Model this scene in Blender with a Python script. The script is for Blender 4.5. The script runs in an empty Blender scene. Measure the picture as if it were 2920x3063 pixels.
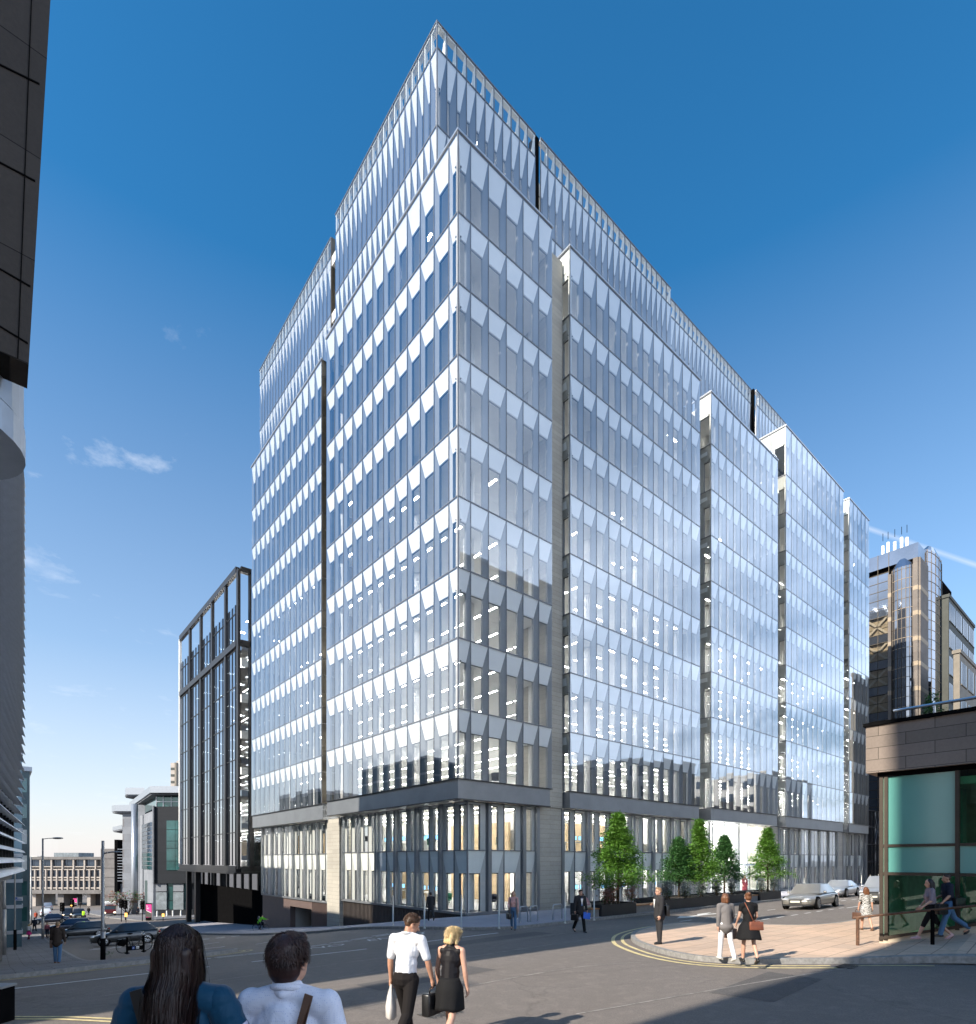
import bpy, bmesh, math, random
import numpy as np
from mathutils import Vector, Matrix
random.seed(7)
rad = math.radians
SC = bpy.context.scene
COL = SC.collection
# ------------------------------------------------------------ camera, sky, sun, exposure
F, CX, V0, H = 1724.0, 1460.0, 2572.0, 2.5          # focal length and horizon of the photograph (2920 x 3063 px)
ANG = math.atan2(2025, 1724)
CAMX, CAMY = -19.2894, -25.2101                      # world axes run along the office building's two faces
SUN_EL, SUN_AZ = 33.0, 178.5                         # azimuth of the direction towards the sun, from +X
cam = bpy.data.cameras.new('camera')
cam.sensor_fit = 'HORIZONTAL'; cam.sensor_width = 36
cam.lens = F / 2920 * 36; cam.shift_y = (V0 - 1531.5) / 2920
cam.clip_start = 0.05; cam.clip_end = 4000
camo = bpy.data.objects.new('camera', cam); COL.objects.link(camo)
camo.location = (CAMX, CAMY, H); camo.rotation_euler = (rad(90), 0, -(math.pi/2 - ANG))
SC.camera = camo
SC.render.engine = 'CYCLES'
SC.cycles.use_denoising = True
SC.cycles.max_bounces = 7; SC.cycles.transparent_max_bounces = 14; SC.cycles.glossy_bounces = 4
SC.cycles.diffuse_bounces = 3; SC.cycles.sample_clamp_indirect = 6; SC.cycles.caustics_reflective = False; SC.cycles.caustics_refractive = False
SC.view_settings.view_transform = 'Standard'; SC.view_settings.look = 'None'
SC.view_settings.exposure = 1.0; SC.view_settings.gamma = 1

def N(nt, t, **k):
    n = nt.nodes.new(t)
    for a, b in k.items():
        if a.startswith('i_'):
            n.inputs[a[2:].replace('_', ' ')].default_value = b
        else: setattr(n, a, b)
    return n
def mth(nt, op, a, b=None, c=None, clamp=False):
    n = nt.nodes.new('ShaderNodeMath'); n.operation = op; n.use_clamp = clamp
    for i, x in enumerate((a, b, c)):
        if x is None: continue
        if hasattr(x, 'is_linked') or hasattr(x, 'links'): nt.links.new(x, n.inputs[i])
        else: n.inputs[i].default_value = x
    return n.outputs[0]
def ramp(nt, fac, stops, interp='LINEAR'):
    n = nt.nodes.new('ShaderNodeValToRGB'); e = n.color_ramp.elements; n.color_ramp.interpolation = interp
    while len(e) < len(stops): e.new(0.5)
    for x, (p, c) in zip(e, stops):
        x.position = p; x.color = (c, c, c, 1) if isinstance(c, (int, float)) else (*c, 1)
    nt.links.new(fac, n.inputs[0]); return n.outputs[0]
def mixc(nt, f, a, b, mode='MIX'):
    n = nt.nodes.new('ShaderNodeMix'); n.data_type = 'RGBA'; n.blend_type = mode
    for i, x in ((0, f), (6, a), (7, b)):
        if hasattr(x, 'links'): nt.links.new(x, n.inputs[i])
        elif i == 0: n.inputs[0].default_value = x
        else: n.inputs[i].default_value = (*x, 1) if len(x) == 3 else x
    return n.outputs[2]

w = bpy.data.worlds.new('World'); SC.world = w; w.use_nodes = True
nt = w.node_tree; nt.nodes.clear(); L = nt.links.new
sky = N(nt, 'ShaderNodeTexSky', sky_type='NISHITA'); sky.sun_disc = False
sky.sun_elevation = rad(SUN_EL); sky.sun_rotation = rad(90 - SUN_AZ)
sky.air_density = 1.0; sky.dust_density = 0.1; sky.ozone_density = 3.0; sky.altitude = 50
tc = N(nt, 'ShaderNodeTexCoord')
sep = N(nt, 'ShaderNodeSeparateXYZ'); L(tc.outputs['Generated'], sep.inputs[0])
hsv = N(nt, 'ShaderNodeHueSaturation'); hsv.inputs['Saturation'].default_value = 1.31; hsv.inputs['Hue'].default_value = .492; L(sky.outputs[0], hsv.inputs['Color'])
# clouds: thin streaks everywhere low down, a broad bright bank in the half of the sky behind the camera
zc = mth(nt, 'MAXIMUM', sep.outputs[2], 0.03)
comb = N(nt, 'ShaderNodeCombineXYZ')
L(mth(nt, 'DIVIDE', sep.outputs[0], mth(nt, 'ADD', zc, .12)), comb.inputs[0]); L(mth(nt, 'DIVIDE', sep.outputs[1], mth(nt, 'ADD', zc, .12)), comb.inputs[1])
n1 = N(nt, 'ShaderNodeTexNoise', i_Scale=1.15, i_Detail=9.0, i_Roughness=.56, i_Distortion=.35); L(comb.outputs[0], n1.inputs['Vector'])
n2 = N(nt, 'ShaderNodeTexNoise', i_Scale=4.2, i_Detail=8.0, i_Roughness=.6, i_Distortion=.2); L(comb.outputs[0], n2.inputs['Vector'])
back = mth(nt, 'ADD', mth(nt, 'MULTIPLY', sep.outputs[0], .30), mth(nt, 'MULTIPLY', sep.outputs[1], -.95))
bank = ramp(nt, mth(nt, 'ADD', mth(nt, 'MULTIPLY', n1.outputs[0], .9), mth(nt, 'MULTIPLY', back, .50)), [(.62, 0), (.92, 1)])
bank = mth(nt, 'MULTIPLY', bank, ramp(nt, sep.outputs[2], [(.0, .9), (.5, .9), (.85, .0)]))
left = mth(nt, 'ADD', mth(nt, 'MULTIPLY', sep.outputs[0], -.75), mth(nt, 'MULTIPLY', sep.outputs[1], .66))
wisp = mth(nt, 'MULTIPLY', ramp(nt, n2.outputs[0], [(.58, 0), (.80, .7)]), ramp(nt, sep.outputs[1], [(.60, 0), (.74, 1)]))
wisp = mth(nt, 'MULTIPLY', wisp, ramp(nt, sep.outputs[2], [(.01, .3), (.2, .35), (.36, .5), (.46, .9), (.60, .7), (.68, .0)]))
hazef = ramp(nt, sep.outputs[2], [(.0, .92), (.1, .68), (.3, .30), (.7, .0)])
c1 = mixc(nt, hazef, hsv.outputs[0], (4.1, 3.95, 4.1))
# low bright cloud on the sun side, out of the view, that the hillside front mirrors; one vapour trail
lowb = mth(nt, 'MULTIPLY', ramp(nt, mth(nt, 'MULTIPLY', sep.outputs[0], -1.0), [(.30, 0), (.6, 1)]), ramp(nt, mth(nt, 'ADD', sep.outputs[2], mth(nt, 'MULTIPLY', n1.outputs[0], -.30)), [(.0, .9), (.16, .6), (.30, .0)]))
def pdir(u, v): q = at0(u, v); return q
def at0(u, v):
    x = (u-CX)/F; return Vector((math.sin(ANG)*x+math.cos(ANG), -math.cos(ANG)*x+math.sin(ANG), (V0-v)/F)).normalized()
tn = at0(2605, 1583).cross(at0(2920, 1690)).normalized(); tm_ = at0(2760, 1636)
dp = N(nt, 'ShaderNodeVectorMath', operation='DOT_PRODUCT'); L(tc.outputs['Generated'], dp.inputs[0]); dp.inputs[1].default_value = tn
dm = N(nt, 'ShaderNodeVectorMath', operation='DOT_PRODUCT'); L(tc.outputs['Generated'], dm.inputs[0]); dm.inputs[1].default_value = tm_
trail = mth(nt, 'MULTIPLY', ramp(nt, mth(nt, 'ABSOLUTE', dp.outputs['Value']), [(.0, .42), (.0014, .16), (.0032, 0)]), ramp(nt, dm.outputs['Value'], [(.975, 0), (.99, 1)]))
c1 = mixc(nt, mth(nt, 'MULTIPLY', trail, mth(nt, 'ADD', n2.outputs[0], .35)), c1, (5, 5.2, 5.6)); c1 = mixc(nt, lowb, c1, (8.5, 8.6, 8.8))
c2 = mixc(nt, wisp, c1, (5.6, 5.8, 6.2)); c2 = mixc(nt, bank, c2, (9.0, 10.4, 12.8))
bg = N(nt, 'ShaderNodeBackground'); bg.inputs['Strength'].default_value = 0.11; L(c2, bg.inputs['Color'])
wo = N(nt, 'ShaderNodeOutputWorld'); L(bg.outputs[0], wo.inputs[0])

sl = bpy.data.lights.new('sun', 'SUN'); sl.energy = 4.2; sl.angle = rad(.55); sl.color = (1, .91, .78)
so = bpy.data.objects.new('sun', sl); COL.objects.link(so)
sd = Vector((math.cos(rad(SUN_AZ))*math.cos(rad(SUN_EL)), math.sin(rad(SUN_AZ))*math.cos(rad(SUN_EL)), math.sin(rad(SUN_EL))))
so.rotation_euler = sd.to_track_quat('Z', 'Y').to_euler(); so.location = (-60, 0, 80)

# ------------------------------------------------------------ placing by sight lines, ground height
SA, CA = math.sin(ANG), math.cos(ANG)
def at(u, v, d):
    x = (u-CX)/F*d
    return Vector((CAMX + SA*x + CA*d, CAMY - CA*x + SA*d, H + (V0-v)/F*d))
def on_s(u, v, s):
    r = (u-CX)/F; d = (s-CAMX)/(SA*r+CA); return at(u, v, d)
def on_t(u, v, t):
    r = (u-CX)/F; d = (t-CAMY)/(SA-CA*r); return at(u, v, d)
def depth(p): return (p[0]-CAMX)*CA + (p[1]-CAMY)*SA
KN = np.concatenate([np.array([-900., -300, -120]), np.arange(-60, 62, 1.0), np.arange(65, 205, 5.0), np.array([250., 300, 400, 1500])])
def smoothk(T, Z):
    a = np.interp(KN, T, Z); b = a.copy()
    for k in range(2):
        for i in range(4, len(KN)-4): b[i] = (a[i-2]+a[i-1]*2+a[i]*2+a[i+1]*2+a[i+2])/8 if abs(KN[i]) < 60 else a[i]
        a = b.copy()
    return b
ZR = smoothk([-900, -60, -25, -20, -18, -15, -10, -5, 0, 2, 6, 11, 16, 35, 60, 150, 400, 1500], [.15, .15, .15, 0, -.1, -.2, -.5, -.6, -.75, -.95, -1.55, -2.1, -2.75, -4.65, -6.2, -9.5, -12, -14])
ZL = smoothk([-900, -60, -25, -20, -18, -15, -10, -7, -4, 0, 6, 11, 16, 30, 60, 150, 400, 1500], [.15, .15, .15, 0, -.1, -.2, -.5, -.6, -.8, -1.3, -2.1, -2.5, -2.9, -4.1, -6.2, -9.5, -12, -14])
SK = [-10, -9, -8, -7, -6, -5, -4]
def gz(s, t):
    f = min(1, max(0, (s+10)/6.)); return float(np.interp(t, KN, ZL)*(1-f)+np.interp(t, KN, ZR)*f)
def G(u, v, lift=0.0):
    d = 2.0
    while d < 400:
        p = at(u, v, d)
        if p.z < gz(p.x, p.y)+lift: return p
        d += .03
    return p

# ------------------------------------------------------------ materials
MATS = {}
def mat(name, col, rough=.6, metal=0.0, var=.14, scale=3.0, bump=0.0, spec=.5, col2=None, detail=5):
    if name in MATS: return MATS[name]
    m = bpy.data.materials.new(name); m.use_nodes = True; nt = m.node_tree; p = nt.nodes['Principled BSDF']
    tcn = N(nt, 'ShaderNodeTexCoord'); no = N(nt, 'ShaderNodeTexNoise', i_Scale=scale, i_Detail=float(detail), i_Roughness=.62)
    nt.links.new(tcn.outputs['Object'], no.inputs['Vector'])
    a = tuple(c*(1-var) for c in col); b = tuple(min(1, c*(1+var)) for c in col) if col2 is None else col2
    if col2 is not None: a = col
    nt.links.new(mixc(nt, ramp(nt, no.outputs[0], [(.3, 0), (.7, 1)]), a, b), p.inputs['Base Color'])
    p.inputs['Roughness'].default_value = rough; p.inputs['Metallic'].default_value = metal
    p.inputs['Specular IOR Level'].default_value = spec
    if bump:
        bn = N(nt, 'ShaderNodeBump', i_Strength=bump, i_Distance=.02); nt.links.new(no.outputs[0], bn.inputs['Height']); nt.links.new(bn.outputs[0], p.inputs['Normal'])
    MATS[name] = m; return m
def emit(name, col, s):
    if name in MATS: return MATS[name]
    m = bpy.data.materials.new(name); m.use_nodes = True; nt = m.node_tree; nt.nodes.clear()
    e = N(nt, 'ShaderNodeEmission'); e.inputs[0].default_value = (*col, 1); e.inputs[1].default_value = s
    o = N(nt, 'ShaderNodeOutputMaterial'); nt.links.new(e.outputs[0], o.inputs[0]); MATS[name] = m; return m
def glass(name, r0, tint, power=3.0, k=.7, gcol=(.95, .97, 1), rough=0.0, jit=.012):
    if name in MATS: return MATS[name]
    m = bpy.data.materials.new(name); m.use_nodes = True; nt = m.node_tree; nt.nodes.clear(); L = nt.links.new
    lw = N(nt, 'ShaderNodeLayerWeight', i_Blend=.5)
    fac = mth(nt, 'ADD', mth(nt, 'MULTIPLY', mth(nt, 'POWER', lw.outputs['Facing'], power), k), r0, clamp=True)
    oi = N(nt, 'ShaderNodeObjectInfo'); ge = N(nt, 'ShaderNodeNewGeometry')
    wn = N(nt, 'ShaderNodeTexWhiteNoise', noise_dimensions='1D'); L(oi.outputs['Random'], wn.inputs['W'])
    s1 = N(nt, 'ShaderNodeVectorMath', operation='SUBTRACT'); L(wn.outputs['Color'], s1.inputs[0]); s1.inputs[1].default_value = (.5, .5, .5)
    s2 = N(nt, 'ShaderNodeVectorMath', operation='SCALE'); L(s1.outputs[0], s2.inputs[0]); s2.inputs['Scale'].default_value = jit
    s3 = N(nt, 'ShaderNodeVectorMath', operation='ADD'); L(s2.outputs[0], s3.inputs[0]); L(ge.outputs['Normal'], s3.inputs[1])
    s4 = N(nt, 'ShaderNodeVectorMath', operation='NORMALIZE'); L(s3.outputs[0], s4.inputs[0])
    g = N(nt, 'ShaderNodeBsdfGlossy'); g.inputs['Color'].default_value = (*gcol, 1); g.inputs['Roughness'].default_value = rough; L(s4.outputs[0], g.inputs['Normal'])
    t = N(nt, 'ShaderNodeBsdfTransparent'); t.inputs[0].default_value = (*tint, 1)
    mx = N(nt, 'ShaderNodeMixShader'); L(fac, mx.inputs[0]); L(t.outputs[0], mx.inputs[1]); L(g.outputs[0], mx.inputs[2])
    o = N(nt, 'ShaderNodeOutputMaterial'); L(mx.outputs[0], o.inputs[0]); MATS[name] = m; return m
def bricks(name, c1, c2, mortar, bw, bh, msize=.02, rough=.8, axis='XY', bump=.25, nscale=6, offset=.5, var=.2):
    """stone courses or paving: brick pattern on two of the world axes"""
    if name in MATS: return MATS[name]
    m = bpy.data.materials.new(name); m.use_nodes = True; nt = m.node_tree; L = nt.links.new; p = nt.nodes['Principled BSDF']
    ge = N(nt, 'ShaderNodeNewGeometry'); se = N(nt, 'ShaderNodeSeparateXYZ'); L(ge.outputs['Position'], se.inputs[0]); co = N(nt, 'ShaderNodeCombineXYZ')
    if axis == 'XY': L(se.outputs[0], co.inputs[0]); L(se.outputs[1], co.inputs[1])
    else: L(mth(nt, 'ADD', se.outputs[0], se.outputs[1]), co.inputs[0]); L(se.outputs[2], co.inputs[1])
    b = N(nt, 'ShaderNodeTexBrick', offset=offset); b.inputs['Scale'].default_value = 1; b.inputs['Brick Width'].default_value = bw; b.inputs['Row Height'].default_value = bh
    b.inputs['Mortar Size'].default_value = msize; b.inputs['Color1'].default_value = (*c1, 1); b.inputs['Color2'].default_value = (*c2, 1); b.inputs['Mortar'].default_value = (*mortar, 1)
    L(co.outputs[0], b.inputs['Vector'])
    no = N(nt, 'ShaderNodeTexNoise', i_Scale=float(nscale), i_Detail=8.0, i_Roughness=.65); L(ge.outputs['Position'], no.inputs['Vector'])
    nb = N(nt, 'ShaderNodeTexNoise', i_Scale=.45, i_Detail=4.0); L(ge.outputs['Position'], nb.inputs['Vector'])
    f = mth(nt, 'MULTIPLY', mth(nt, 'ADD', mth(nt, 'MULTIPLY', no.outputs[0], 2*var), 1-var), mth(nt, 'ADD', mth(nt, 'MULTIPLY', nb.outputs[0], .5), .75))
    vm = N(nt, 'ShaderNodeVectorMath', operation='SCALE'); L(b.outputs['Color'], vm.inputs[0]); L(f, vm.inputs['Scale'])
    L(vm.outputs[0], p.inputs['Base Color']); p.inputs['Roughness'].default_value = rough; p.inputs['Specular IOR Level'].default_value = .25
    bn = N(nt, 'ShaderNodeBump', i_Strength=bump, i_Distance=.02); L(mth(nt, 'SUBTRACT', mth(nt, 'MULTIPLY', no.outputs[0], .6), b.outputs['Fac']), bn.inputs['Height']); L(bn.outputs[0], p.inputs['Normal'])
    MATS[name] = m; return m

# ------------------------------------------------------------ mesh builder
class MB:
    def __init__(s): s.v = []; s.f = []; s.m = []; s.mats = []
    def mi(s, m):
        if m not in s.mats: s.mats.append(m)
        return s.mats.index(m)
    def face(s, pts, m):
        b = len(s.v); s.v += [tuple(p) for p in pts]; s.f.append(tuple(range(b, b+len(pts)))); s.m.append(s.mi(m))
    def box(s, a, b, m, skip=''):
        x0, y0, z0 = a; x1, y1, z1 = b
        c = [(x0,y0,z0),(x1,y0,z0),(x1,y1,z0),(x0,y1,z0),(x0,y0,z1),(x1,y0,z1),(x1,y1,z1),(x0,y1,z1)]
        o = len(s.v); s.v += c; k = s.mi(m)
        for f in ((0,3,2,1),(4,5,6,7),(0,1,5,4),(1,2,6,5),(2,3,7,6),(3,0,4,7)):
            s.f.append(tuple(o+i for i in f)); s.m.append(k)
    def prism(s, poly, z0, z1, m):
        n = len(poly); a = len(s.v)
        zz0 = z0 if callable(z0) else (lambda x, y: z0); zz1 = z1 if callable(z1) else (lambda x, y: z1)
        s.v += [(x, y, zz0(x, y)) for x, y in poly] + [(x, y, zz1(x, y)) for x, y in poly]; k = s.mi(m)
        s.f.append(tuple(range(a+n-1, a-1, -1))); s.f.append(tuple(range(a+n, a+2*n))); s.m += [k, k]
        for i in range(n):
            j = (i+1) % n; s.f.append((a+i, a+j, a+n+j, a+n+i)); s.m.append(k)
    def solid(s, poly3, vec, m):
        """a planar outline swept along a vector"""
        n = len(poly3); a = len(s.v); V = Vector(vec); k = s.mi(m)
        s.v += [tuple(p) for p in poly3] + [tuple(Vector(p)+V) for p in poly3]
        s.f.append(tuple(range(a+n-1, a-1, -1))); s.f.append(tuple(range(a+n, a+2*n))); s.m += [k, k]
        for i in range(n):
            j = (i+1) % n; s.f.append((a+i, a+j, a+n+j, a+n+i)); s.m.append(k)
    def tube(s, pts, r, m, n=8, cap=True):
        pts = [Vector(p) for p in pts]; rs = r if isinstance(r, (list, tuple)) else [r]*len(pts); k = s.mi(m); rings = []
        for i, p in enumerate(pts):
            d = (pts[min(i+1, len(pts)-1)]-pts[max(i-1, 0)])
            if d.length < 1e-6: d = Vector((0, 0, 1))
            d.normalize(); u = d.orthogonal().normalized() if i == 0 else (u - d*u.dot(d)).normalized(); vv = d.cross(u)
            o = len(s.v); s.v += [tuple(p + (u*math.cos(2*math.pi*j/n)+vv*math.sin(2*math.pi*j/n))*rs[i]) for j in range(n)]; rings.append(o)
        for a, b in zip(rings, rings[1:]):
            for j in range(n): s.f.append((a+j, a+(j+1) % n, b+(j+1) % n, b+j)); s.m.append(k)
        if cap:
            s.f.append(tuple(rings[0]+j for j in range(n-1, -1, -1))); s.f.append(tuple(rings[-1]+j for j in range(n))); s.m += [k, k]
    def lathe(s, prof, m, n=20, c=(0, 0, 0), axis='z'):
        k = s.mi(m); rings = []
        for r, z in prof:
            o = len(s.v); rings.append(o)
            for j in range(n):
                a = 2*math.pi*j/n; x, y = r*math.cos(a), r*math.sin(a)
                q = (x, y, z) if axis == 'z' else ((z, x, y) if axis == 'x' else (x, z, y))
                s.v.append((c[0]+q[0], c[1]+q[1], c[2]+q[2]))
        for a, b in zip(rings, rings[1:]):
            for j in range(n): s.f.append((a+j, a+(j+1) % n, b+(j+1) % n, b+j)); s.m.append(k)
    def ball(s, c, r, m, R=None, n=12):
        k = s.mi(m); rx, ry, rz = r if isinstance(r, (tuple, list)) else (r, r, r); o = len(s.v); h = n//2
        for i in range(h+1):
            th = math.pi*i/h
            for j in range(n):
                ph = 2*math.pi*j/n; q = Vector((rx*math.sin(th)*math.cos(ph), ry*math.sin(th)*math.sin(ph), rz*math.cos(th)))
                if R is not None: q = R @ q
                s.v.append(tuple(Vector(c)+q))
        for i in range(h):
            for j in range(n): s.f.append((o+i*n+j, o+(i+1)*n+j, o+(i+1)*n+(j+1) % n, o+i*n+(j+1) % n)); s.m.append(k)
    def mesh(s, name, smooth=False):
        me = bpy.data.meshes.new(name); me.from_pydata(s.v, [], s.f)
        for m in s.mats: me.materials.append(m)
        if s.m: me.polygons.foreach_set('material_index', s.m)
        if smooth: me.polygons.foreach_set('use_smooth', [True]*len(me.polygons))
        me.update(); return me
    def build(s, name, parent=None, smooth=False, loc=None, bevel=0):
        me = s.mesh(name, smooth); o = bpy.data.objects.new(name, me); COL.objects.link(o)
        if parent: o.parent = parent
        if loc is not None: o.location = loc
        if bevel:
            b = o.modifiers.new('bevel', 'BEVEL'); b.width = bevel; b.segments = 2; b.limit_method = 'ANGLE'
        return o
def link(name, me, parent=None, loc=(0, 0, 0), rz=0):
    o = bpy.data.objects.new(name, me); COL.objects.link(o); o.location = loc; o.rotation_euler.z = rz
    if parent: o.parent = parent
    return o
def tag(o, label, cat, group=None):
    o['label'] = label; o['category'] = cat
    if group: o['group'] = group
    return o
def thing(name, label, cat, loc=(0, 0, 0), rz=0, group=None):
    o = bpy.data.objects.new(name, None); COL.objects.link(o); o.location = loc; o.rotation_euler.z = rz; o.empty_display_size = .3
    return tag(o, label, cat, group)
def kids(o): return [c for c in bpy.data.objects if c.parent == o]
KID = {}
def copy_thing(root, loc, rz=None, label=None, group=None, scale=None):
    if root.name not in KID: KID[root.name] = [(c, kids(c)) for c in kids(root)]
    r = root.copy(); COL.objects.link(r); r.location = loc
    if rz is not None: r.rotation_euler.z = rz
    if scale: r.scale = scale
    if label: r['label'] = label
    if group: r['group'] = group
    for c, gs in KID[root.name]:
        d = c.copy(); COL.objects.link(d); d.parent = r
        for g in gs:
            e = g.copy(); COL.objects.link(e); e.parent = d
    return r
def struct(o): o['kind'] = 'structure'; return o
# ============================================================ the glass office building
m_span = mat('white metal panel', (.86, .86, .84), .45, var=.02, scale=1.5)
m_pier = mat('grey metal pier', (.135, .145, .16), .45, .2, var=.06, scale=2)
m_frame = mat('slim glazing frame metal', (.17, .18, .20), .4, .4, var=.1)
m_dark = mat('dark frame metal', (.05, .052, .055), .4, .5, var=.1)
m_steel = mat('grey steel fascia', (.25, .265, .28), .38, .55, var=.10, scale=.7)
m_cop = mat('pale coping metal', (.45, .48, .52), .3, .7, var=.05)
m_glass = glass('facade glass', .16, (.94, .96, .97), 2.6, .84, (.88, .94, 1), jit=.018)
m_clear = glass('shopfront glass', .05, (.90, .93, .93), 3.5, .6, jit=.006)
m_ceil = mat('white ceiling', (.72, .72, .70), .8, var=.03)
m_carp = mat('grey office floor', (.32, .32, .32), .9, var=.1)
m_white = mat('white plaster', (.74, .74, .72), .7, var=.04, scale=.6)
m_lite = emit('ceiling light glow', (1, .97, .92), 26.0)
m_lite2 = emit('bright ceiling light glow', (1, .97, .92), 40.0)
m_span2 = mat('pale grey base panel', (.86, .85, .81), .5, var=.03)
m_pier2 = mat('light grey base pier', (.56, .55, .53), .5, 0, var=.05)
m_side = mat('warm grey side panel', (.42, .41, .38), .5, .1, var=.06)
m_stone = bricks('pale stone courses', (.42, .395, .34), (.355, .335, .29), (.22, .21, .18), 2.2, .30, .008, .85, 'Z', .35, 9)
m_brz = mat('bronze metal lining', (.10, .09, .07), .35, .6, var=.25, scale=1.2)
m_rib = mat('brown ribbed cladding', (.085, .072, .066), .55, .3, var=.12, scale=2)
m_brn = mat('brown metal cladding', (.155, .112, .10), .55, .3, var=.08, scale=1)
m_black = mat('black metal', (.006, .006, .0065), .9, 0, var=.2, spec=0.0)
m_wood = mat('oak panelling', (.44, .33, .20), .55, var=.2, scale=2)
m_int = mat('interior warm grey wall', (.40, .39, .37), .8, var=.1, scale=.5)

office = thing('office_building', 'tall glass office block with folded white panels and a stepped top on the street corner', 'building', (0, 0, 0))
CELL = {}
def cell_meshes(face, w, h, kind, gm):
    key = (face, round(w, 2), round(h, 2), kind, gm.name)
    if key in CELL: return CELL[key]
    T = (lambda r, d, z: (r, d, z)) if face == 'R' else (lambda r, d, z: (d, r, z))
    fl = face == 'L'
    def q(mb, pts, m):
        p = [T(*x) for x in pts]; mb.face(p[::-1] if fl else p, m)
    def bx(mb, a, b, m):
        p, s = T(*a), T(*b); mb.box(tuple(map(min, p, s)), tuple(map(max, p, s)), m)
    pane = MB(); q(pane, [(0.02, 0, 0.02), (w-.02, 0, .02), (w-.02, 0, h-.02), (.02, 0, h-.02)], gm)
    bx(pane, (-.017, -.012, 0), (.017, .05, h-.025), m_frame); bx(pane, (-.017, -.018, h-.028), (w-.017, .06, h+.024), m_frame)
    pn = MB()
    if kind == 'screen':
        D = .55
        bx(pn, (.03, .06, h-.12), (w+.03, .34, h-.03), m_span)
        pn.solid([T(w-.10, .07, 0), T(w-.10, .5, 0), T(w-.10, .16, h-.14), T(w-.10, .07, h-.14)], T(.07, 0, 0) if not fl else (0, .07, 0), m_span)
    else:
        m_span_, m_pier_ = {'base0': (m_span2, m_pier2), 'base1': (m_span2, m_pier2), 'side': (m_side, m_side)}.get(kind, (m_span, m_pier))
        D, q_, drop = {'office': (.13, .74, 1.22), 'top': (.14, .74, 1.75), 'upper': (.11, .42, 2.3), 'base0': (.13, .74, 1.35), 'base1': (.13, .74, .12), 'side': (.2, .5, 1.25)}[kind]
        r = w*q_; zb = h-drop
        q(pn, [(0, .05, h), (0, D, zb), (r, D, zb), (w, .05, h)], m_span_)
        q(pn, [(w, .05, h), (r, D, zb), (r, D, 0), (w, .05, 0)], m_pier_)
        q(pn, [(0, .05, h), (0, .05, 0), (0, D, 0), (0, D, zb)], m_span_)
        q(pn, [(r, D, 0), (r, D, zb), (r, D+.16, zb), (r, D+.16, 0)], m_pier)
        q(pn, [(0, D, zb), (0, D+.16, zb), (r, D+.16, zb), (r, D, zb)], m_span)
        q(pn, [(0, .05, .012), (w, .05, .012), (w, D+.02, .012), (0, D+.02, .012)], m_pier)
        bx(pn, (.0, D+.06, zb-.05), (r, D+.10, zb), m_dark)
    CELL[key] = (pane.mesh('window'), pn.mesh('spandrel_panel')); return CELL[key]
def facade(part, face, plane, rs, zs, kinds, gm=m_glass):
    for k in range(len(zs)-1):
        kd = kinds[k] if isinstance(kinds, (list, tuple)) else kinds
        for a, b in zip(rs, rs[1:]):
            me = cell_meshes(face, b-a, zs[k+1]-zs[k], kd, m_clear if kd == 'screen' else gm); loc = (a, plane, zs[k]) if face == 'R' else (plane, a, zs[k])
            link('window', me[0], part, loc); link('spandrel_panel', me[1], part, loc)
def div(a, b, n): return [a+(b-a)*i/n for i in range(n+1)]
ZF = [7.0, 10.85, 14.75, 18.65, 22.55, 26.45, 30.35, 34.3, 38.2, 42.6]
ZD = ZF[:-1] + [42.1, 47.05]
def part(name, loc=(0, 0, 0)):
    o = bpy.data.objects.new(name, None); COL.objects.link(o); o.parent = office; o.empty_display_size = .3; return o
KO, KT = ['office']*8+['top'], ['office']*9+['top']
# --- A: corner volume, B..E along the right street, G down the hill
fa = part('corner_bay_facade'); facade(fa, 'L', 0, [0, .87]+div(2.31, 16.68, 10), ZF, KO)
fb = part('corner_bay_facade'); facade(fb, 'R', 0, [0.0, .91, 2.22, 3.61, 4.98, 6.33, 7.54], ZF, KO)
VOL = {'B': (9.22, 25.5, 12, ZF, KO), 'C': (27.3, 40.46, 10, ZF, KO), 'D': (42.34, 58.8, 12, ZD, KT), 'E': (60.7, 68.0, 5, ZD, KT)}
for k, (a, b, n, zs, kd) in VOL.items():
    p = part('glass_bay_facade'); facade(p, 'R', 0, div(a, b, n), zs, kd)
    ps = part('side_facade'); facade(ps, 'L', a, [.02, 1.55], zs, ['side']*(len(zs)-2)+['top'], m_clear)
    if k == 'D': facade(ps, 'L', a, [1.55, 3.1, 4.6], zs[-2:], ['top'], m_clear)
fg = part('glass_bay_facade'); facade(fg, 'L', .5, div(18.65, 35.4, 13), ZF, KO)
# --- U: the set-back top storeys with an open glass screen round the roof
ZU = [41.4, 46.0, 50.6, 52.15]; KU = ['upper', 'upper', 'screen']
pu = part('upper_storey_facade'); facade(pu, 'L', .5, div(2.7, 16.2, 19), ZU, KU)
pu = part('upper_storey_facade'); facade(pu, 'L', .95, div(17.9, 34.4, 22), ZU, KU)
for a, b, t, n in ((.5, 8.75, 2.7, 11), (9.15, 25.3, 2.6, 22), (25.3, 41.4, 3.1, 22), (41.7, 57.8, 2.75, 22)):
    pu = part('upper_storey_facade'); facade(pu, 'R', t, div(a, b, n), ZU, KU)
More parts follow.
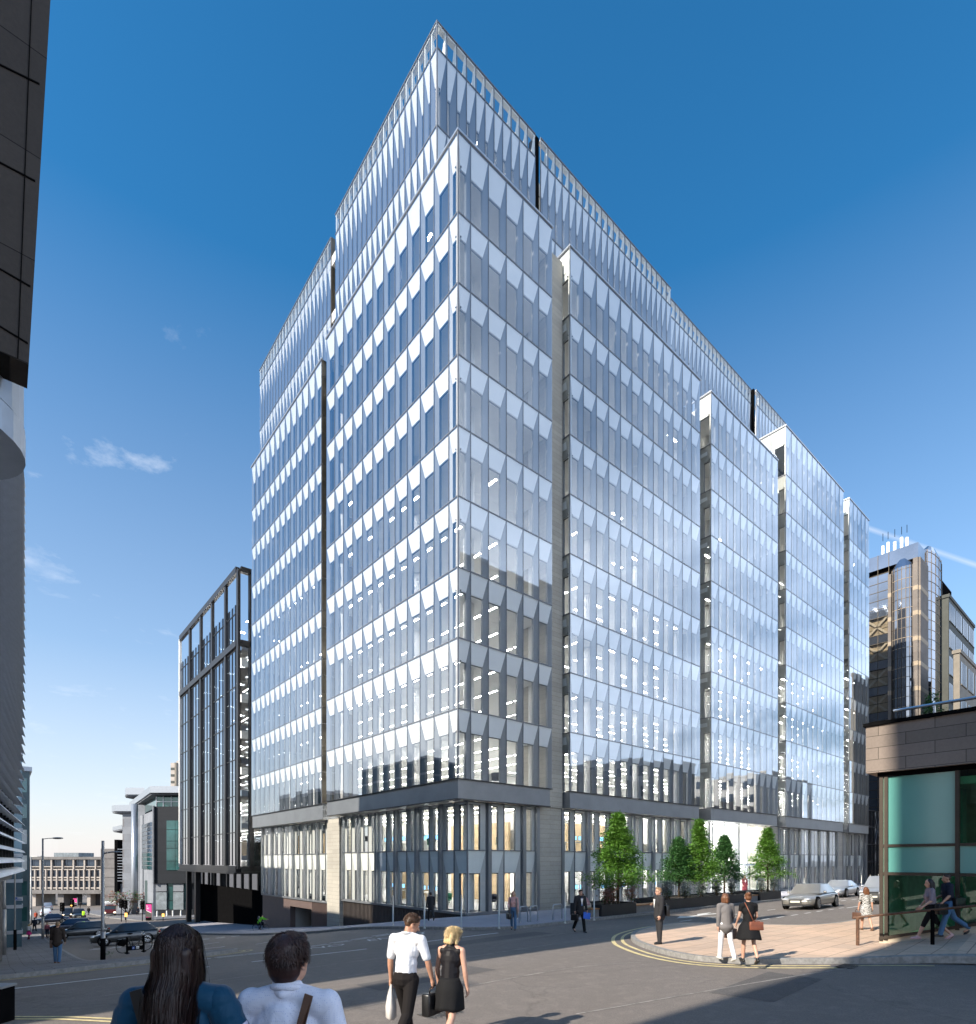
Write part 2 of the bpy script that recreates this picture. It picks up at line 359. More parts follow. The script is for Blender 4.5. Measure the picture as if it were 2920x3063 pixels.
# --- copings, fascia beams
def cop(a, b):
    mb = MB(); mb.box(a, b, m_cop); return mb.build('coping', office)
e = .05
cop((-e, -e, 42.63), (7.6, .10, 42.75)); cop((-e, .102, 42.63), (.10, 16.75, 42.75))
for k, (a, b, n, zs, kd) in VOL.items():
    cop((a-e, -e, zs[-1]+.03), (b+e, .1, zs[-1]+.14)); cop((a-e, .102, zs[-1]+.03), (a+.1, 4.6 if k == 'D' else 2.9, zs[-1]+.14))
cop((.45, 18.6, 42.63), (.6, 35.45, 42.75))
def beam(poly, z0=5.9):
    mb = MB(); mb.prism(poly, z0, 6.96, m_steel); return mb
b1 = beam([(.03, .03), (7.35, .03), (7.35, 1.6), (1.75, 1.6), (1.75, 16.6), (.03, 16.6)])
b1.prism([(-.1, -.1), (7.5, -.1), (7.5, .5), (.5, .5), (.5, 16.7), (-.1, 16.7)], 6.962, 7.0, m_dark)
b1.prism([(.0, .0), (7.4, .0), (7.4, .3), (.3, .3), (.3, 16.65), (.0, 16.65)], 5.84, 5.898, m_dark)
b1.build('fascia_beam', office)
for a, b in ((9.22, 25.5), (27.3, 40.46), (42.34, 58.8), (60.7, 68.0)):
    mb = beam([(a+.02, .03), (b-.15, .03), (b-.15, 1.6), (a+.02, 1.6)]); mb.prism([(a-.05, -.1), (b+.05, -.1), (b+.05, .4), (a-.05, .4)], 6.962, 7.0, m_dark); mb.build('fascia_beam', office)
mb = beam([(.55, 18.5), (2.2, 18.5), (2.2, 35.2), (.55, 35.2)], 5.75); mb.prism([(.42, 18.5), (1, 18.5), (1, 35.4), (.42, 35.4)], 6.962, 7.0, m_dark); mb.build('fascia_beam', office)
# --- stone piers and the linings between the volumes
def bxp(name, a, b, m, par=None):
    mb = MB(); mb.box(a, b, m); return mb.build(name, par or office)
bxp('stone_pier', (7.05, .72, -1.4), (9.18, 3, 5.89), m_stone); bxp('stone_pier', (7.62, .62, 5.90), (9.17, 3, 42.0), m_stone)
for a, b in ((25.2, 27.2), (40.4, 42.2), (58.85, 60.6)):
    bxp('stone_pier', (a, .72, -1.4), (b, 3, 5.89), m_stone); bxp('recess_lining', (a+.3, 1.45, 5.9), (b+.1, 3, 41.3), m_brz)
bxp('stone_pier', (1.0, 16.5, -6), (3, 18.7, 5.74), m_stone)
lin = MB()
for k in range(9):
    lin.box((.56, 18.63, ZF[k]+.03), (2.4, 18.66, ZF[k+1]-1.3), m_brz); lin.box((.56, 18.60, ZF[k+1]-1.28), (2.4, 18.66, ZF[k+1]-.03), m_brz)
    lin.box((.6, 18.58, ZF[k+1]-.03), (2.4, 18.66, ZF[k+1]+.03), m_dark)
lin.box((1.0, 17.82, 41.4), (2.8, 17.88, 50.6), m_brz); lin.box((1.0, 17.80, 50.6), (2.8, 17.88, 52.1), m_brz)
lin.build('recess_lining', office)
mb = MB(); mb.box((8.78, 2.75, 41.4), (9.12, 3.4, 52.2), m_black); mb.box((41.42, 2.9, 41.4), (41.68, 3.6, 52.2), m_black); mb.build('recess_lining', office)
mb = MB(); mb.box((2.4, 16.75, 5.9), (2.6, 18.6, 42.0), m_brz); mb.build('recess_lining', office)
# --- floors: slab, ceiling lights
def slab(z, rects, th=.75, roof=False):
    mb = MB()
    for a, b, c, d in rects:
        mb.box((a, b, z-th), (c, d, z-.012), m_ceil)
        mb.face([(a, b, z-.004), (c, b, z-.004), (c, d, z-.004), (a, d, z-.004)], m_carp)
    return mb.build('floor_slab', office)
MAIN = [(2.62, 3.02, 68, 34.9)]
RING = [(.42, .42, 7.5, 3.0), (.42, 3.0, 2.6, 16.6), (.95, 18.7, 2.6, 34.9), (9.3, .42, 25.4, 3.0), (27.4, .42, 40.4, 3.0), (42.5, .42, 58.7, 3.0), (60.8, .42, 67.9, 3.0)]
for z in ZF[1:]:
    slab(z if z < 42 else 42.0, MAIN+RING)
slab(47.0, [(42.5, .42, 58.7, 3.2), (60.8, .42, 67.9, 3.2)]); slab(46.0, [(1.0, 3.3, 58, 34)]); slab(50.55, [(1.0, 3.6, 58, 34)])
rng = random.Random(3)
def lights(z, s0=1.1, t0=1.2, zone=None):
    mb = MB()
    for i in range(26):
        s = s0+i*2.7
        if s > 66: break
        for j in range(8 if s > 13 else 20):
            t = t0+j*1.5
            if 16 < t < 19.3 and s < 2.6: continue
            if t < 3 and not any(a+.3 < s < c-1.3 for a, b, c, d in RING if b < 1): continue
            if rng.random() < (.04 if z < 22 else (.5 if z < 26 else .97) if min(s if s > 1 else 99, t) < 4.2 or (s < 4.2) else .05): continue
            if s < 13: mb.face([(s, t, z), (s, t+1.2, z), (s+.14, t+1.2, z), (s+.14, t, z)], m_lite); continue
            mb.face([(s, t, z), (s, t+.16, z), (s+1.25, t+.16, z), (s+1.25, t, z)], m_lite)
    o = mb.build('ceiling_lights', office); return o
for z in ZF[1:-1]+[42.0]: lights(z-.755)
lights(46-.76, 2.0, 4.2); lights(50.55-.76, 2, 4.2); m_keep = m_lite; m_lite = m_lite2; lights(6.3, 2.2, 1.9); lights(2.45, 2.4, 2.0); m_lite = m_keep
# --- structure behind: core walls, white columns
mb = MB(); mb.box((14, 13.4, -.5), (67.5, 13.7, 50.4), m_white); mb.box((13.4, 13.4, -.5), (13.7, 34, 50.4), m_white); mb.build('core_wall', office)
for s, t in [(2.35, 2.0)]+[(2.4, 2.0+5.6*i) for i in (1, 2, 3, 4, 5)]+[(2.3+5.62*i, 2.1) for i in range(1, 12)]:
    mb = MB(); mb.lathe([(.34, -.5), (.34, 41.9)], m_white, 16, (s, t, 0)); mb.build('column', office, True)
# --- the two glazed storeys under the beams
ZB = [-.55, 3.06, 5.86]
pb = part('base_facade'); facade(pb, 'L', 1.3, div(.8, 16.4, 12), ZB, ['base0', 'base1'], m_clear)
pb2 = part('base_facade'); facade(pb2, 'L', 1.5, div(18.8, 34.9, 12), [-.95, 3.0, 5.7], ['base0', 'base1'], m_clear)
pr = part('base_facade'); facade(pr, 'R', .8, div(1.3, 7.0, 4), ZB, ['base0', 'base1'], m_clear)
for a, b, n in ((9.3, 25.1, 12), (42.3, 58.8, 12), (60.7, 68, 5)):
    p = part('base_facade'); facade(p, 'R', .8, div(a, b, n), ZB, ['base0', 'base1'], m_clear)
def fins(pts, z0, z1, along):
    for x, y in pts:
        mb = MB(); mb.box((x-.13, y-.05, z0), (x+.13, y+.45, z1), m_steel) if along == 'R' else mb.box((x-.05, y-.13, z0), (x+.45, y+.13, z1), m_steel)
        mb.build('facade_fin', office)
fins([(1.2, t) for t in div(.8, 16.4, 6)[1:]], -.6, 5.84, 'L'); fins([(1.4, t) for t in div(18.8, 34.9, 6)], -.95, 5.7, 'L')
fins([(x, .7) for x in (2.9, 5.75, 6.95)], -.6, 5.84, 'R')
for a, b, n in ((9.3, 25.1, 6), (42.3, 58.8, 6), (60.7, 68, 3)): fins([(x, .7) for x in div(a, b, n)], -.6, 5.84, 'R')
mb = MB(); mb.box((1.15, .66, -.70), (7.04, 1.4, -.56), m_steel); mb.box((1.15, 1.4, -.70), (1.6, 16.48, -.56), m_steel); mb.box((1.35, 18.72, -1.1), (1.8, 35, -.96), m_steel)
for a, b in ((9.2, 25.19), (42.22, 58.84), (60.61, 68)): mb.box((a, .66, -.70), (b, 1.4, -.56), m_steel)
mb.build('window_sill', office)
mb = MB()                                              # ribbed wall down the hill
mb.box((1.36, .9, -6), (1.9, 16.49, -.705), m_rib)
for i in range(76): mb.box((1.30, 1.0+i*.204, -6), (1.37, 1.09+i*.204, -.706), m_rib)
mb.build('ribbed_plinth', office)
mb = MB(); mb.box((1.5, 18.71, -6), (2.0, 22.84, -1.12), m_brn); mb.box((1.5, 22.84, -1.81), (2.0, 27.66, -1.121), m_brn); mb.box((1.5, 27.661, -6), (2.0, 35.0, -1.12), m_brn)
for i in range(20): mb.box((1.45, 18.75+i*.204, -6), (1.51, 18.84+i*.204, -1.125), m_brn)
mb.build('brown_plinth', office)
mb = MB(); mb.box((2.0, 22.7, -6), (9, 22.83, -1.2), m_int); mb.box((2.0, 27.67, -6), (9, 27.8, -1.2), m_int); mb.box((9, 22.7, -6), (9.2, 27.8, -1.2), m_black); mb.box((2.0, 22.7, -1.19), (9, 27.8, -1.1), m_black); mb.build('garage_entrance', office)
mb = MB(); mb.box((9.2, .75, -1.4), (25.19, 1.3, -.705), m_stone); mb.box((42.2, .75, -1.4), (68, 1.3, -.705), m_stone); mb.box((1.32, .78, -1.4), (7.04, 1.4, -.705), m_stone); mb.build('stone_plinth', office)
mb = MB(); mb.box((2.0, 1.35, -.75), (67.9, 34.8, -.53), m_carp); mb.build('ground_floor', office)
mb = MB(); mb.box((1.9, 1.5, 2.5), (27, 12.9, 3.05), m_ceil); mb.box((1.9, 12.9, 2.5), (13.3, 34.8, 3.05), m_ceil); mb.box((41, 1.5, 2.5), (67.9, 12.9, 3.05), m_ceil); mb.build('floor_slab', office)
mb = MB(); mb.box((1.9, 1.62, 6.34), (67.9, 34.8, 6.9), m_ceil); mb.build('floor_slab', office)
mb = MB(); mb.box((68.06, .3, -1.2), (68.3, 34.8, 46.9), m_pier); mb.box((57.95, 2.9, 41), (58.15, 34, 52), m_pier); mb.build('end_wall', office)
# --- interior partitions seen on the two lower storeys
for a, b, m in (((8.5, 5.2, -.5), (8.7, 12, 2.4), m_wood), ((8.5, 5.2, 3.1), (8.7, 12, 5.2), m_wood), ((4.6, 9.5, -.5), (4.8, 15.4, 1.9), m_wood), ((5.2, 20, -.5), (5.4, 33, 2.2), m_int), ((4.4, 20, 3.1), (4.6, 33, 5), m_wood), ((12, 4.5, -.5), (24, 4.7, 2.4), m_white), ((15, 5.5, 3.1), (24, 5.7, 5.4), m_wood), ((44, 3.5, -.5), (67, 3.7, 6), m_int), ((25.2, 3.2, -.5), (25.4, 12, 6.2), m_white), ((9.2, 4.2, 3.1), (9.4, 12, 5.9), m_white)):
    bxp('partition', a, b, m)
# --- the tall lit entrance lobby
mb = MB(); mb.box((27.0, 6.0, -.5), (40.6, 6.2, 6.3), m_white); mb.box((27.0, 1.4, -.5), (27.2, 6, 6.3), m_white); mb.box((40.4, 3.1, -.5), (40.6, 6, 6.3), m_white); mb.build('lobby_wall', office)
mb = MB(); mb.face([(27.4, 5.2, 6.05), (27.4, 5.5, 6.05), (40, 5.5, 6.05), (40, 5.2, 6.05)], m_lite)
for i in range(5):
    mb.face([(28+i*2.6, 2.2, 6.3), (28+i*2.6, 2.6, 6.3), (29.8+i*2.6, 2.6, 6.3), (29.8+i*2.6, 2.2, 6.3)], m_lite)
    mb.face([(28+i*2.6, 3.7, 6.3), (28+i*2.6, 4.1, 6.3), (29.8+i*2.6, 4.1, 6.3), (29.8+i*2.6, 3.7, 6.3)], m_lite)
mb.build('lobby_lights', office)
pl = part('lobby_facade')
for a, b in zip(div(27.25, 40.3, 6), div(27.25, 40.3, 6)[1:]):
    z0 = 2.1 if 33 < a < 37.5 else -.55
    mb = MB(); mb.face([(a, 1.0, z0), (b, 1.0, z0), (b, 1.0, 5.86), (a, 1.0, 5.86)], m_clear); mb.box((a-.03, .96, -.55), (a+.03, 1.08, 5.86), m_cop)
    if z0 > 0: mb.box((a, .96, 2.05), (b, 1.06, 2.13), m_cop)
    mb.build('window', pl)
mb = MB()                                              # glass drum of the revolving door
mb.lathe([(1.25, 1.95), (1.25, 2.1), (0, 2.1)], m_cop, 28, (36.2, 1.1, 0)); mb.build('revolving_door', office, True)
for k in range(4):
    a = math.pi*(k/2+.2); mb = MB(); c, s = math.cos(a), math.sin(a)
    mb.box((-.02, -.02, -.5), (1.15, .02, 1.94), m_clear); mb.box((1.15, -.03, -.5), (1.2, .03, 1.94), m_dark); o = mb.build('door_leaf', office, loc=(36.2, 1.1, 0)); o.rotation_euler.z = a
mb = MB()
for a0 in (-.6, 2.55): mb.lathe([], m_clear)
for a0 in (.75, 3.9):
    P = [(36.2+1.25*math.cos(a0+i*.2), 1.1+1.25*math.sin(a0+i*.2)) for i in range(9)]
    for p, q in zip(P, P[1:]): mb.face([(*p, -.5), (*q, -.5), (*q, 1.95), (*p, 1.95)], m_clear)
mb.build('door_drum', office)
# ============================================================ ground
m_asph = mat('asphalt', (.062, .062, .066), .85, var=.3, scale=1.0)
def ground_mat(name, base, dark, spots, rough=.88):
    m = bpy.data.materials.new(name); m.use_nodes = True; nt = m.node_tree; p = nt.nodes['Principled BSDF']; L = nt.links.new
    ge = N(nt, 'ShaderNodeNewGeometry')
    a = N(nt, 'ShaderNodeTexNoise', i_Scale=38., i_Detail=4., i_Roughness=.8); b = N(nt, 'ShaderNodeTexNoise', i_Scale=.35, i_Detail=6., i_Roughness=.65); c = N(nt, 'ShaderNodeTexVoronoi', i_Scale=2.3); d = N(nt, 'ShaderNodeTexNoise', i_Scale=4., i_Detail=5.)
    e = N(nt, 'ShaderNodeTexVoronoi', i_Scale=.16, feature='DISTANCE_TO_EDGE'); f = N(nt, 'ShaderNodeTexNoise', i_Scale=1.2, i_Detail=4.)
    for x in (a, b, c, d, f): L(ge.outputs['Position'], x.inputs['Vector'])
    wv = N(nt, 'ShaderNodeVectorMath', operation='ADD'); L(ge.outputs['Position'], wv.inputs[0]); L(f.outputs['Color'], wv.inputs[1]); L(wv.outputs[0], e.inputs['Vector'])
    c1 = mixc(nt, ramp(nt, a.outputs[0], [(.36, 0), (.66, 1)]), dark, base)
    c1 = mixc(nt, mth(nt, 'MULTIPLY', ramp(nt, b.outputs[0], [(.35, 0), (.65, 1)]), .45), c1, tuple(x*.62 for x in base))
    c1 = mixc(nt, mth(nt, 'MULTIPLY', ramp(nt, d.outputs[0], [(.5, 0), (.75, 1)]), .25), c1, tuple(x*1.35 for x in base))
    c1 = mixc(nt, ramp(nt, e.outputs['Distance'], [(.0, .5), (.006, 0)]), c1, tuple(x*.4 for x in base))
    c1 = mixc(nt, ramp(nt, c.outputs['Distance'], [(.014, .8), (.024, 0)]), c1, spots)
    L(c1, p.inputs['Base Color']); L(mth(nt, 'ADD', mth(nt, 'MULTIPLY', b.outputs[0], .3), rough-.2), p.inputs['Roughness'])
    bn = N(nt, 'ShaderNodeBump', i_Strength=.5, i_Distance=.012); L(a.outputs[0], bn.inputs['Height']); L(bn.outputs[0], p.inputs['Normal'])
    MATS[name] = m; return m
m_road = ground_mat('road asphalt', (.225, .195, .172), (.105, .093, .086), (.42, .40, .36))
m_line = mat('white road paint', (.62, .62, .60), .7, var=.25, scale=6)
m_yel = mat('pale yellow road paint', (.60, .50, .26), .75, var=.25, scale=5)
m_flagp = bricks('pink paving flags', (.58, .42, .31), (.49, .37, .285), (.26, .20, .155), .9, .6, .012, .9, 'XY', .2, 7)
m_flagg = bricks('grey paving flags', (.20, .20, .21), (.16, .16, .17), (.07, .07, .07), .9, .6, .015, .9, 'XY', .25, 7)
m_plaza = bricks('lilac grey paving', (.33, .32, .35), (.30, .295, .325), (.24, .23, .25), 1.2, .6, .006, .8, 'XY', .12, 5)
m_kerb = mat('granite kerb', (.24, .235, .225), .85, var=.3, scale=9)
SX = [-900, -300, -120, -60, -30, -20, -15, -12, -10, -9, -8, -7, -6, -5, -4, 0, 10, 20, 40, 70, 120, 300, 900]
vs = [(s, t, gz(s, t)) for t in KN for s in SX]; n = len(SX)
fs = [(j*n+i, j*n+i+1, (j+1)*n+i+1, (j+1)*n+i) for j in range(len(KN)-1) for i in range(n-1)]
me = bpy.data.meshes.new('road'); me.from_pydata(vs, [], fs); me.materials.append(m_road); struct(link('road', me))

def sheet(name, poly, m, lift, kerb=None, kerb_mat=None, zf=None):
    """a flat outline laid on the ground and cut along the ground's knots so that it follows the hill"""
    bm = bmesh.new(); vv = [bm.verts.new((x, y, 0)) for x, y in poly]; bm.faces.new(vv)
    ys = [p[1] for p in poly]; xs = [p[0] for p in poly]
    for k in KN:
        if min(ys)+1e-4 < k < max(ys)-1e-4: bmesh.ops.bisect_plane(bm, geom=bm.verts[:]+bm.edges[:]+bm.faces[:], plane_co=(0, k, 0), plane_no=(0, 1, 0))
    for k in SX:
        if min(xs)+1e-4 < k < max(xs)-1e-4: bmesh.ops.bisect_plane(bm, geom=bm.verts[:]+bm.edges[:]+bm.faces[:], plane_co=(k, 0, 0), plane_no=(1, 0, 0))
    bmesh.ops.triangulate(bm, faces=bm.faces[:])
    Z = zf or (lambda x, y: gz(x, y)+lift)
    for v in bm.verts: v.co.z = Z(v.co.x, v.co.y)
    bmesh.ops.recalc_face_normals(bm, faces=bm.faces[:])
    if sum(f.normal.z for f in bm.faces) < 0: bmesh.ops.reverse_faces(bm, faces=bm.faces[:])
    me = bpy.data.meshes.new(name); me.materials.append(m)
    if kerb:
        me.materials.append(kerb_mat or m_kerb)
        r = bmesh.ops.extrude_edge_only(bm, edges=[e for e in bm.edges if e.is_boundary])
        for v in [g for g in r['geom'] if isinstance(g, bmesh.types.BMVert)]: v.co.z -= kerb
        for f in [g for g in r['geom'] if isinstance(g, bmesh.types.BMFace)]: f.material_index = 1
    bm.to_mesh(me); bm.free(); return struct(link(name, me))
def curve(pts, n=6, closed=False):
    out = []; P = [Vector((*p, 0)) for p in pts]; k = len(P)
    for i in range(k if closed else k-1):
        g = lambda j: P[j % k] if closed else P[min(max(j, 0), k-1)]
        a, b, c, d = g(i-1), g(i), g(i+1), g(i+2)
        for q in range(n):
            t = q/n; v = .5*((2*b)+(c-a)*t+(2*a-5*b+4*c-d)*t*t+(3*b-a-3*c+d)*t**3); out.append((v.x, v.y))
    if not closed: out.append(tuple(pts[-1]))
    return out
def off(pts, d):
    o = []
    for i, p in enumerate(pts):
        a = Vector(pts[max(i-1, 0)]); b = Vector(pts[min(i+1, len(pts)-1)]); t = (b-a).normalized(); o.append((p[0]-t.y*d, p[1]+t.x*d))
    return o
def stripe(name, pts, w, m, lift=.008):
    a, b = off(pts, w/2), off(pts, -w/2)
    return sheet(name, a+b[::-1], m, lift)
# pink island pavement on the right, its kerb and double yellow line
isl = curve([(30, -16.9), (16, -16.9), (9, -16.8), (5.2, -16.3), (4.3, -14.6), (4.2, -12.3), (3.6, -11.15), (1.4, -11.3), (-.9, -12.1), (-3.0, -13.6), (-4.4, -15.2), (-5.2, -16.5), (-5.5, -17.6), (-5.2, -18.5), (-4.5, -19.4), (-3.6, -20.4), (-2.6, -21.6), (-1.6, -23.5), (-1.0, -27)], 6)
def zisl(x, y): return gz(x, y)+.13+max(0, min(1, ((x+4.5)*4.1+(y+19.4)*2.9)/9.0))*max(0, min(2.2, -20.1-y))*.22
inner = off(isl, -.16) if off(isl, -.16)[40][0] > isl[40][0] else off(isl, .16)
sheet('pavement', inner+[(30, -27)], m_flagp, .13, zf=zisl)
k2 = sheet('kerb', isl+inner[::-1], m_kerb, .13, kerb=.17, zf=lambda x, y: zisl(x, y)+.004)
yl = [p for p in isl if p[0] < 3.8 and -19.9 < p[1] < -11]
sg = 1 if off(yl, 1)[12][0] < yl[12][0] else -1
stripe('road_marking', off(yl, sg*.30), .11, m_yel); stripe('road_marking', off(yl, sg*.62), .13, m_yel)
stripe('road_marking', off([p for p in isl if -21.7 < p[1] < -20.2], sg*.3), .1, m_yel)
# pavement round the office building
kb = curve([(75, -6.4), (40, -6.4), (27, -6.5), (14, -6.5), (4, -6.55), (0.4, -6.6), (-1.9, -6.5), (-3.5, -5.4), (-4.6, -3.0), (-5.3, 0.5), (-5.6, 8), (-5.6, 20), (-5.4, 36), (-5.4, 44), (-5.0, 50), (-3.5, 55), (0, 60), (6, 66)], 6)
sheet('pavement', off(kb, -.25)+[(6, 60), (6, 30), (1.6, 30), (1.6, 1.2), (75, 1.2)], m_plaza, .12)
sheet('kerb', kb+off(kb, -.25)[::-1], m_kerb, .125, kerb=.16)
# left pavement with its nose towards the junction
lp = curve([(-40, -4.6), (-22, -4.4), (-18.3, -4.35), (-17, -4.1), (-15.6, -3.9), (-14, -3.4), (-12.8, -2.7), (-12.1, -1.7), (-12.0, -.5), (-12.6, .4), (-13.6, .7), (-16, .9), (-16.3, 3), (-16.3, 12), (-16.0, 30), (-15.8, 45), (-15.6, 62), (-16.4, 66), (-18, 68)], 6)
sheet('pavement', off(lp, .14)+[(-40, 68)], m_flagg, .12); sheet('kerb', lp+off(lp, .14)[::-1], m_kerb, .125, kerb=.16)
yl = [p for p in lp if p[1] < .6 and p[0] > -30]
for d in (-.22, -.48): stripe('road_marking', off(yl, d), .09, m_yel)
# far pavements
sheet('pavement', [(-3, 76), (-1, 74), (30, 74), (30, 125), (-6, 125), (-5, 90)], m_flagg, .12, kerb=.15)
sheet('pavement', [(-40, 75), (-17.5, 75), (-19, 140), (-60, 140)], m_flagg, .12, kerb=.15)
# near left double yellow and terrace under the two onlookers
g0 = [tuple(G(u, v)[:2]) for u, v in ((-40, 3050), (180, 3050), (400, 3061))]
for d in (0, .18): stripe('road_marking', off(g0, d), .08, m_yel)
sheet('pavement', [(-23, -28), (-14, -28), (-14, -22.6), (-16.2, -21.8), (-19, -21.6), (-23, -21.6)], m_flagg, .48, kerb=.7)
# lane lines
def dash(a, b, t, w=.12, m=None, t2=None): stripe('road_marking', [(a, t), (b, t if t2 is None else t2)], w, m or m_line)
for a, b in ((-34, -24), (-19.8, -14.6), (-13.4, -13.0), (-12.0, -9.5), (-7.6, -3.4)): dash(a, b, -7.2, .13)
for x in (-14.25, -13.1, -12.1): dash(x-.6, x+.35, -4.35, .12); dash(x-.6, x+.35, -4.7, .12)
for k in range(9): dash(-2.9+7.6+k*1.62*1.02, -2.9+8.4+k*1.62*1.02, -12.95, .12)
dash(18.4, 20.6, -13.2, .13); dash(22, 40, -13.2, .13)
for k in range(16): dash(5.7+k*2.35, 6.75+k*2.35, -10.1, .12)
# the white arrow
sheet('road_marking', [(7.3, -8.95), (8.6, -8.35), (8.6, -8.7), (9.7, -8.75), (10.3, -8.35), (12, -8.3), (10.6, -8.75), (11.9, -8.95), (11.7, -9.2), (10.0, -9.0), (8.6, -9.1), (8.6, -9.5)], m_line, .008)
# give-way dashes at the foot of the hill
for k in range(9): dash(-15.0+k*1.05, -14.4+k*1.05, 17.5+.05*k, .35); dash(-14.7+k*1.05, -14.1+k*1.05, 18.6+.05*k, .35)
for x, t, l in ((-13, 8.5, 1.5), (-11, 8.2, 1.2), (-10.6, 12.2, 1.6), (-9, 5.6, 2.0), (-8.6, 4.0, 1.6), (-13.3, 5.0, 1.2)): dash(x, x+l, t, .16)
# words on the road: NO ENTRY, built as flat letter outlines on the asphalt
def road_words(txt, origin, ux, uy, size, stretch):
    cu = bpy.data.curves.new('w', 'FONT'); cu.body = txt; cu.size = 1; cu.resolution_u = 3; o = bpy.data.objects.new('w', cu); COL.objects.link(o)
    dg = bpy.context.evaluated_depsgraph_get(); me = bpy.data.meshes.new_from_object(o.evaluated_get(dg)); bpy.data.objects.remove(o)
    for v in me.vertices:
        a, b = v.co.x*size, v.co.y*size*stretch; x = origin[0]+ux[0]*a+uy[0]*b; y = origin[1]+ux[1]*a+uy[1]*b; v.co = (x, y, gz(x, y)+.011)
    me.materials.clear(); me.materials.append(m_line); struct(link('road_marking', me))
road_words('NO', (-10.75, -5.15), (1, 0), (.35, 1), .95, 1.05)
road_words('ENTRY', (-8.2, -4.9), (1, .0), (.35, 1), .95, 1.05)
for x, t in ((-10.1, -3.9), (-9.1, -3.75), (-8.1, -3.6), (-7.0, -3.4), (-6.2, -3.6)): dash(x, x+.8, t, .12); dash(x, x+.8, t+.35, .12)
m_seam = mat('worn seam in asphalt', (.30, .28, .26), .85, var=.5, scale=4)
m_patch = ground_mat('patched asphalt', (.13, .12, .115), (.06, .056, .054), (.3, .28, .26))
for pts in ([(-18, -15.9), (-9, -15.6), (-6.4, -16.6)], [(-13, -12.2), (-5, -11.6), (-2, -11.9)], [(-12, -18.9), (-4, -20.6), (6, -24)], [(-17.5, -10.2), (-8, -9.6), (2, -9.3)]): stripe('road_seam', curve(pts, 5), .035, m_seam, .006)
sheet('road_patch', [(-13.2, -14.6), (-9.8, -14.4), (-9.8, -13.2), (-13.2, -13.5)], m_patch, .005); sheet('road_patch', [(-8.2, -9.2), (-2.0, -9.0), (-2.0, -8.0), (-8.2, -8.3)], m_patch, .005); sheet('road_patch', [(-9, -20.8), (-6.2, -20.6), (-6.0, -19.4), (-9, -19.6)], m_patch, .005)
# drain and manhole covers
m_iron = mat('cast iron', (.09, .085, .08), .5, .6, var=.3, scale=12)
p = G(2540, 2892); mb = MB()
for i in range(9): mb.box((p.x-.3+i*.07, p.y-.16, p.z+.004), (p.x-.27+i*.07, p.y+.16, p.z+.016), m_iron)
mb.box((p.x-.34, p.y-.2, p.z-.01), (p.x+.36, p.y+.2, p.z+.006), m_black); tag(mb.build('drain_grate'), 'dark iron drain grate set in the road at the kerb', 'drain')
p = G(1330, 3035); mb = MB(); mb.box((-.35, -.3, -.01), (.35, .3, .008), m_iron)
for i in range(6):
    for j in range(5): mb.box((-.31+i*.11, -.26+j*.11, .008), (-.24+i*.11, -.19+j*.11, .013), m_iron)
tag(mb.build('manhole_cover', loc=p), 'rectangular iron manhole cover in the road behind the woman in black', 'manhole cover')
# ============================================================ the other buildings
m_bst = bricks('dark brown stone courses', (.27, .22, .185), (.20, .165, .14), (.07, .06, .05), 1.3, .335, .008, .85, 'Z', .4, 14)
m_teal = mat('teal opaque glass', (.12, .34, .30), .12, var=.06, scale=.5, spec=.7)
m_sunteal = mat('green glass panel with painted sun', (.30, .46, .36), .15, var=.05, spec=.6)  # paler green puts sunlight into the colour of the first narrow panes
m_ggl = glass('green tinted glass', .07, (.62, .84, .72), 3, .5)
m_mul = mat('brown bronze mullion', (.06, .047, .036), .45, .4, var=.15)
m_cream = mat('cream painted plinth', (.50, .44, .34), .8, var=.12, scale=3)
m_gint = mat('green grey interior wall', (.34, .44, .37), .8, var=.2)
pav = thing('glass_pavilion', 'low corner building of teal glass under a dark stone fascia with roof rail', 'building', (0, -19.9, 0))
PX, PY = 0.0, -19.9
def pb_(name, a, b, m, par=None):
    mb = MB(); mb.box((a[0]-PX, a[1]-PY, a[2]), (b[0]-PX, b[1]-PY, b[2]), m); return mb.build(name, par or pav)
pb_('fascia', (-.22, -36, 4.99), (16, -19.62, 6.32), m_bst); pb_('coping', (-.28, -36, 6.325), (16, -19.56, 6.42), m_black)
pb_('lintel', (-.06, -36, 4.86), (16, -19.86, 4.985), m_black)
sill = lambda t: .26+max(0, -19.9-t)*.275
TS = [-19.95, on_s(2652, 2500, 0).y, on_s(2865, 2500, 0).y, -24.3, -26.5, -29, -32]
for i, (a, b) in enumerate(zip(TS, TS[1:])):
    pb_('mullion', (-.05, a-.045, sill(a)-.1), (.08, a+.045, 4.855), m_mul)
    for z0, z1, m, nm in ((2.94, 4.85, m_sunteal if i == 0 else (m_teal if i < 2 else m_ggl), 'window'), (2.15, 2.86, m_sunteal if i == 0 else m_teal, 'spandrel_panel'), (None, 2.06, m_sunteal if i == 0 else m_ggl, 'window')):
        za, zb = (sill(a) if z0 is None else z0), (sill(b) if z0 is None else z0)
        mb = MB(); mb.solid([(0.0, a-.05-PY, za), (0.0, b+.05-PY, zb), (0.0, b+.05-PY, z1), (0.0, a-.05-PY, z1)], (.03, 0, 0), m); mb.build(nm, pav)
pb_('transom', (-.04, -36, 2.865), (.07, -19.9, 2.935), m_mul); pb_('transom', (-.04, -36, 2.065), (.07, -19.9, 2.145), m_mul)
mb = MB(); mb.solid([(-.03, 0, -.8), (-.03, -16, -.8), (-.03, -16, sill(-36)), (-.03, 0, sill(-19.9))], (.3, 0, 0), m_cream); mb.solid([(-.07, 0, .2), (-.07, -16, sill(-36)-.06), (-.07, -16, sill(-36)+.02), (-.07, 0, .28)], (.16, 0, 0), m_mul); mb.build('plinth', pav)
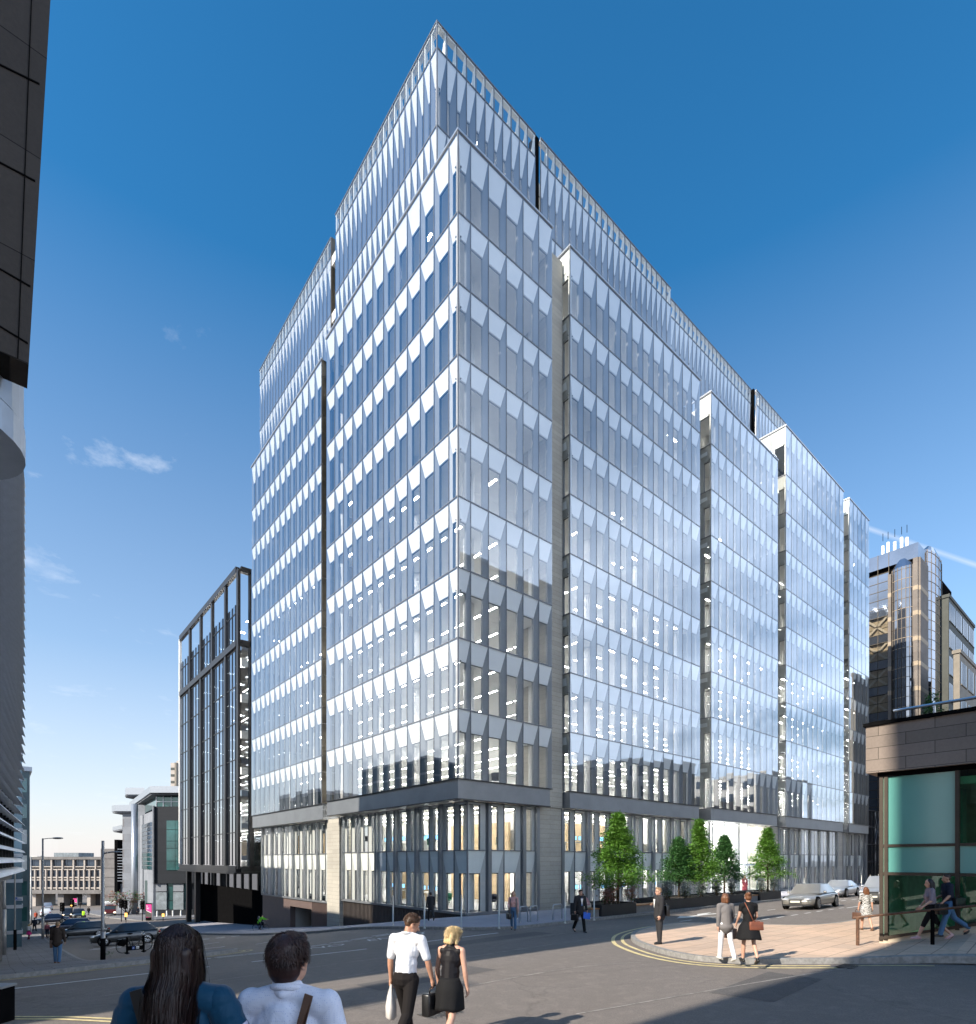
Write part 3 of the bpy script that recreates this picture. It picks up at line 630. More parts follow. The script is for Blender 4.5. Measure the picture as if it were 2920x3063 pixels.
pb_('side_wall', (.1, -20.1, -.5), (16, -19.92, 4.85), m_gint); pb_('floor', (.3, -36, .1), (16, -20.2, .3), m_gint); pb_('back_wall', (7, -36, .3), (7.2, -20.2, 4.8), m_gint); pb_('ceiling', (.1, -36, 4.5), (16, -20.2, 4.7), m_gint)
for t in (-21.3, -22.6): pb_('interior_column', (1.2, t-.25, .3), (1.7, t+.25, 4.5), m_teal)
mb = MB(); R = [on_s(2640+i*70, 2200, .35) for i in range(5)]
mb.tube([(.35, -.25, 6.78), (.35, -16, 6.78)], .045, m_cop)
for i in range(8): mb.tube([(.35, -1.2-i*2, 6.4), (.35, -1.2-i*2, 6.78)], .03, m_cop)
mb.build('roof_rail', pav)
# --- rusty handrail up the sloping pavement
rail = thing('handrail', 'rusty brown handrail on two posts beside the teal glass building', 'handrail', (-1.0, -19.6, 0))
m_rust = mat('rusty brown paint', (.12, .062, .036), .6, .2, var=.45, scale=14)
p1, p2 = on_s(2566, 2844, -.95), on_s(2790, 2826, -.95)
q1, q2 = on_s(2566, 2744, -.95), on_s(2790, 2722, -.95); dv = (q2-q1)
o0 = Vector((-1.0, -19.6, 0))
mb = MB(); mb.tube([q1-dv*.06-o0, q2+dv*1.2-o0], .032, m_rust, 8); mb.build('rail', rail)
for p, q, m in ((p1, q1, m_rust), (p2, q2, m_black)):
    mb = MB(); mb.tube([p-o0-Vector((0, 0, .15)), q-o0], .045, m, 8); mb.build('post', rail)

# --- bronze glass tower at the far end of the right street
m_bgl = mat('bronze mirror glass', (.30, .33, .38), .05, .9, var=.25, scale=.12)
m_bg2 = glass('bronze clear glass', .14, (.90, .88, .84), 3, .5)
m_gold = mat('brass glazing bar', (.07, .055, .035), .5, .4, var=.1)
m_pst = bricks('pinkish stone panels', (.20, .175, .155), (.17, .15, .135), (.14, .1, .08), 1.3, 1.35, .012, .8, 'Z', .1, 4)
m_pst2 = mat('cream stone band', (.36, .29, .21), .8, var=.1)
S1 = 86.0
ct = on_s(2747, 1621, S1); TC = ct.y; ZT = ct.z
tow = thing('glass_tower', 'bronze mirror glass tower with rounded glass bays and stone strips beyond the street end', 'building', (S1, TC, 0))
u6 = lambda x: 2570+x/2.937
v6 = lambda y: 1580+y/2.937
zz = lambda y, u=2747: on_s(u, v6(y), S1).z
def tb(name, a, b, m, par=None):
    mb = MB(); mb.box(a, b, m); return mb.build(name, par or tow)
T_ = lambda x: on_s(u6(x), 2000, S1).y-TC
tb('wall', (.6, .6, -3), (24, 26, ZT-.1), m_black)
tb('parapet', (0, 0, zz(250)), (.55, 26, ZT), m_bgl); tb('parapet', (.551, 0, zz(250)), (8, .5, ZT), m_bgl)
t0, t1 = T_(262), 26.0
mb = MB(); nb = int((t1-t0)/1.45)
for i in range(nb+1): mb.box((-.06, t0+i*1.45-.03, 0), (0.0, t0+i*1.45+.03, zz(120)), m_gold)
ph = (zz(300)-zz(1640))/17
for k in range(34):
    z = zz(300)-k*ph
    if z < 0: break
    mb.box((-.07, t0, z-.03), (-.005, t1, z+.03), m_gold)
mb.build('glazing_bars', tow)
for k in range(30):
    z = zz(300)-k*ph
    if z < ph: break
    lit = k in (5, 6, 8, 9, 11, 12, 14, 15, 17, 18)
    mb = MB(); mb.box((.0, t0, z-ph), (.03, t1, z), m_bg2 if lit else m_bgl); mb.build('window', tow)
m_brace = mat('pale steel brace', (.60, .56, .48), .6, var=.05)
for k in (5, 8, 11, 14, 17):
    zt, zb = zz(300)-k*ph, zz(300)-(k+2)*ph
    for j in range(4):
        ta, tb_ = t0+.2+j*2.9, t0+3.0+j*2.9
        mb = MB(); w = .22
        for A, B in (((ta, zb), (tb_, zt)), ((ta, zt), (tb_, zb))): mb.solid([(.06, A[0]-w, A[1]), (.06, A[0]+w, A[1]), (.06, B[0]+w, B[1]), (.06, B[0]-w, B[1])], (.12, 0, 0), m_brace)
        mb.build('brace', tow)
    tb('lit_floor', (.42, t0, zb-.1), (.5, t1, zt), mat('lit beige room', (.5, .44, .34), .8))
def strip(ta, tb2, z1, sx=-.25):
    mb = MB(); mb.box((sx, ta, -3), (.599, tb2, z1), m_pst)
    for y in (500, 720, 945, 1165, 1385): mb.box((sx-.02, ta-.02, zz(y+38)), (.58, tb2+.02, zz(y)), m_pst2)
    mb.build('stone_strip', tow)
strip(T_(285), T_(258), zz(330)); strip(T_(520), T_(478), zz(255))
def rbay(c, r, z1, axis):
    mb = MB(); arc = [math.pi*(i/8-.5) for i in range(9)]
    P = [((c[0]-r*.6*math.cos(a), c[1]-r*1.25*math.sin(a)) if axis == 'x' else (c[0]+r*1.25*math.sin(a), c[1]-r*.28*math.cos(a))) for a in arc]
    mb.prism(P, -3, z1, m_bgl); m2 = MB()
    for i, (x, y) in enumerate(P): m2.box((x-.045, y-.045, 0), (x+.045, y+.045, z1), m_mul)
    z = z1-.4
    for lev in range(30):
        for p, q in zip(P, P[1:]): m2.tube([(*p, z), (*q, z)], .05, m_pst2 if lev % 3 else m_mul, 4)
        z -= 1.5
    C = [(c[0], c[1])]; k = len(P); 
    for a, b in zip(P, P[1:]):
        mb.face([(*a, z1), (*b, z1), ((b[0]+c[0])/2, (b[1]+c[1])/2, z1+1.3), ((a[0]+c[0])/2, (a[1]+c[1])/2, z1+1.3)], m_bgl); mb.face([((a[0]+c[0])/2, (a[1]+c[1])/2, z1+1.3), ((b[0]+c[0])/2, (b[1]+c[1])/2, z1+1.3), (c[0], c[1], z1+1.5)], m_bgl)
    o = mb.build('rounded_bay', tow); m2.build('glazing_bars', o)
tm = (T_(285)+T_(478))/2; rbay((.3, tm), abs(T_(285)-T_(478))/2/1.25, zz(300), 'x')
s2 = on_t(u6(655), 2000, TC).x-S1; s3 = on_t(u6(720), 2000, TC).x-S1; s4 = on_t(u6(592), 2000, TC).x-S1
rbay((s2, .3), (s3-s4)/2/1.25, on_t(u6(655), v6(265), TC).z, 'y')
mb = MB(); mb.box((.2, -.25, -3), (s4, .59, zz(250)), m_pst)
for y in (500, 720, 945, 1165, 1385): mb.box((.18, -.27, zz(y+38)), (s4+.02, .5, zz(y)), m_pst2)
mb.build('stone_strip', tow)
for i, (a, b) in enumerate(((2.0, 9.5), (2.7, 9), (3.6, 8.8), (4.5, 9.3), (5.2, 8.7))):
    mb = MB(); mb.tube([(2.5, a, ZT-.2), (2.5, a, ZT+2.4+.3*(i % 2))], .22, m_span, 10); mb.tube([(2.5, a, ZT+3.2), (2.5, a, ZT+4.4)], .04, m_black, 5); mb.build('antenna', tow)
# --- podium and neighbours
pod = thing('podium_building', 'low black glass podium beyond the far end of the office block', 'building', (69, 2.2, 0))
mb = MB(); mb.box((.0, .1, -3), (17, 14, 9.6), mat('black mirror glass', (.012, .014, .018), .08, .3, var=.3, scale=.4)); mb.build('wall', pod)
mb = MB()
for i in range(12): mb.box((i*1.5-.04, -.02, -2), (i*1.5+.04, .1, 9.65), m_dark)
for z in (-.2, 2.2, 4.7, 7.2, 9.6): mb.box((-.04, -.03, z-.05), (17, .09, z+.05), m_dark)
mb.build('glazing_bars', pod)
mb = MB()
for i in (0, 3): mb.solid([(i*3+.2, .02, 5), (i*3+.5, .02, 5), (i*3+2.9, .02, 9), (i*3+2.6, .02, 9)], (0, .06, 0), m_pier); mb.solid([(i*3+2.6, .025, 5), (i*3+2.9, .025, 5), (i*3+.5, .025, 9), (i*3+.2, .025, 9)], (0, .05, 0), m_pier)
mb.build('brace', pod)
m_gcon = mat('grey green concrete', (.075, .08, .072), .85, var=.15, scale=.6)
m_gcon2 = mat('beige concrete', (.22, .195, .16), .85, var=.15, scale=.6)
m_win = mat('dark blue window glass', (.05, .07, .10), .08, .5, var=.3, scale=.3, spec=.8)
def gridblock(name, label, corner, size, nb, nf, fh, m, mw, faces='XY', win=.6, wh=.6, cat='building', group=None):
    """a block with recessed windows, one mesh per window"""
    x, y, z0 = corner; sx, sy, sz = size
    th = thing(name, label, cat, (x, y, z0), 0, group)
    mb = MB(); mb.box((0, 0, -4), (sx, sy, sz), m); mb.box((-.15, -.15, sz), (sx+.15, sy+.15, sz+.5), m); mb.build('wall', th)
    for k in range(nf):
        zb = sz-(k+1)*fh+fh*(1-wh)*.5
        if 'Y' in faces:
            bw = sx/nb
            for i in range(nb):
                mb = MB(); a = i*bw+bw*(1-win)/2; mb.box((a, -.04, zb), (a+bw*win, .06, zb+fh*wh), mw); mb.box((a-.1, -.12, zb-.15), (a+bw*win+.1, .0, zb-.02), m)
                for j in range(1, 5): mb.box((a+bw*win*j/5-.03, -.07, zb), (a+bw*win*j/5+.03, -.041, zb+fh*wh), m_dark)
                mb.build('window', th)
        if 'X' in faces:
            nx = max(1, int(round(sy/(sx/nb)))) if nb else 1; bw = sy/nx
            for i in range(nx):
                mb = MB(); a = i*bw+bw*(1-win)/2; mb.box((-.04, a, zb), (.06, a+bw*win, zb+fh*wh), mw); mb.build('window', th)
    return th
p = at(u6(787), v6(605), 92); gridblock('concrete_office', 'grey green concrete office block with ribbon windows right of the bronze tower', (p.x, p.y, 0), (19, 1.0, p.z), 4, 6, 4.3, m_gcon, m_win, 'Y', .84, .68)
p = at(u6(885), v6(1095), 80); gridblock('beige_block', 'low beige stone block in front of the grey concrete offices', (p.x, p.y, 0), (14, .7, p.z), 3, 3, 5.2, m_gcon2, m_win, 'Y', .7, .6)

# --- black steel framed building down the hill
SX0 = .8
DB = [on_s(u, 2000, SX0).y for u in (713, 676, 635.8, 601.7, 569, 539)]
DT = DB[0]; z0, z3 = on_s(715, 2600, SX0).z, on_s(715, 1700, SX0).z; z2 = on_s(715, 1920, SX0).z; zp = on_s(713, 1650+268/1.79, SX0).z
m_fr = mat('black painted steel', (.022, .022, .023), .42, .3, var=.15)
m_fr2 = mat('pale grey steel edge', (.60, .60, .58), .5, .2, var=.05)
m_dgl = glass('dark office glass', .26, (.30, .32, .34), 2.2, .85)
dk = thing('steel_frame_building', 'black steel framed glass office block down the hill beside the white panelled block', 'building', (SX0, DT, 0))
def kb_(name, a, b, m): mb = MB(); mb.box((a[0]-SX0, a[1]-DT, a[2]), (b[0]-SX0, b[1]-DT, b[2]), m); return mb.build(name, dk)
for i, t in enumerate(DB):
    kb_('post', (SX0-.14, t-.28, z0), (SX0+.15, t+.28, z3), m_fr if i < 5 else m_fr2)
kb_('post', (SX0+1.1, DT-.3, z0), (SX0+1.6, DT+.2, z3), m_fr)
for z in (z0, z2, z3): kb_('beam', (SX0-.2, DB[-1]-.3, z-.35), (SX0+.2, DB[0]+.3, z+.35), m_fr)
for z in (z0, z2, z3): kb_('beam', (SX0+.21, DT-.3, z-.3), (SX0+14, DT+.2, z+.3), m_fr)
for a, b in zip(DB, DB[1:]):
    kb_('window', (SX0+.05, a+.29, z0+.36), (SX0+.1, b-.29, z2-.36), m_dgl); kb_('window', (SX0+.05, a+.29, z2+.36), (SX0+.1, b-.29, zp), m_dgl)
    mb = MB()
    for i in range(1, 4): mb.box((SX0-.02-SX0, a+(b-a)*i/4-.03-DT, z0+.4), (SX0+.04-SX0, a+(b-a)*i/4+.03-DT, zp), m_fr)
    for i in range(1, 8): mb.box((.0, a+.3-DT, z0+i*4.05-.05), (.045, b-.3-DT, z0+i*4.05+.05), m_fr)
    mb.build('glazing_bars', dk)
for i in range(7):
    z = z0+i*4.05
    mb = MB(); mb.box((.5, .4, z-.4), (20, DB[-1]-DT, z), mat('dark ceiling', (.10, .10, .10), .8)); mb.build('floor_slab', dk)
    mb = MB()
    for j in range(7):
        for k in range(4): mb.face([(1.3+k*2.2, 1.2+j*3.6, z+3.62), (2.3+k*2.2, 1.2+j*3.6, z+3.62), (2.3+k*2.2, 1.6+j*3.6, z+3.62), (1.3+k*2.2, 1.6+j*3.6, z+3.62)], m_lite)
    mb.build('ceiling_lights', dk)
    if 0 < i < 6:
        mb = MB(); mb.lathe([(0, -.45), (.55, -.4), (.8, 0), (.55, .3), (0, .4)], emit('globe lamp glow', (1, .96, .86), 1.6), 14, (1.0, .9, z+2.9)); mb.build('globe_lamp', dk, True)
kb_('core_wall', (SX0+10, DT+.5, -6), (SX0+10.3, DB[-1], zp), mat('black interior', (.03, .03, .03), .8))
kb_('window', (SX0+.3, DT-.05, z0+.3), (SX0+14, DT-.02, z2-.3), m_dgl)
kb_('base_wall', (SX0+2.4, DT+.6, -7), (SX0+14, DB[-1]-1, -1.0), m_black); kb_('base_window', (SX0+2.6, DT+.6, -1.0), (SX0+2.65, DB[-1]-1, z0-.3), m_dgl)
for i in range(9): kb_('base_mullion', (SX0+2.45, DT+1+i*2.9, -1.0), (SX0+2.6, DT+1.3+i*2.9, z0-.35), m_fr)
kb_('soffit', (SX0-.4, DB[-1]-.3, z0-.55), (SX0+13, DT+.1, z0-.36), m_fr)
for t in (DB[4], DB[5]-1.0): kb_('column', (SX0+.6, t-.35, -8), (SX0+1.2, t+.35, z0-.56), m_fr)
kb_('link_wall', (3.2, 35.6, -7), (12, DT+.55, -.4), m_black); kb_('link_window', (3.3, 35.5, -.39), (12, 35.7, 5.4), m_dgl)

# --- civic building of pale stone and slate further down, seen square on
PHI = -(math.pi/2-ANG)
def frame(u, d): x = (u-CX)/F*d; return x
class LF:
    """local frame square to the line of sight down the hill: pixels at a chosen distance become metres"""
    def __init__(s, name, label, u, d, cat='building'):
        b = at(u, V0, d); s.u0, s.d0 = u, d; s.o = thing(name, label, cat, (b.x, b.y, 0), PHI)
    def X(s, u, d): return (u-CX)/F*d-(s.u0-CX)/F*s.d0
    def Z(s, v, d): return H+(V0-v)/F*d
    def box(s, name, ua, va, ub, vb, d, th, m, par=None):
        mb = MB(); mb.box((s.X(ua, d), d-s.d0, s.Z(vb, d)), (s.X(ub, d), d-s.d0+th, s.Z(va, d)), m); return mb.build(name, par or s.o)
m_lst = bricks('pale grey stone cladding', (.22, .235, .26), (.19, .205, .23), (.17, .17, .18), 2.2, 1.5, .02, .75, 'Z', .1, 3)
m_slate = bricks('dark slate cladding', (.012, .015, .021), (.009, .012, .017), (.02, .022, .03), 1.6, .8, .012, .6, 'Z', .1, 5)
m_tgl = mat('teal window glass', (.02, .085, .085), .06, .3, var=.5, scale=.35, spec=.9)
m_zinc = mat('zinc roof edge', (.34, .37, .41), .35, .6, var=.06)
m_soff = mat('grey soffit', (.15, .16, .18), .7)
m_mir = mat('mirror sky glass', (.42, .50, .56), .04, .9, var=.35, scale=.25)
U3 = lambda x: 300+x/3.937
V3 = lambda y: 2250+y/3.937
cv = LF('civic_building', 'pale stone and slate building with overhanging zinc roofs down the hill', U3(620), 98)
cb = lambda n, x0, y0, x1, y1, d, th, m: cv.box(n, U3(x0), V3(y0), U3(x1), V3(y1), d, th, m)
cb('slate_wall', 620, 640, 1100, 1545, 98, 14, m_slate); cb('wall_edge', 613, 630, 626, 1545, 97.6, .35, m_lst)
for k, (ya, yb) in enumerate(((805, 910), (915, 1045), (1050, 1130), (1135, 1280), (1285, 1390))): cb('window', 780, ya, 880, yb, 97.9, .15, m_tgl); cb('window', 884, ya, 960, yb, 97.9, .15, m_tgl)
mb = MB(); xa, xb = cv.X(U3(466), 110), cv.X(U3(616), 98)
za, zb_ = cv.Z(V3(1530), 99), cv.Z(V3(690), 98)
mb.solid([(xb, .2, -12), (xa, 12, -12), (xa, 12, zb_), (xb, .2, zb_)], (.6, .4, 0), m_lst); mb.build('stone_wall', cv.o)
mb = MB(); f = lambda q: (xa+(xb-xa)*q-.06, 12-11.8*q-.06)
for k in range(11):
    z = cv.Z(V3(1385), 102)+k*(cv.Z(V3(830), 102)-cv.Z(V3(1385), 102))/11; dz = (cv.Z(V3(830), 102)-cv.Z(V3(1385), 102))/11
    for j in range(5):
        a, b = f(.2+j*.15), f(.2+(j+1)*.15-.008); mb.face([(*a, z+.06), (*b, z+.06), (*b, z+dz-.06), (*a, z+dz-.06)], m_mir if k > 3 else m_tgl)
mb.build('window', cv.o)
cb('recess_wall', 418, 620, 530, 1860, 112, 8, m_lst); cb('stone_tower', 262, 690, 392, 1860, 113, 8, m_lst); cb('stone_tower_cap', 275, 650, 392, 690, 113.5, 6, m_zinc)
mb = MB(); mb.tube([(cv.X(U3(405), 106), 8, -13), (cv.X(U3(405), 106), 8, cv.Z(V3(610), 106))], .55, m_zinc, 12); mb.build('round_column', cv.o, True)
def slabroof(pts, v, dz, th=1.1):
    z = cv.Z(v, dz); mb = MB(); P = [(cv.X(u, d), d-98) for u, d in pts]; mb.prism(P, z-th, z, m_zinc)
    c = (sum(p[0] for p in P)/len(P), sum(p[1] for p in P)/len(P)); mb.prism([(c[0]+(x-c[0])*.93, c[1]+(y-c[1])*.93) for x, y in P], z-th-.25, z-th-.005, m_soff); mb.build('roof', cv.o)
slabroof([(U3(340), 125), (U3(585), 97), (560, 97), (560, 125)], V3(400), 97)
slabroof([(U3(290), 122), (U3(300), 118), (U3(520), 118), (U3(520), 130)], V3(418), 118, 1.4)
slabroof([(U3(135), 114), (U3(170), 112), (U3(392), 112), (U3(392), 124)], V3(622), 112, 1.2)
slabroof([(U3(145), 122), (U3(255), 114), (U3(262), 120), (U3(262), 130)], V3(868), 118, .8)
cb('glazed_storey', 662, 505, 1000, 650, 100, 9, m_tgl)
mb = MB()
for x in (662, 745, 840, 925): mb.box((cv.X(U3(x), 100)-.06, 1.9, cv.Z(V3(652), 100)), (cv.X(U3(x), 100)+.06, 2.0, cv.Z(V3(505), 100)), m_zinc)
mb.box((cv.X(U3(662), 100), 1.88, cv.Z(V3(587), 100)), (cv.X(U3(1000), 100), 1.99, cv.Z(V3(580), 100)), m_zinc); mb.build('glazing_bars', cv.o)
mb = MB(); mb.solid([(cv.X(U3(660), 100), 2.0, cv.Z(V3(650), 100)), (cv.X(U3(525), 112), 14, cv.Z(V3(650), 100)), (cv.X(U3(525), 112), 14, cv.Z(V3(505), 100)), (cv.X(U3(660), 100), 2, cv.Z(V3(505), 100))], (.4, .3, 0), m_tgl); mb.build('glazed_storey', cv.o)
m_glb = mat('textured grey glass block', (.17, .20, .22), .5, var=.35, scale=1.5)
cb('plinth', 650, 1855, 1100, 1960, 98.2, 10, m_slate); cb('back_wall', 645, 1545, 1100, 1856, 99, 9, m_slate)
for xa_, xb_ in ((655, 780), (858, 978)): cb('panel', xa_, 1650, xb_, 1856, 98.3, .6, m_glb); cb('panel_head', xa_, 1547, xb_, 1640, 98.3, .6, m_lst)
for xa_, xb_ in ((783, 855), (982, 1040)): cb('window', xa_, 1547, xb_, 1745, 98.6, .3, m_tgl); cb('window', xa_, 1752, xb_, 1856, 98.6, .3, m_tgl)
cb('lobby_glass', 525, 1512, 650, 1870, 103, 5, mat('grey green glass wall', (.10, .14, .14), .15, .2, var=.4, scale=.5))
cb('louvre_wall', 166, 1030, 204, 1650, 122, 6, m_black); cb('louvre_wall_side', 205, 1120, 258, 1550, 124, 4, m_black)
for k in range(12): cb('louvre', 202, 1140+k*34, 262, 1146+k*34, 121.5, .8, m_zinc)
cb('wall_base', 205, 1552, 262, 1900, 123, 5, m_lst)

# --- concrete bridge building across the far end of the street
m_conc = mat('grey concrete', (.17, .16, .155), .9, var=.25, scale=.5)
m_concl = mat('pale concrete frame', (.42, .375, .335), .85, var=.12, scale=.8)
U5 = lambda x: x/5.36
V5 = lambda y: 2550+y/5.36
ov = LF('bridge_building', 'long concrete office wing on piers bridging the far end of the street', U5(1050), 150)
ob = lambda n, x0, y0, x1, y1, d, th, m: ov.box(n, U5(x0), V5(y0), U5(x1), V5(y1), d, th, m)
ob('wall', 420, 112, 1612, 600, 150.9, 9, mat('dark recess concrete', (.10, .095, .09), .9)); ob('parapet', 420, 70, 1618, 113, 150, 11, m_conc); ob('edge_beam', 420, 600, 1622, 663, 150, 11, m_conc)
ob('roof_box', 865, 5, 1260, 69, 154, 6, m_glb)
for x in [467+87.3*i for i in range(14)]:
    for ya, yb in ((272, 437), (438, 600)): ob('frame_rib', x-8, ya, x+10, yb, 150.2, .7, m_concl)
for x in [555-90+177*i for i in range(7)]: ob('frame_rib', x-10, 114, x+12, 271, 150.2, .7, m_concl)
for ya, yb in ((222, 236), (392, 412), (560, 580), (266, 282), (434, 450)): ob('frame_rail', 420, ya, 1612, yb, 150.4, .4, m_concl)
for i in range(13):
    x = 475+87.3*i
    for ya, yb in ((286, 390), (452, 558)): ob('window', x+7, ya, x+70, yb, 150.7, .1, m_win)
for i in range(6):
    x = 478+177*i; ob('window', x+1, 120, x+72, 220, 150.7, .1, m_win); ob('window', x+76, 120, x+150, 220, 150.7, .1, m_win)
for xa_, xb_ in ((520, 572), (925, 1020), (1395, 1450)): ob('pier', xa_, 664, xb_, 1010, 151, 7, m_concl if xa_ > 1000 or xa_ < 600 else m_conc)
ob('pier_wall', 1452, 664, 1700, 1000, 153, 6, mat('dark pier brick', (.05, .045, .045), .9)); ob('concrete_tower', 1615, -60, 1850, 1000, 149, 11, m_conc)
for k in range(5): ob('panel_joint', 1617, 100+k*150, 1848, 104+k*150, 148.95, .08, m_black)
ft = LF('far_tower', 'far off beige tower block above the zinc roofs', U3(860), 260)
ft.box('wall', U3(828), V3(125), U3(875), V3(900), 260, 10, m_concl); ft.box('corner_pier', U3(875), V3(122), U3(896), V3(900), 259.5, 10, m_gcon2); ft.box('wall', U3(897), V3(100), U3(940), V3(900), 262, 10, m_concl)
for k in range(5): ft.box('window', U3(830), V3(182+k*78), U3(872), V3(210+k*78), 259.9, .3, m_gcon); ft.box('window', U3(899), V3(150+k*78), U3(915), V3(178+k*78), 261.9, .3, m_gcon)

# --- left side of the street: louvred block, blue glass block, stone corner building overhead
m_lv = mat('pale metal louvre blade', (.72, .75, .80), .5, .1, var=.1)
m_lvd = mat('dark louvre wall', (.15, .165, .19), .6, .2, var=.2)
P0, P1 = at(-95, V0, 15.5), at(36, V0, 28.5); dL = (P1-P0); Ln = dL.length; rzL = math.atan2(dL.y, dL.x)
lb = thing('louvred_building', 'dark office block covered with rows of pale horizontal louvre blades at the left edge', 'building', (P0.x, P0.y, 0), rzL)
mb = MB(); mb.box((0, .0, 1.6), (Ln, 16, 21.6), m_lvd); mb.build('wall', lb)
mb = MB(); mb.box((0, .35, -4), (Ln-.3, 15, 1.6), mat('dark shopfront stone', (.06, .06, .065), .6, var=.3, scale=2)); mb.build('base_wall', lb)
bl = MB()
prof = [(0, .06), (-.18, .055), (-.34, .02), (-.45, -.05), (-.52, -.15), (-.44, -.08), (-.32, -.015), (-.16, .015), (0, .02)]
bl.solid([(0, y, z) for y, z in prof], (Ln+.06, 0, 0), m_lv); bm_ = bl.mesh('louvre_blade')
for k in range(44): link('louvre_blade', bm_, lb, (0, 0, 2.1+k*.445))
for k in range(int(Ln/1.6)):
    mb = MB(); mb.box((.8+k*1.6, -.12, 2), (.86+k*1.6, -.001, 21.5), m_dark); mb.build('louvre_post', lb)
m_bl2 = mat('blue grey glass', (.08, .14, .18), .1, .4, var=.35, scale=.25)
U7 = lambda x: x/2.81
V7 = lambda y: 2000+y/2.81
def street_front(name, label, uR, vtop, t, wd, dp, m):
    """a block on the left of the street: front across the street line, flank running with it"""
    p = on_t(uR, vtop, t); th = thing(name, label, 'building', (p.x, t, 0)); mb = MB(); mb.box((-wd, 0, -12), (0, dp, p.z), m); mb.build('wall', th); return th, p
bb, p = street_front('blue_glass_block', 'slim blue grey glass block beyond the louvred offices', 65.5, V7(270), 30, 5, 14, m_bl2)
for k in range(int((p.z+6)/1.9)): mb = MB(); mb.box((-5, -.08, p.z-1.9*k-.25), (.06, 14, p.z-1.9*k), m_zinc); mb.build('floor_band', bb)
to, p = street_front('teal_office', 'teal glass office block at the left end of the street with lit rooms', 89, V7(865), 58, 9, 14, mat('teal office cladding', (.045, .085, .10), .3, .2, var=.3, scale=.4))
mb = MB(); mb.box((-9, -.2, p.z), (.2, 14, p.z+.5), m_zinc); mb.build('cornice', to)
for k in range(7):
    for j in range(2): mb = MB(); mb.box((-2.3+j*1.15, -.05, p.z-2.4-k*2.9), (-1.4+j*1.15, .06, p.z-.8-k*2.9), m_tgl if (k*2+j) % 5 not in (0, 2) else mat('lit room white', (.75, .78, .76), .6)); mb.build('window', to)
T1 = -12.0
st = thing('stone_corner_building', 'dark stone upper wall overhanging at the top left corner of the view', 'building', (-19, T1, 0))
a, b = on_t(86, 1090, T1), on_t(151, 0, T1); c = b+(b-a)*.16; zb0 = a.z
sl_ = on_t(0, 1062, T1).z
m_dst = bricks('dark weathered stone', (.060, .053, .048), (.052, .046, .042), (.012, .011, .010), 6, 1.9, .01, .85, 'Z', .5, 12)
O = Vector((-19, T1, 0))
mb = MB(); mb.solid([(-14, 0, zb0+.3), Vector((a.x, T1, zb0))-O, Vector((c.x, T1, c.z))-O, (-14, 0, c.z)], (0, .7, 0), m_dst); mb.build('overhang', st)
mb = MB(); mb.solid([Vector((a.x-.16, T1-.02, zb0+.02))-O, Vector((a.x-.145, T1-.02, zb0+.02))-O, Vector((c.x-.275, T1-.02, c.z))-O, Vector((c.x-.29, T1-.02, c.z))-O], (0, .015, 0), m_black)
for v in (210, 500, 815, 985):
    p, q = on_t(-60, v-42, T1), on_t(118-(v-210)*.045, v+45, T1); mb.solid([Vector((p.x, T1-.02, p.z))-O, Vector((q.x, T1-.02, q.z))-O, Vector((q.x, T1-.02, q.z+.025))-O, Vector((p.x, T1-.02, p.z+.025))-O], (0, .015, 0), m_black)
mb.build('stone_joint', st)
mb = MB(); mb.box((-24, .3, -2), (-2.6, 12, c.z-.1), m_dst); mb.build('wall', st)
R_ = 1.3; e_ = on_t(72, 1100, T1+.25+R_); cx_, cy_ = e_.x-R_-O.x, .25+R_
za, zb1, zc1 = zb0+2.2, on_t(70, 1305, T1+.25+R_).z, on_t(70, 1388, T1+.25+R_).z
arc = [(cx_+R_*math.cos(x), cy_+R_*math.sin(x)) for x in [math.pi*(-.55+.062*i) for i in range(18)]]
m_wm = mat('pale curved metal', (.38, .42, .47), .35, .5, var=.06)
mb = MB(); mb.prism(arc, zb1+.04, za, m_wm); mb.prism([(cx_+(x-cx_)*1.02, cy_+(y-cy_)*1.02) for x, y in arc], zc1, zb1, m_wm); mb.prism([(cx_+(x-cx_)*.97, cy_+(y-cy_)*.97) for x, y in arc], zb1-.01, zb1+.05, m_black); mb.build('curved_balcony', st)

# --- blocks that stand outside the view and show as reflections and shadows
m_sand = mat('sandstone wall', (.36, .29, .21), .85, var=.15, scale=.4)
m_gw2 = mat('pale tower wall', (.80, .79, .76), .8, var=.08, scale=.4)
m_gw = mat('grey office wall', (.58, .56, .53), .8, var=.12, scale=.4)
gridblock('sandstone_block', 'tall sandstone block behind the viewer on the near side of the junction', (-62, -48, 0), (24, 28.75, 33), 6, 8, 4, m_sand, m_win, 'XY', .45, .55)
gridblock('concrete_tower', 'narrow concrete block added unseen behind the viewer for its shadow', (-52, -14.6, 0), (7, 1.5, 21), 2, 4, 5, m_conc, m_win, 'Y', .4, .4)  # unseen, added to drop a band of shade across the near road
gridblock('shade_block', 'grey office block added out of view on the left to shade the street', (-44, 13, -3), (20, 38, 17), 5, 4, 4, m_gw, m_win, 'X', .5, .5)  # unseen, added to keep sun off the street through the left gap
gridblock('grey_tower', 'tall grey tower across the road behind the viewer', (22, -62, 0), (27, 24, 45), 7, 10, 4, m_gw2, m_win, 'XY', .36, .5)
for i, (x, wd, h) in enumerate(((52, 22, 17), (76, 18, 22), (97, 26, 15), (126, 30, 24))):
    gridblock('far_block', ('lower grey', 'taller grey', 'low sandstone', 'long tall')[i]+' block across the right street out of view', (x, -64, 0), (wd, 24, h), 6, max(3, int(h/4)), 4, m_gw if i != 2 else m_sand, m_win, 'XY', .5, .5)
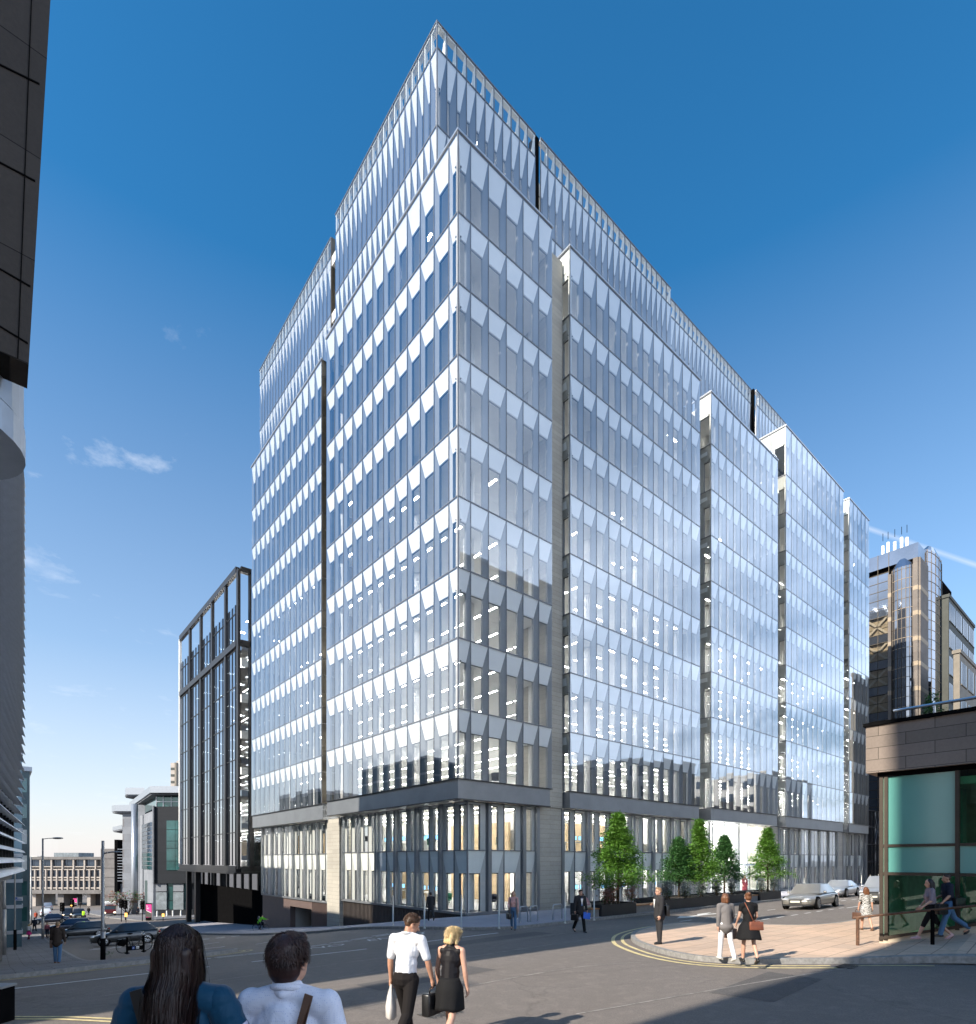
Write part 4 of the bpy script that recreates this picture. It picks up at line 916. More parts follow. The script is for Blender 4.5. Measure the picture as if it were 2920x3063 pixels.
# ============================================================ trees, planters, street furniture
m_bark = mat('tree bark', (.10, .075, .05), .9, var=.3, scale=8)
def leafmat(name, a, b, c):
    m = bpy.data.materials.new(name); m.use_nodes = True; nt = m.node_tree; p = nt.nodes['Principled BSDF']; L = nt.links.new
    ge = N(nt, 'ShaderNodeNewGeometry'); wn = N(nt, 'ShaderNodeTexNoise', i_Scale=2.2, i_Detail=3.); L(ge.outputs['Position'], wn.inputs['Vector'])
    w2 = N(nt, 'ShaderNodeTexWhiteNoise', noise_dimensions='1D'); L(ge.outputs['Random Per Island'], w2.inputs['W'])
    c1 = mixc(nt, ramp(nt, wn.outputs[0], [(.3, 0), (.7, 1)]), a, b); c1 = mixc(nt, mth(nt, 'MULTIPLY', w2.outputs['Value'], .6), c1, c)
    L(c1, p.inputs['Base Color']); p.inputs['Roughness'].default_value = .5
    t = N(nt, 'ShaderNodeBsdfTranslucent'); L(c1, t.inputs[0]); mx = N(nt, 'ShaderNodeMixShader', i_Fac=.3); L(p.outputs[0], mx.inputs[1]); L(t.outputs[0], mx.inputs[2]); L(mx.outputs[0], nt.nodes['Material Output'].inputs[0])
    return m
m_leafA = leafmat('bright tree leaf', (.085, .20, .025), (.12, .27, .035), (.17, .34, .055))
m_leafB = leafmat('deep tree leaf', (.04, .125, .033), (.058, .165, .045), (.085, .21, .06))
def leaves(mb, P, n, r, m, size, rng):
    for _ in range(n):
        c = P+Vector((rng.gauss(0, r), rng.gauss(0, r), rng.gauss(0, r*.6))); d = Vector((rng.uniform(-1, 1), rng.uniform(-1, 1), rng.uniform(-.5, .5))).normalized()
        e = d.cross(Vector((rng.uniform(-.6, .6), rng.uniform(-.6, .6), 1))).normalized(); a = size*rng.uniform(.6, 1.2)
        mb.face([c-d*a*.5, c-d*a*.1+e*a*.3, c+d*a*.5, c-d*a*.1-e*a*.3], m)
def conetree(name, label, base, hgt, rmax, z0, m, seed, nclump, group):
    rng = random.Random(seed); th = thing(name, label, 'tree', base, 0, group)
    tr = MB(); tr.tube([(0, 0, -.1), (.02, 0, hgt*.3), (-.02, .02, hgt*.65), (0, 0, hgt*.96)], [.075, .06, .035, .01], m_bark, 8)
    cr = MB()
    for k in range(nclump):
        f = (k+.5)/nclump; z = z0+(hgt-z0)*f**.9
        prof = rmax*(1.2*(1-f)**1.08*(1.0+.20*math.sin(f*23+seed))+.04)*min(1, .78+f*4)
        a = rng.uniform(0, 6.283); rr = prof*math.sqrt(rng.uniform(.2, 1))*rng.uniform(.88, 1.15)
        p = Vector((rr*math.cos(a), rr*math.sin(a), z-rr*.08)); 
        if k % 4 == 0: tr.tube([(0, 0, z-.15-rr*.25), p], [.02, .006], m_bark, 4, False)
        leaves(cr, p, 40, .13+.10*(1-f), m, .155, rng)
    tr.build('trunk', th, True); cr.build('crown', th); return th
TT = -5.6
TREES = [(1849, 2437, 2695, 'L', .0), (2031, 2510, 2672, 'D', 1.0), (2093, 2455, 2668, 'L', .0), (2167, 2503, 2664, 'D', 1.0), (2297, 2480, 2662, 'L', .0)]
LB = ['bright green cone shaped tree standing alone in the first black planter', 'dark green cone shaped tree, leftmost of three in the long planter', 'tall bright green cone tree, middle one of three in the long planter', 'dark green cone shaped tree, rightmost of three in the long planter', 'bright green cone tree in the black planter nearest the entrance door']
WIDTH = [152, 85, 92, 80, 96]
PLZ = []
for i, (u, vt, vb, k, dt) in enumerate(TREES):
    p = on_t(u, vb, TT+dt); q = on_t(u, vt, TT+dt); d = depth(p); zb = gz(p.x, p.y)+.12+.62
    conetree('street_tree', LB[i], (p.x, p.y, zb), q.z-zb, WIDTH[i]/2/F*d*(1.22 if k == 'D' else 1.05), 1.0, m_leafA if k == 'L' else m_leafB, 11+i*5, 330 if i else 460, 'trees in planters along the office front')
m_plt = mat('black planter metal', (.024, .025, .027), .5, .2, var=.15, scale=1)
m_pcon = mat('grey bench plinth', (.20, .195, .19), .8, var=.1)
m_bwood = mat('orange brown hardwood', (.36, .165, .055), .5, var=.25, scale=5)
def planter(s0, s1, label, t0=-6.25, t1=-4.1):
    z = gz((s0+s1)/2, -5.5)+.12; th = thing('planter', label, 'planter', (s0, t0, z), 0, 'black planters along the kerb'); Ls, W = s1-s0, t1-t0
    mb = MB(); w = .06
    mb.box((0, 0, -.1), (Ls, w, .62), m_plt); mb.box((0, W-w, -.1), (Ls, W, .62), m_plt); mb.box((0, w, -.1), (w, W-w, .62), m_plt); mb.box((Ls-w, w, -.1), (Ls, W-w, .62), m_plt); mb.build('trough', th)
    mb = MB(); mb.box((w, w, 0), (Ls-w, W-w, .54), mat('dark planting soil', (.03, .022, .016), .95, var=.3, scale=10)); mb.build('soil', th)
SP = lambda u: on_t(u, 2700, -6.25).x
pl_ = [(SP(1800), SP(1904), 'short black planter box holding a single bright tree and shrubs'), (SP(1988), SP(2226), 'long black planter box holding three trees and shrubs'), (SP(2275), SP(2337), 'black planter box nearest the entrance with one bright tree')]
for a, b, l in pl_: planter(a, b, l)
m_red = leafmat('dark red shrub leaf', (.18, .06, .05), (.26, .11, .08), (.3, .18, .12))
m_blu = leafmat('grey blue shrub leaf', (.10, .14, .14), (.17, .21, .21), (.26, .3, .3))
m_grs = leafmat('low green plant leaf', (.03, .075, .015), (.05, .11, .02), (.07, .14, .03))
def shrub(s, t, m, h, seed, label):
    rng = random.Random(seed); z = gz(s, t)+.12+.54; th = thing('shrub', label, 'shrub', (s, t, z), 0, 'shrubs in the planters'); st, cr = MB(), MB()
    for k in range(9):
        a = rng.uniform(0, 6.28); r = rng.uniform(.04, .30); p = Vector((r*math.cos(a), r*math.sin(a), h*rng.uniform(.45, 1)))
        st.tube([(0, 0, -.05), p*.6+Vector((0, 0, .05)), p], [.012, .008, .003], m_bark, 4, False)
        leaves(cr, p, 30, .10, m, .11, rng); leaves(cr, p*.55, 20, .14, m if k % 3 else m_grs, .11, rng)
    st.build('stem', th); cr.build('foliage', th)
k = 0
for (a, b, l), where in zip(pl_, ('short planter with the lone bright tree', 'long planter under the three trees', 'planter nearest the entrance door')):
    n = max(4, int((b-a)/.62))
    for i in range(n):
        s = a+.35+(b-a-.7)*i/(n-1); kind = (i*2+k) % 3
        shrub(s, -5.85+.3*((i*7) % 3-1), (m_red, m_blu, m_red)[kind], (.9, 1.1, 1.0)[kind], 50+k, ('dark red leafed', 'grey blue leafed', 'dark red leafed')[kind]+' shrub growing in the '+where); k += 1
def bench(s0, s1, label):
    z = gz((s0+s1)/2, -5.6)+.12; th = thing('bench', label, 'bench', (s0, -6.15, z), 0, 'timber topped benches between planters')
    mb = MB(); mb.box((0, .05, -.1), (s1-s0, .6, .40), m_pcon); mb.build('base', th)
    mb = MB()
    for i in range(5): mb.box((0, .0+i*.13, .401), (s1-s0, .118+i*.13, .455), m_bwood)
    mb.build('seat', th)
bench(SP(1775), SP(1799), 'orange timber bench left of the short planter with a man sitting on it'); bench(SP(1905), SP(1986), 'long orange timber bench between the short and the long planter'); bench(SP(2227), SP(2273), 'orange timber bench in front of the revolving door')
# bollards: slim pale posts along the kerb
m_post = mat('pale stainless post', (.52, .50, .45), .35, .6, var=.1)
BOL = [G(750+x/2.5013, 2650+y/2.5013, .12) for x, y in ((1065, 297), (1300, 312), (1577, 314), (1858, 312))]+[G(1650+138/3.411, 2550+715/3.411, .12), G(1650+435/3.411, 2550+683/3.411, .12), on_t(2360, 2690, -5.6), on_t(2406, 2685, -5.6)]
BL = ['leftmost of the slim steel bollards, by the ribbed wall', 'slim steel bollard in front of the man in a dark suit walking away', 'slim steel bollard, third from the left along the kerb', 'slim steel bollard left of the woman in a pink top', 'slim steel bollard left of the man with the blue folder', 'slim steel bollard in front of the sitting man', 'slim steel bollard by the nose of the silver saloon', 'slim steel bollard behind the silver saloon']
mb = MB(); mb.lathe([(0, 1.45), (.028, 1.44), (.034, 1.40), (.034, 0), (.06, 0), (.06, -.05)], m_post, 12); bme = mb.mesh('bollard', True)
for p, l in zip(BOL, BL): tag(link('bollard', bme, None, (p.x, p.y, gz(p.x, p.y)+.12)), l, 'bollard', 'slim steel bollards along the kerb')
for i in range(9): tag(link('bollard', bme, None, (46+i*2.6, -5.7, gz(50, -5.7)+.12)), 'slim steel bollard in the far row beyond the cars', 'bollard', 'far row of bollards')
# cycle hoops
def hoop(p, q, label):
    mb = MB(); mb.tube([p, p+Vector((0, 0, .66)), p+(q-p)*.06+Vector((0, 0, .72)), p+(q-p)*.14+Vector((0, 0, .75)), p+(q-p)*.86+Vector((0, 0, .75)), p+(q-p)*.94+Vector((0, 0, .72)), q+Vector((0, 0, .66)), q], .028, m_cop, 10)
    o = mb.build('cycle_hoop', None, True); tag(o, label, 'cycle stand', 'steel cycle hoops on the pavement')
for (a, b), l in zip((((1605, 1426), (1648, 1421)), ((1663, 1422), (1705, 1416)), ((1790, 1411), (1840, 1404))), ('steel cycle hoop nearest the woman in a pink top', 'steel cycle hoop, middle one of the three', 'steel cycle hoop nearest the man with the blue folder')):
    P = G(700+a[0]/1.876, 2000+a[1]/1.876, .12); Q = G(700+b[0]/1.876, 2000+b[1]/1.876, .12); Q.z = P.z; hoop(P, Q, l)
# lamp posts
m_gal = mat('galvanised steel', (.30, .31, .32), .45, .5, var=.12, scale=3)
def lamp(name, label, u, vb, vt, r, arm, hd=1.0, band=False, lift=.12, headless=False):
    p = G(u, vb, lift); d = depth(p); h = (vb-vt)/F*d; th = thing(name, label, 'street lamp', p, 0)
    mb = MB(); mb.tube([(0, 0, -.1), (0, 0, h*.22)], [r*1.35, r*1.35], m_gal, 12); mb.tube([(0, 0, h*.22), (0, 0, h*.25), (0, 0, h)], [r*1.35, r, r*.8], m_gal, 12); mb.build('pole', th, True)
    if band: mb = MB(); mb.tube([(0, 0, -.1), (0, 0, h*.165)], r*1.42, m_black, 12); mb.build('base_band', th, True)
    if headless: return th
    rt = Vector((SA, -CA, 0)); zt = h-(0 if not band else h*.10)
    mb = MB(); mb.tube([(0, 0, zt-.06), rt*arm*.5+Vector((0, 0, zt)), rt*arm+Vector((0, 0, zt+.02))], .035, m_gal, 8); mb.build('arm', th)
    mb = MB(); R3 = Matrix(((SA, CA, 0), (-CA, SA, 0), (0, 0, 1))); mb.ball(rt*(arm+.3*hd)+Vector((0, 0, zt+.02)), (.42*hd, .15*hd, .075*hd), m_gal, R3, 14); mb.build('lantern', th, True); return th
lamp('street_lamp', 'tall grey street lamp at the left edge of the view by the louvred offices', 12, 2857, 2235, .085, .25, 1.0)
lamp('street_lamp', 'grey lamp post with a black painted base on the left pavement', 308, 2864, 2515, .075, .5, .55, True)
lamp('street_lamp', 'thin street lamp with a single arm farther down the left pavement', 128, 2808, 2508, .085, 1.0, 1.3)
lamp('street_lamp', 'far thin street lamp beside the teal office block', 93, 2765, 2562, .09, 1.0, 1.3)
# parking sign on a post
p = G(45, 2842, .12); d = depth(p); sg = thing('parking_sign', 'small white and blue parking sign on a thin post at the left', 'sign', p, PHI)
h = (2842-2615)/F*d; mb = MB(); mb.tube([(0, 0, -.1), (0, 0, h)], .045, m_gal, 8); mb.build('post', sg); mb = MB(); mb.tube([(0, 0, -.1), (0, 0, 1.35)], .09, m_black, 10); mb.build('base_sleeve', sg)
zs_ = (2842-2694)/F*d; wd = 22/F*d; mb = MB(); mb.box((.03, -.03, zs_), (.03+wd, -.01, zs_+11/F*d), mat('sign white', (.6, .62, .66), .5)); pl2 = mb.build('plate', sg)
m_blue = mat('sign blue', (.03, .10, .38), .5)
def text(body, size, m, parent, loc, rot=(math.pi/2, 0, 0), name='lettering', ext=.002):
    cu = bpy.data.curves.new(name, 'FONT'); cu.body = body; cu.size = size; cu.extrude = ext; cu.resolution_u = 2; cu.materials.append(m)
    o = bpy.data.objects.new(name, cu); dg = bpy.context.evaluated_depsgraph_get(); COL.objects.link(o); dg.update(); me = bpy.data.meshes.new_from_object(o.evaluated_get(bpy.context.evaluated_depsgraph_get())); bpy.data.objects.remove(o)
    n = link(name, me, parent, loc); n.rotation_euler = rot; return n
mb = MB(); mb.box((.05, -.034, zs_+.02), (.05+wd*.28, -.031, zs_+10/F*d), m_blue); mb.build('blue_panel', sg); text('P', .12, m_span, sg, (.08, -.036, zs_+.03)); 
mb = MB()
for i in range(2): mb.box((.05+wd*.33, -.034, zs_+.03+i*.06), (wd*.95, -.031, zs_+.06+i*.06), m_blue)
mb.build('blue_panel', sg)
# dark bin at the bottom left corner
p = G(-6, 3062); b_ = thing('litter_bin', 'black litter bin cut off by the lower left corner of the view', 'bin', (p.x, p.y, p.z), PHI)
mb = MB(); mb.box((-.2, -.05, 0), (.10, .25, .62), m_black); mb.build('body', b_, bevel=.015); mb = MB(); mb.box((-.22, -.07, .621), (.12, .27, .66), m_gal); mb.build('lid', b_)
# traffic signals and poster panels far down the street
def panel(u, vb, vt, w, label, bright):
    p = G(u, vb, .12); d = depth(p); h = (vb-vt)/F*d; ww = w/F*d; th = thing('poster_panel', label, 'advertising panel', p, PHI)
    mb = MB(); mb.box((-ww/2, 0, 0), (ww/2, .25, h), m_black); mb.build('case', th); mb = MB(); mb.box((ww/2, -.03, 0), (ww/2+.08, .26, h+.05), m_cop); mb.build('edge', th)
    mb = MB(); mb.box((-ww*.43, -.02, h*.16), (ww*.43, -.004, h*.93), emit('lit pink poster', (.85, .08, .30), bright)); ps = mb.build('poster', th)
    mb = MB(); mb.solid([(-ww*.43, -.028, h*.18), (ww*.43, -.028, h*.16), (ww*.43, -.028, h*.42), (-ww*.43, -.028, h*.58)], (0, .006, 0), m_gcon); mb.build('picture', th)
    mb = MB(); mb.solid([(-ww*.43, -.034, h*.56), (ww*.43, -.034, h*.40), (ww*.43, -.034, h*.43), (-ww*.43, -.034, h*.59)], (0, .005, 0), m_span); mb.build('picture', th)
    text('3', h*.16, m_span, th, (-ww*.36, -.03, h*.76)); mb = MB()
    for i in range(3): mb.box((-ww*.36, -.03, h*(.72-i*.035)), (ww*(.1-.05*i), -.022, h*(.735-i*.035)), m_span)
    mb.build('small_print', th)
panel(445, 2752, 2702, 19, 'lit pink poster panel standing by the junction before the civic building', .8); panel(224, 2711, 2686, 13, 'small lit pink poster panel under the bridge building', .9)
m_amb = emit('signal amber glow', (1, .5, .12), 1.5); m_grn = emit('signal green glow', (.1, 1, .5), 2.0)
def signal(u, vb, vt, label, lit=None, wid=7):
    p = G(u, vb, .0); d = depth(p); h = (vb-vt)/F*d; th = thing('traffic_signal', label, 'traffic signal', p, PHI, 'traffic signals at the junction down the hill')
    mb = MB(); mb.tube([(0, 0, -.1), (0, 0, h)], .06, m_black, 8); mb.build('post', th)
    mb = MB(); mb.box((-.28, -.12, h-1.3), (.28, .14, h), m_black); mb.build('head', th, bevel=.03)
    for i in range(3): mb = MB(); mb.lathe([(0, 0), (.10, 0), (.12, -.08)], lit if lit and i == 2 else m_dark, 12, (0, -.13, h-.22-i*.4), 'y'); mb.build('lens', th)
signal(426, 2755, 2695, 'traffic signal beside the lit poster panel'); signal(363, 2757, 2690, 'traffic signal left of the civic building steps'); signal(375, 2752, 2694, 'traffic signal at the foot of the civic building steps'); signal(216, 2752, 2690, 'traffic signal with amber boxes in front of the black cars', m_amb); signal(186, 2764, 2700, 'traffic signal on the thin pole left of the black cars'); signal(85, 2705, 2681, 'traffic signal showing green under the bridge building', m_grn); signal(122, 2700, 2675, 'traffic signal showing green left of the bridge pier', m_grn)
def amberpost(u, vb, vt, label):
    p = G(u, vb); d = depth(p); h = (vb-vt)/F*d; th = thing('push_button_post', label, 'crossing post', p, PHI); mb = MB(); mb.tube([(0, 0, 0), (0, 0, h*.72)], .05, m_black, 8); mb.build('post', th); mb = MB(); mb.box((-.13, -.1, h*.6), (.13, .1, h), m_amb); mb.build('lit_box', th)
amberpost(377, 2760, 2731, 'low crossing post with an amber lit box by the kerb'); amberpost(488, 2755, 2733, 'low crossing post by the bench near the black building')
for i, x in enumerate((470, 499, 517, 541)):
    p = at(x, 2740, 96); p.z = gz(p.x, p.y)+.12; mb = MB(); mb.lathe([(0, .95), (.1, .93), (.12, .0)], m_span, 10); tag(mb.build('stone_bollard', loc=p), 'pale stone bollard in front of the civic building', 'bollard', 'stone bollards before the civic building')
p = at(384, 2700, 104); p.z = gz(p.x, p.y)+.1; rng = random.Random(5); sb = thing('dark_bush', 'dark bush in front of the pale stone tower of the civic building', 'bush', p); cr, s_ = MB(), MB()
for i in range(60): q = Vector((rng.uniform(-3, 3), rng.uniform(-1, 1), 1.3+rng.uniform(.3, 1)*2.6)); leaves(cr, q, 14, .4, m_red if i % 3 else m_leafB, .4, rng); s_.tube([(0, 0, 0), q], [.08, .02], m_bark, 4, False) if i % 6 == 0 else None
cr.build('foliage', sb); s_.build('stem', sb)
p = Vector((1.6, -23.0, 6.42)); sb = thing('roof_shrub', 'small dark clipped shrub on the pavilion roof behind the rail', 'shrub', p); cr, s_ = MB(), MB()
p_ = on_s(2560+530/2.3167, 2050+200/2.3167, 1.4); sb.location = (1.4, p_.y, 6.42)
for i in range(46): f = rng.random(); a = rng.uniform(0, 6.3); r = .30*(1-f*.75)*math.sqrt(rng.random()); leaves(cr, Vector((r*math.cos(a), r*math.sin(a), .15+f*.75)), 14, .06, m_leafB, .07, rng)
cr.build('foliage', sb); s_.tube([(0, 0, 0), (0, 0, .5)], .03, m_bark, 6); s_.build('stem', sb)
def crown_tree(name, label, p, h, r, m, seed):
    rng = random.Random(seed); th = thing(name, label, 'tree', p); tr, cr = MB(), MB(); tr.tube([(0, 0, -.2), (0, 0, h*.45), (0, 0, h*.8)], [.16, .11, .04], m_bark, 7)
    for i in range(70):
        v = Vector((rng.gauss(0, 1), rng.gauss(0, 1), rng.gauss(0, 1))).normalized()*rng.uniform(.5, 1)**.5; q = Vector((v.x*r, v.y*r, h*.62+v.z*h*.36)); leaves(cr, q, 12, r*.16, m, .45, rng)
        if i % 7 == 0: tr.tube([(0, 0, h*.4), q], [.05, .015], m_bark, 4, False)
    tr.build('trunk', th); cr.build('crown', th)
for i, (u, v, d, l) in enumerate(((243, 2690, 158, 'dark tree under the right end of the bridge building'), (180, 2690, 185, 'tree beyond the middle pier of the bridge building'), (75, 2690, 170, 'tree beyond the left pier of the bridge building'))):
    p = at(u, v, d); p.z = gz(p.x, p.y); crown_tree('street_tree', l, p, 7, 3.2, m_leafB, 70+i)
p = G(325, 2857, .12); mb = MB(); leaves(mb, Vector((0, 0, .08)), 60, .10, m_grs, .09, rng); tag(mb.build('weed_tuft', loc=p), 'tuft of green weeds at the foot of the lamp post', 'weed')
# ============================================================ vehicles
m_tyre = mat('tyre rubber', (.016, .016, .016), .8, var=.2)
m_rim = mat('alloy rim', (.45, .46, .47), .3, .8, var=.05)
m_cgl = mat('car window glass', (.05, .065, .075), .04, .2, var=.2, spec=1.0)
m_cgl2 = mat('bright windscreen glass', (.10, .12, .13), .04, .2, var=.35, spec=1.0)
m_head = mat('headlamp lens', (.62, .64, .66), .1, .3, spec=.9)
m_tail = mat('tail lamp lens', (.35, .015, .012), .2)
m_hl = emit('headlamp glow', (1, .8, .55), 2.5); m_tl = emit('tail lamp glow', (1, .12, .08), 1.5)
m_plate = mat('number plate', (.62, .60, .50), .5)
def paint(name, col, metal=.6):
    m = mat(name, col, .28, metal, var=.04, scale=1, spec=.7); m.node_tree.nodes['Principled BSDF'].inputs['Coat Weight'].default_value = .8; return m
KIND = {  # length, width, roof height; bonnet height, belt height; x of screen foot, screen top, roof end, tail foot (from the nose)
    'saloon': (4.95, 1.90, 1.46, .80, .92, 1.42, 2.15, 3.45, 4.25), 'coupe': (4.80, 1.86, 1.36, .78, .88, 1.55, 2.25, 3.05, 4.35), 'hatch': (4.15, 1.76, 1.47, .84, .94, 1.10, 1.85, 3.35, 4.00),
    'estate': (4.5, 1.78, 1.50, .84, .94, 1.15, 1.9, 3.9, 4.36), 'suv': (4.7, 1.9, 1.75, 1.0, 1.08, 1.2, 1.85, 4.1, 4.6), 'cab': (4.5, 1.76, 1.82, 1.0, 1.06, 1.25, 1.65, 4.0, 4.4)}
def car(label, kind, col, p, rz, glow=None, plate='', group=None, name='parked_car', wind=None):
    Ln, W, Ht, zh, zbelt, xa, xb, xc, xd = KIND[kind]; th = thing(name, label, 'car', p, rz, group); X = lambda x: Ln/2-x; w = W/2
    st = [(0.0, .60, .34, zh-.30), (.12, .80, .24, zh-.17), (.5, .95, .20, zh-.05), (xa*.8, 1.0, .19, zh+.02), (xa+.15, 1.0, .19, zbelt-.02), ((xb+xc)/2, 1.0, .19, zbelt), (xc, 1.0, .19, zbelt+.02), (xd, .98, .21, zbelt+.01), (Ln-.25, .93, .26, zbelt-.03), (Ln-.06, .84, .33, zbelt-.14), (Ln, .70, .40, zbelt-.28)]
    vs, fs = [], []
    for x, f, zb, zt in st:
        h = zt-zb
        for y, z in ((0, zb), (.86, zb), (.97, zb+.12*h), (1.0, zb+.45*h), (.985, zb+.72*h), (.93, zb+.92*h), (.70, zt), (.35, zt+.018), (0, zt+.025)): vs.append((X(x), y*w*f, z))
        for y, z in reversed(((.86, zb), (.97, zb+.12*h), (1.0, zb+.45*h), (.985, zb+.72*h), (.93, zb+.92*h), (.70, zt), (.35, zt+.018))): vs.append((X(x), -y*w*f, z))
    n = 16
    for i in range(len(st)-1):
        for j in range(n): fs.append((i*n+j, i*n+(j+1) % n, (i+1)*n+(j+1) % n, (i+1)*n+j))
    fs.append(tuple(range(n-1, -1, -1))); fs.append(tuple(range((len(st)-1)*n, len(st)*n)))
    me = bpy.data.meshes.new('body'); me.from_pydata(vs, [], fs); me.materials.append(col); me.polygons.foreach_set('use_smooth', [True]*len(me.polygons)); me.update()
    o = link('body', me, th); s = o.modifiers.new('s', 'SUBSURF'); s.levels = s.render_levels = 2
    # cabin: frame in body colour, glass panels just proud of it
    wb, wt = w*.92, w*.72; zb = zbelt-.03
    def hexa(a, b, c, d, z0, z1, y0, y1): return [(X(a), -y0, z0), (X(d), -y0, z0), (X(d), y0, z0), (X(a), y0, z0), (X(b), -y1, z1), (X(c), -y1, z1), (X(c), y1, z1), (X(b), y1, z1)]
    V = hexa(xa, xb, xc, xd, zb, Ht, wb, wt); mb = MB(); mb.v = V; mb.f = [(4, 5, 6, 7), (0, 1, 5, 4), (1, 2, 6, 5), (2, 3, 7, 6), (3, 0, 4, 7)]; mb.m = [0]*5; mb.mats = [col]; cb_ = mb.build('cabin', th, True, bevel=.07)
    def lerp(a, b, t): return Vector(a)+(Vector(b)-Vector(a))*t
    def pane(nm, q, i0, i1, j0, j1, m):
        a, b, c, d = [Vector(k) for k in q]; P = lambda i, j: lerp(lerp(a, b, i), lerp(d, c, i), j); nn = (b-a).cross(d-a).normalized()*.012
        mb = MB(); mb.face([P(i0, j0)+nn, P(i1, j0)+nn, P(i1, j1)+nn, P(i0, j1)+nn], m); mb.build(nm, th)
    g = wind or m_cgl
    pane('windscreen', (V[3], V[0], V[4], V[7]), .06, .94, .08, .93, g); pane('rear_window', (V[1], V[2], V[6], V[5]), .08, .92, .15, .9, m_cgl)
    for q in ((V[0], V[1], V[5], V[4]), (V[2], V[3], V[7], V[6])):
        r = q is not None and q[0] == V[2]; segs = ((.10, .47), (.50, .86)); segs = [(1-b, 1-a) for a, b in segs] if r else segs
        for a, b in segs: pane('side_window', q, a, b, .10, .88, g if kind != 'estate' else m_cgl)
    rw = .33 if kind in ('saloon', 'coupe', 'suv') else .31
    for x in (.95*Ln*.19+.05, Ln*.81-.05):
        for sy in (-1, 1):
            mb = MB(); mb.lathe([(0, w-.012), (rw+.065, w-.012), (rw+.065, w-.1)] if sy > 0 else [(0, -w+.012), (rw+.065, -w+.012), (rw+.065, -w+.1)], m_black, 24, (X(x), 0, rw+.02), 'y'); mb.build('wheel_arch', th)
            wh = bpy.data.objects.new('wheel', None); COL.objects.link(wh); wh.parent = th; wh.location = (X(x), sy*(w-.10), rw); wh.empty_display_size = .2
            mb = MB(); mb.lathe([(rw*.70, -.10), (rw*.93, -.11), (rw, -.06), (rw, .06), (rw*.93, .11), (rw*.70, .112)], m_tyre, 28, (0, 0, 0), 'y'); mb.build('tyre', wh, True)
            mb = MB(); mb.lathe([(rw*.70, -.08), (rw*.70, sy*.116), (rw*.60, sy*.114), (rw*.58, sy*.05), (0, sy*.06)], m_dark, 28, (0, 0, 0), 'y')
            for k in range(7):
                a = 2*math.pi*k/7; c, s_ = math.cos(a), math.sin(a); mb.solid([(c*r0-s_*h, sy*.118, s_*r0+c*h) for r0, h in ((.04, -.03), (rw*.69, -.045), (rw*.69, .045), (.04, .03))], (0, -sy*.03, 0), m_rim)
            mb.lathe([(rw*.70, sy*.119), (rw*.62, sy*.121), (rw*.62, sy*.09)], m_rim, 28, (0, 0, 0), 'y'); mb.build('rim', wh)
    for sy in (-1, 1):
        mb = MB(); mb.ball((X(.17), sy*w*.63, zh-.20), (.16, .20, .075), glow or m_head, None, 12); mb.build('headlight', th, True)
        mb = MB(); mb.ball((X(Ln-.10), sy*w*.70, zbelt-.20), (.10, .17, .075), m_tail, None, 12); mb.build('tail_light', th, True)
        mb = MB(); mb.ball((X(xa+.42), sy*(w+.06), zbelt+.05), (.08, .11, .065), col, None, 10); mb.build('wing_mirror', th, True)
        mb = MB(); mb.box((X(xc-.1), sy*w*.965-.02, zbelt-.17), (X(xc-.28), sy*w*.965+.02, zbelt-.14), m_dark); mb.build('door_handle', th)
    mb = MB(); mb.box((X(.10), -w*.36, .36), (X(-.015), w*.36, zh-.21), m_dark)
    for i in range(5): mb.box((X(.0), -w*.34, .40+i*.065), (X(-.025), w*.34, .412+i*.065), m_rim)
    mb.build('grille', th)
    mb = MB(); mb.box((X(.12), -w*.78, .23), (X(.06), w*.78, .33), m_dark); mb.build('air_intake', th)
    for x, sx in ((-.028, 1), (Ln+.012, -1)):
        mb = MB(); mb.box((min(X(x), X(x+.03*sx)), -.26, .42), (max(X(x), X(x+.03*sx)), .26, .53), m_plate); o = mb.build('number_plate', th)
    return th
silver = paint('silver bronze car paint', (.33, .315, .28)); silv2 = paint('pale silver car paint', (.42, .44, .46)); blk = paint('black car paint', (.02, .02, .022), .1); gry = paint('dark grey car paint', (.05, .055, .06)); wht = paint('white car paint', (.65, .67, .7), 0); blu = paint('dark blue car paint', (.02, .03, .06))
def cpos(fw, rw_, kind, nearside=-1):
    a, b = G(*fw), G(*rw_); m = (a+b)/2; return m
def place_car(label, kind, col, m, yaw, **k):
    p = Vector((m.x, m.y, gz(m.x, m.y)+.012)); sl = (gz(m.x+math.cos(yaw)*1.3, m.y+math.sin(yaw)*1.3)-gz(m.x-math.cos(yaw)*1.3, m.y-math.sin(yaw)*1.3))/2.6
    c = car(label, kind, col, p, yaw, **k); c.rotation_euler.y = -math.atan(sl); sr = (gz(m.x-math.sin(yaw), m.y+math.cos(yaw))-gz(m.x+math.sin(yaw), m.y-math.cos(yaw)))/2; c.rotation_euler.x = math.atan(sr); return c
m = cpos((2448, 2720), (2495, 2714), 'saloon'); place_car('silver bronze saloon driving towards the junction on the right street', 'saloon', silver, Vector((m.x+.2, m.y+.9, 0)), math.pi+.03, name='moving_car', wind=m_cgl2)
m = cpos((2535, 2684), (2565, 2681), 'coupe'); place_car('pale silver coupe behind the silver saloon by the kerb', 'coupe', silv2, Vector((m.x, m.y+.9, 0)), math.pi+.04, name='moving_car', wind=m_cgl2)
m = G(2655, 2702); place_car('silver off-roader half hidden behind the teal glass pavilion', 'suv', silv2, Vector((m.x+.6, m.y+.3, 0)), math.pi, name='moving_car', wind=m_cgl2)
FW = math.pi/2-(math.pi/2-ANG)                        # compass angle of the line of sight
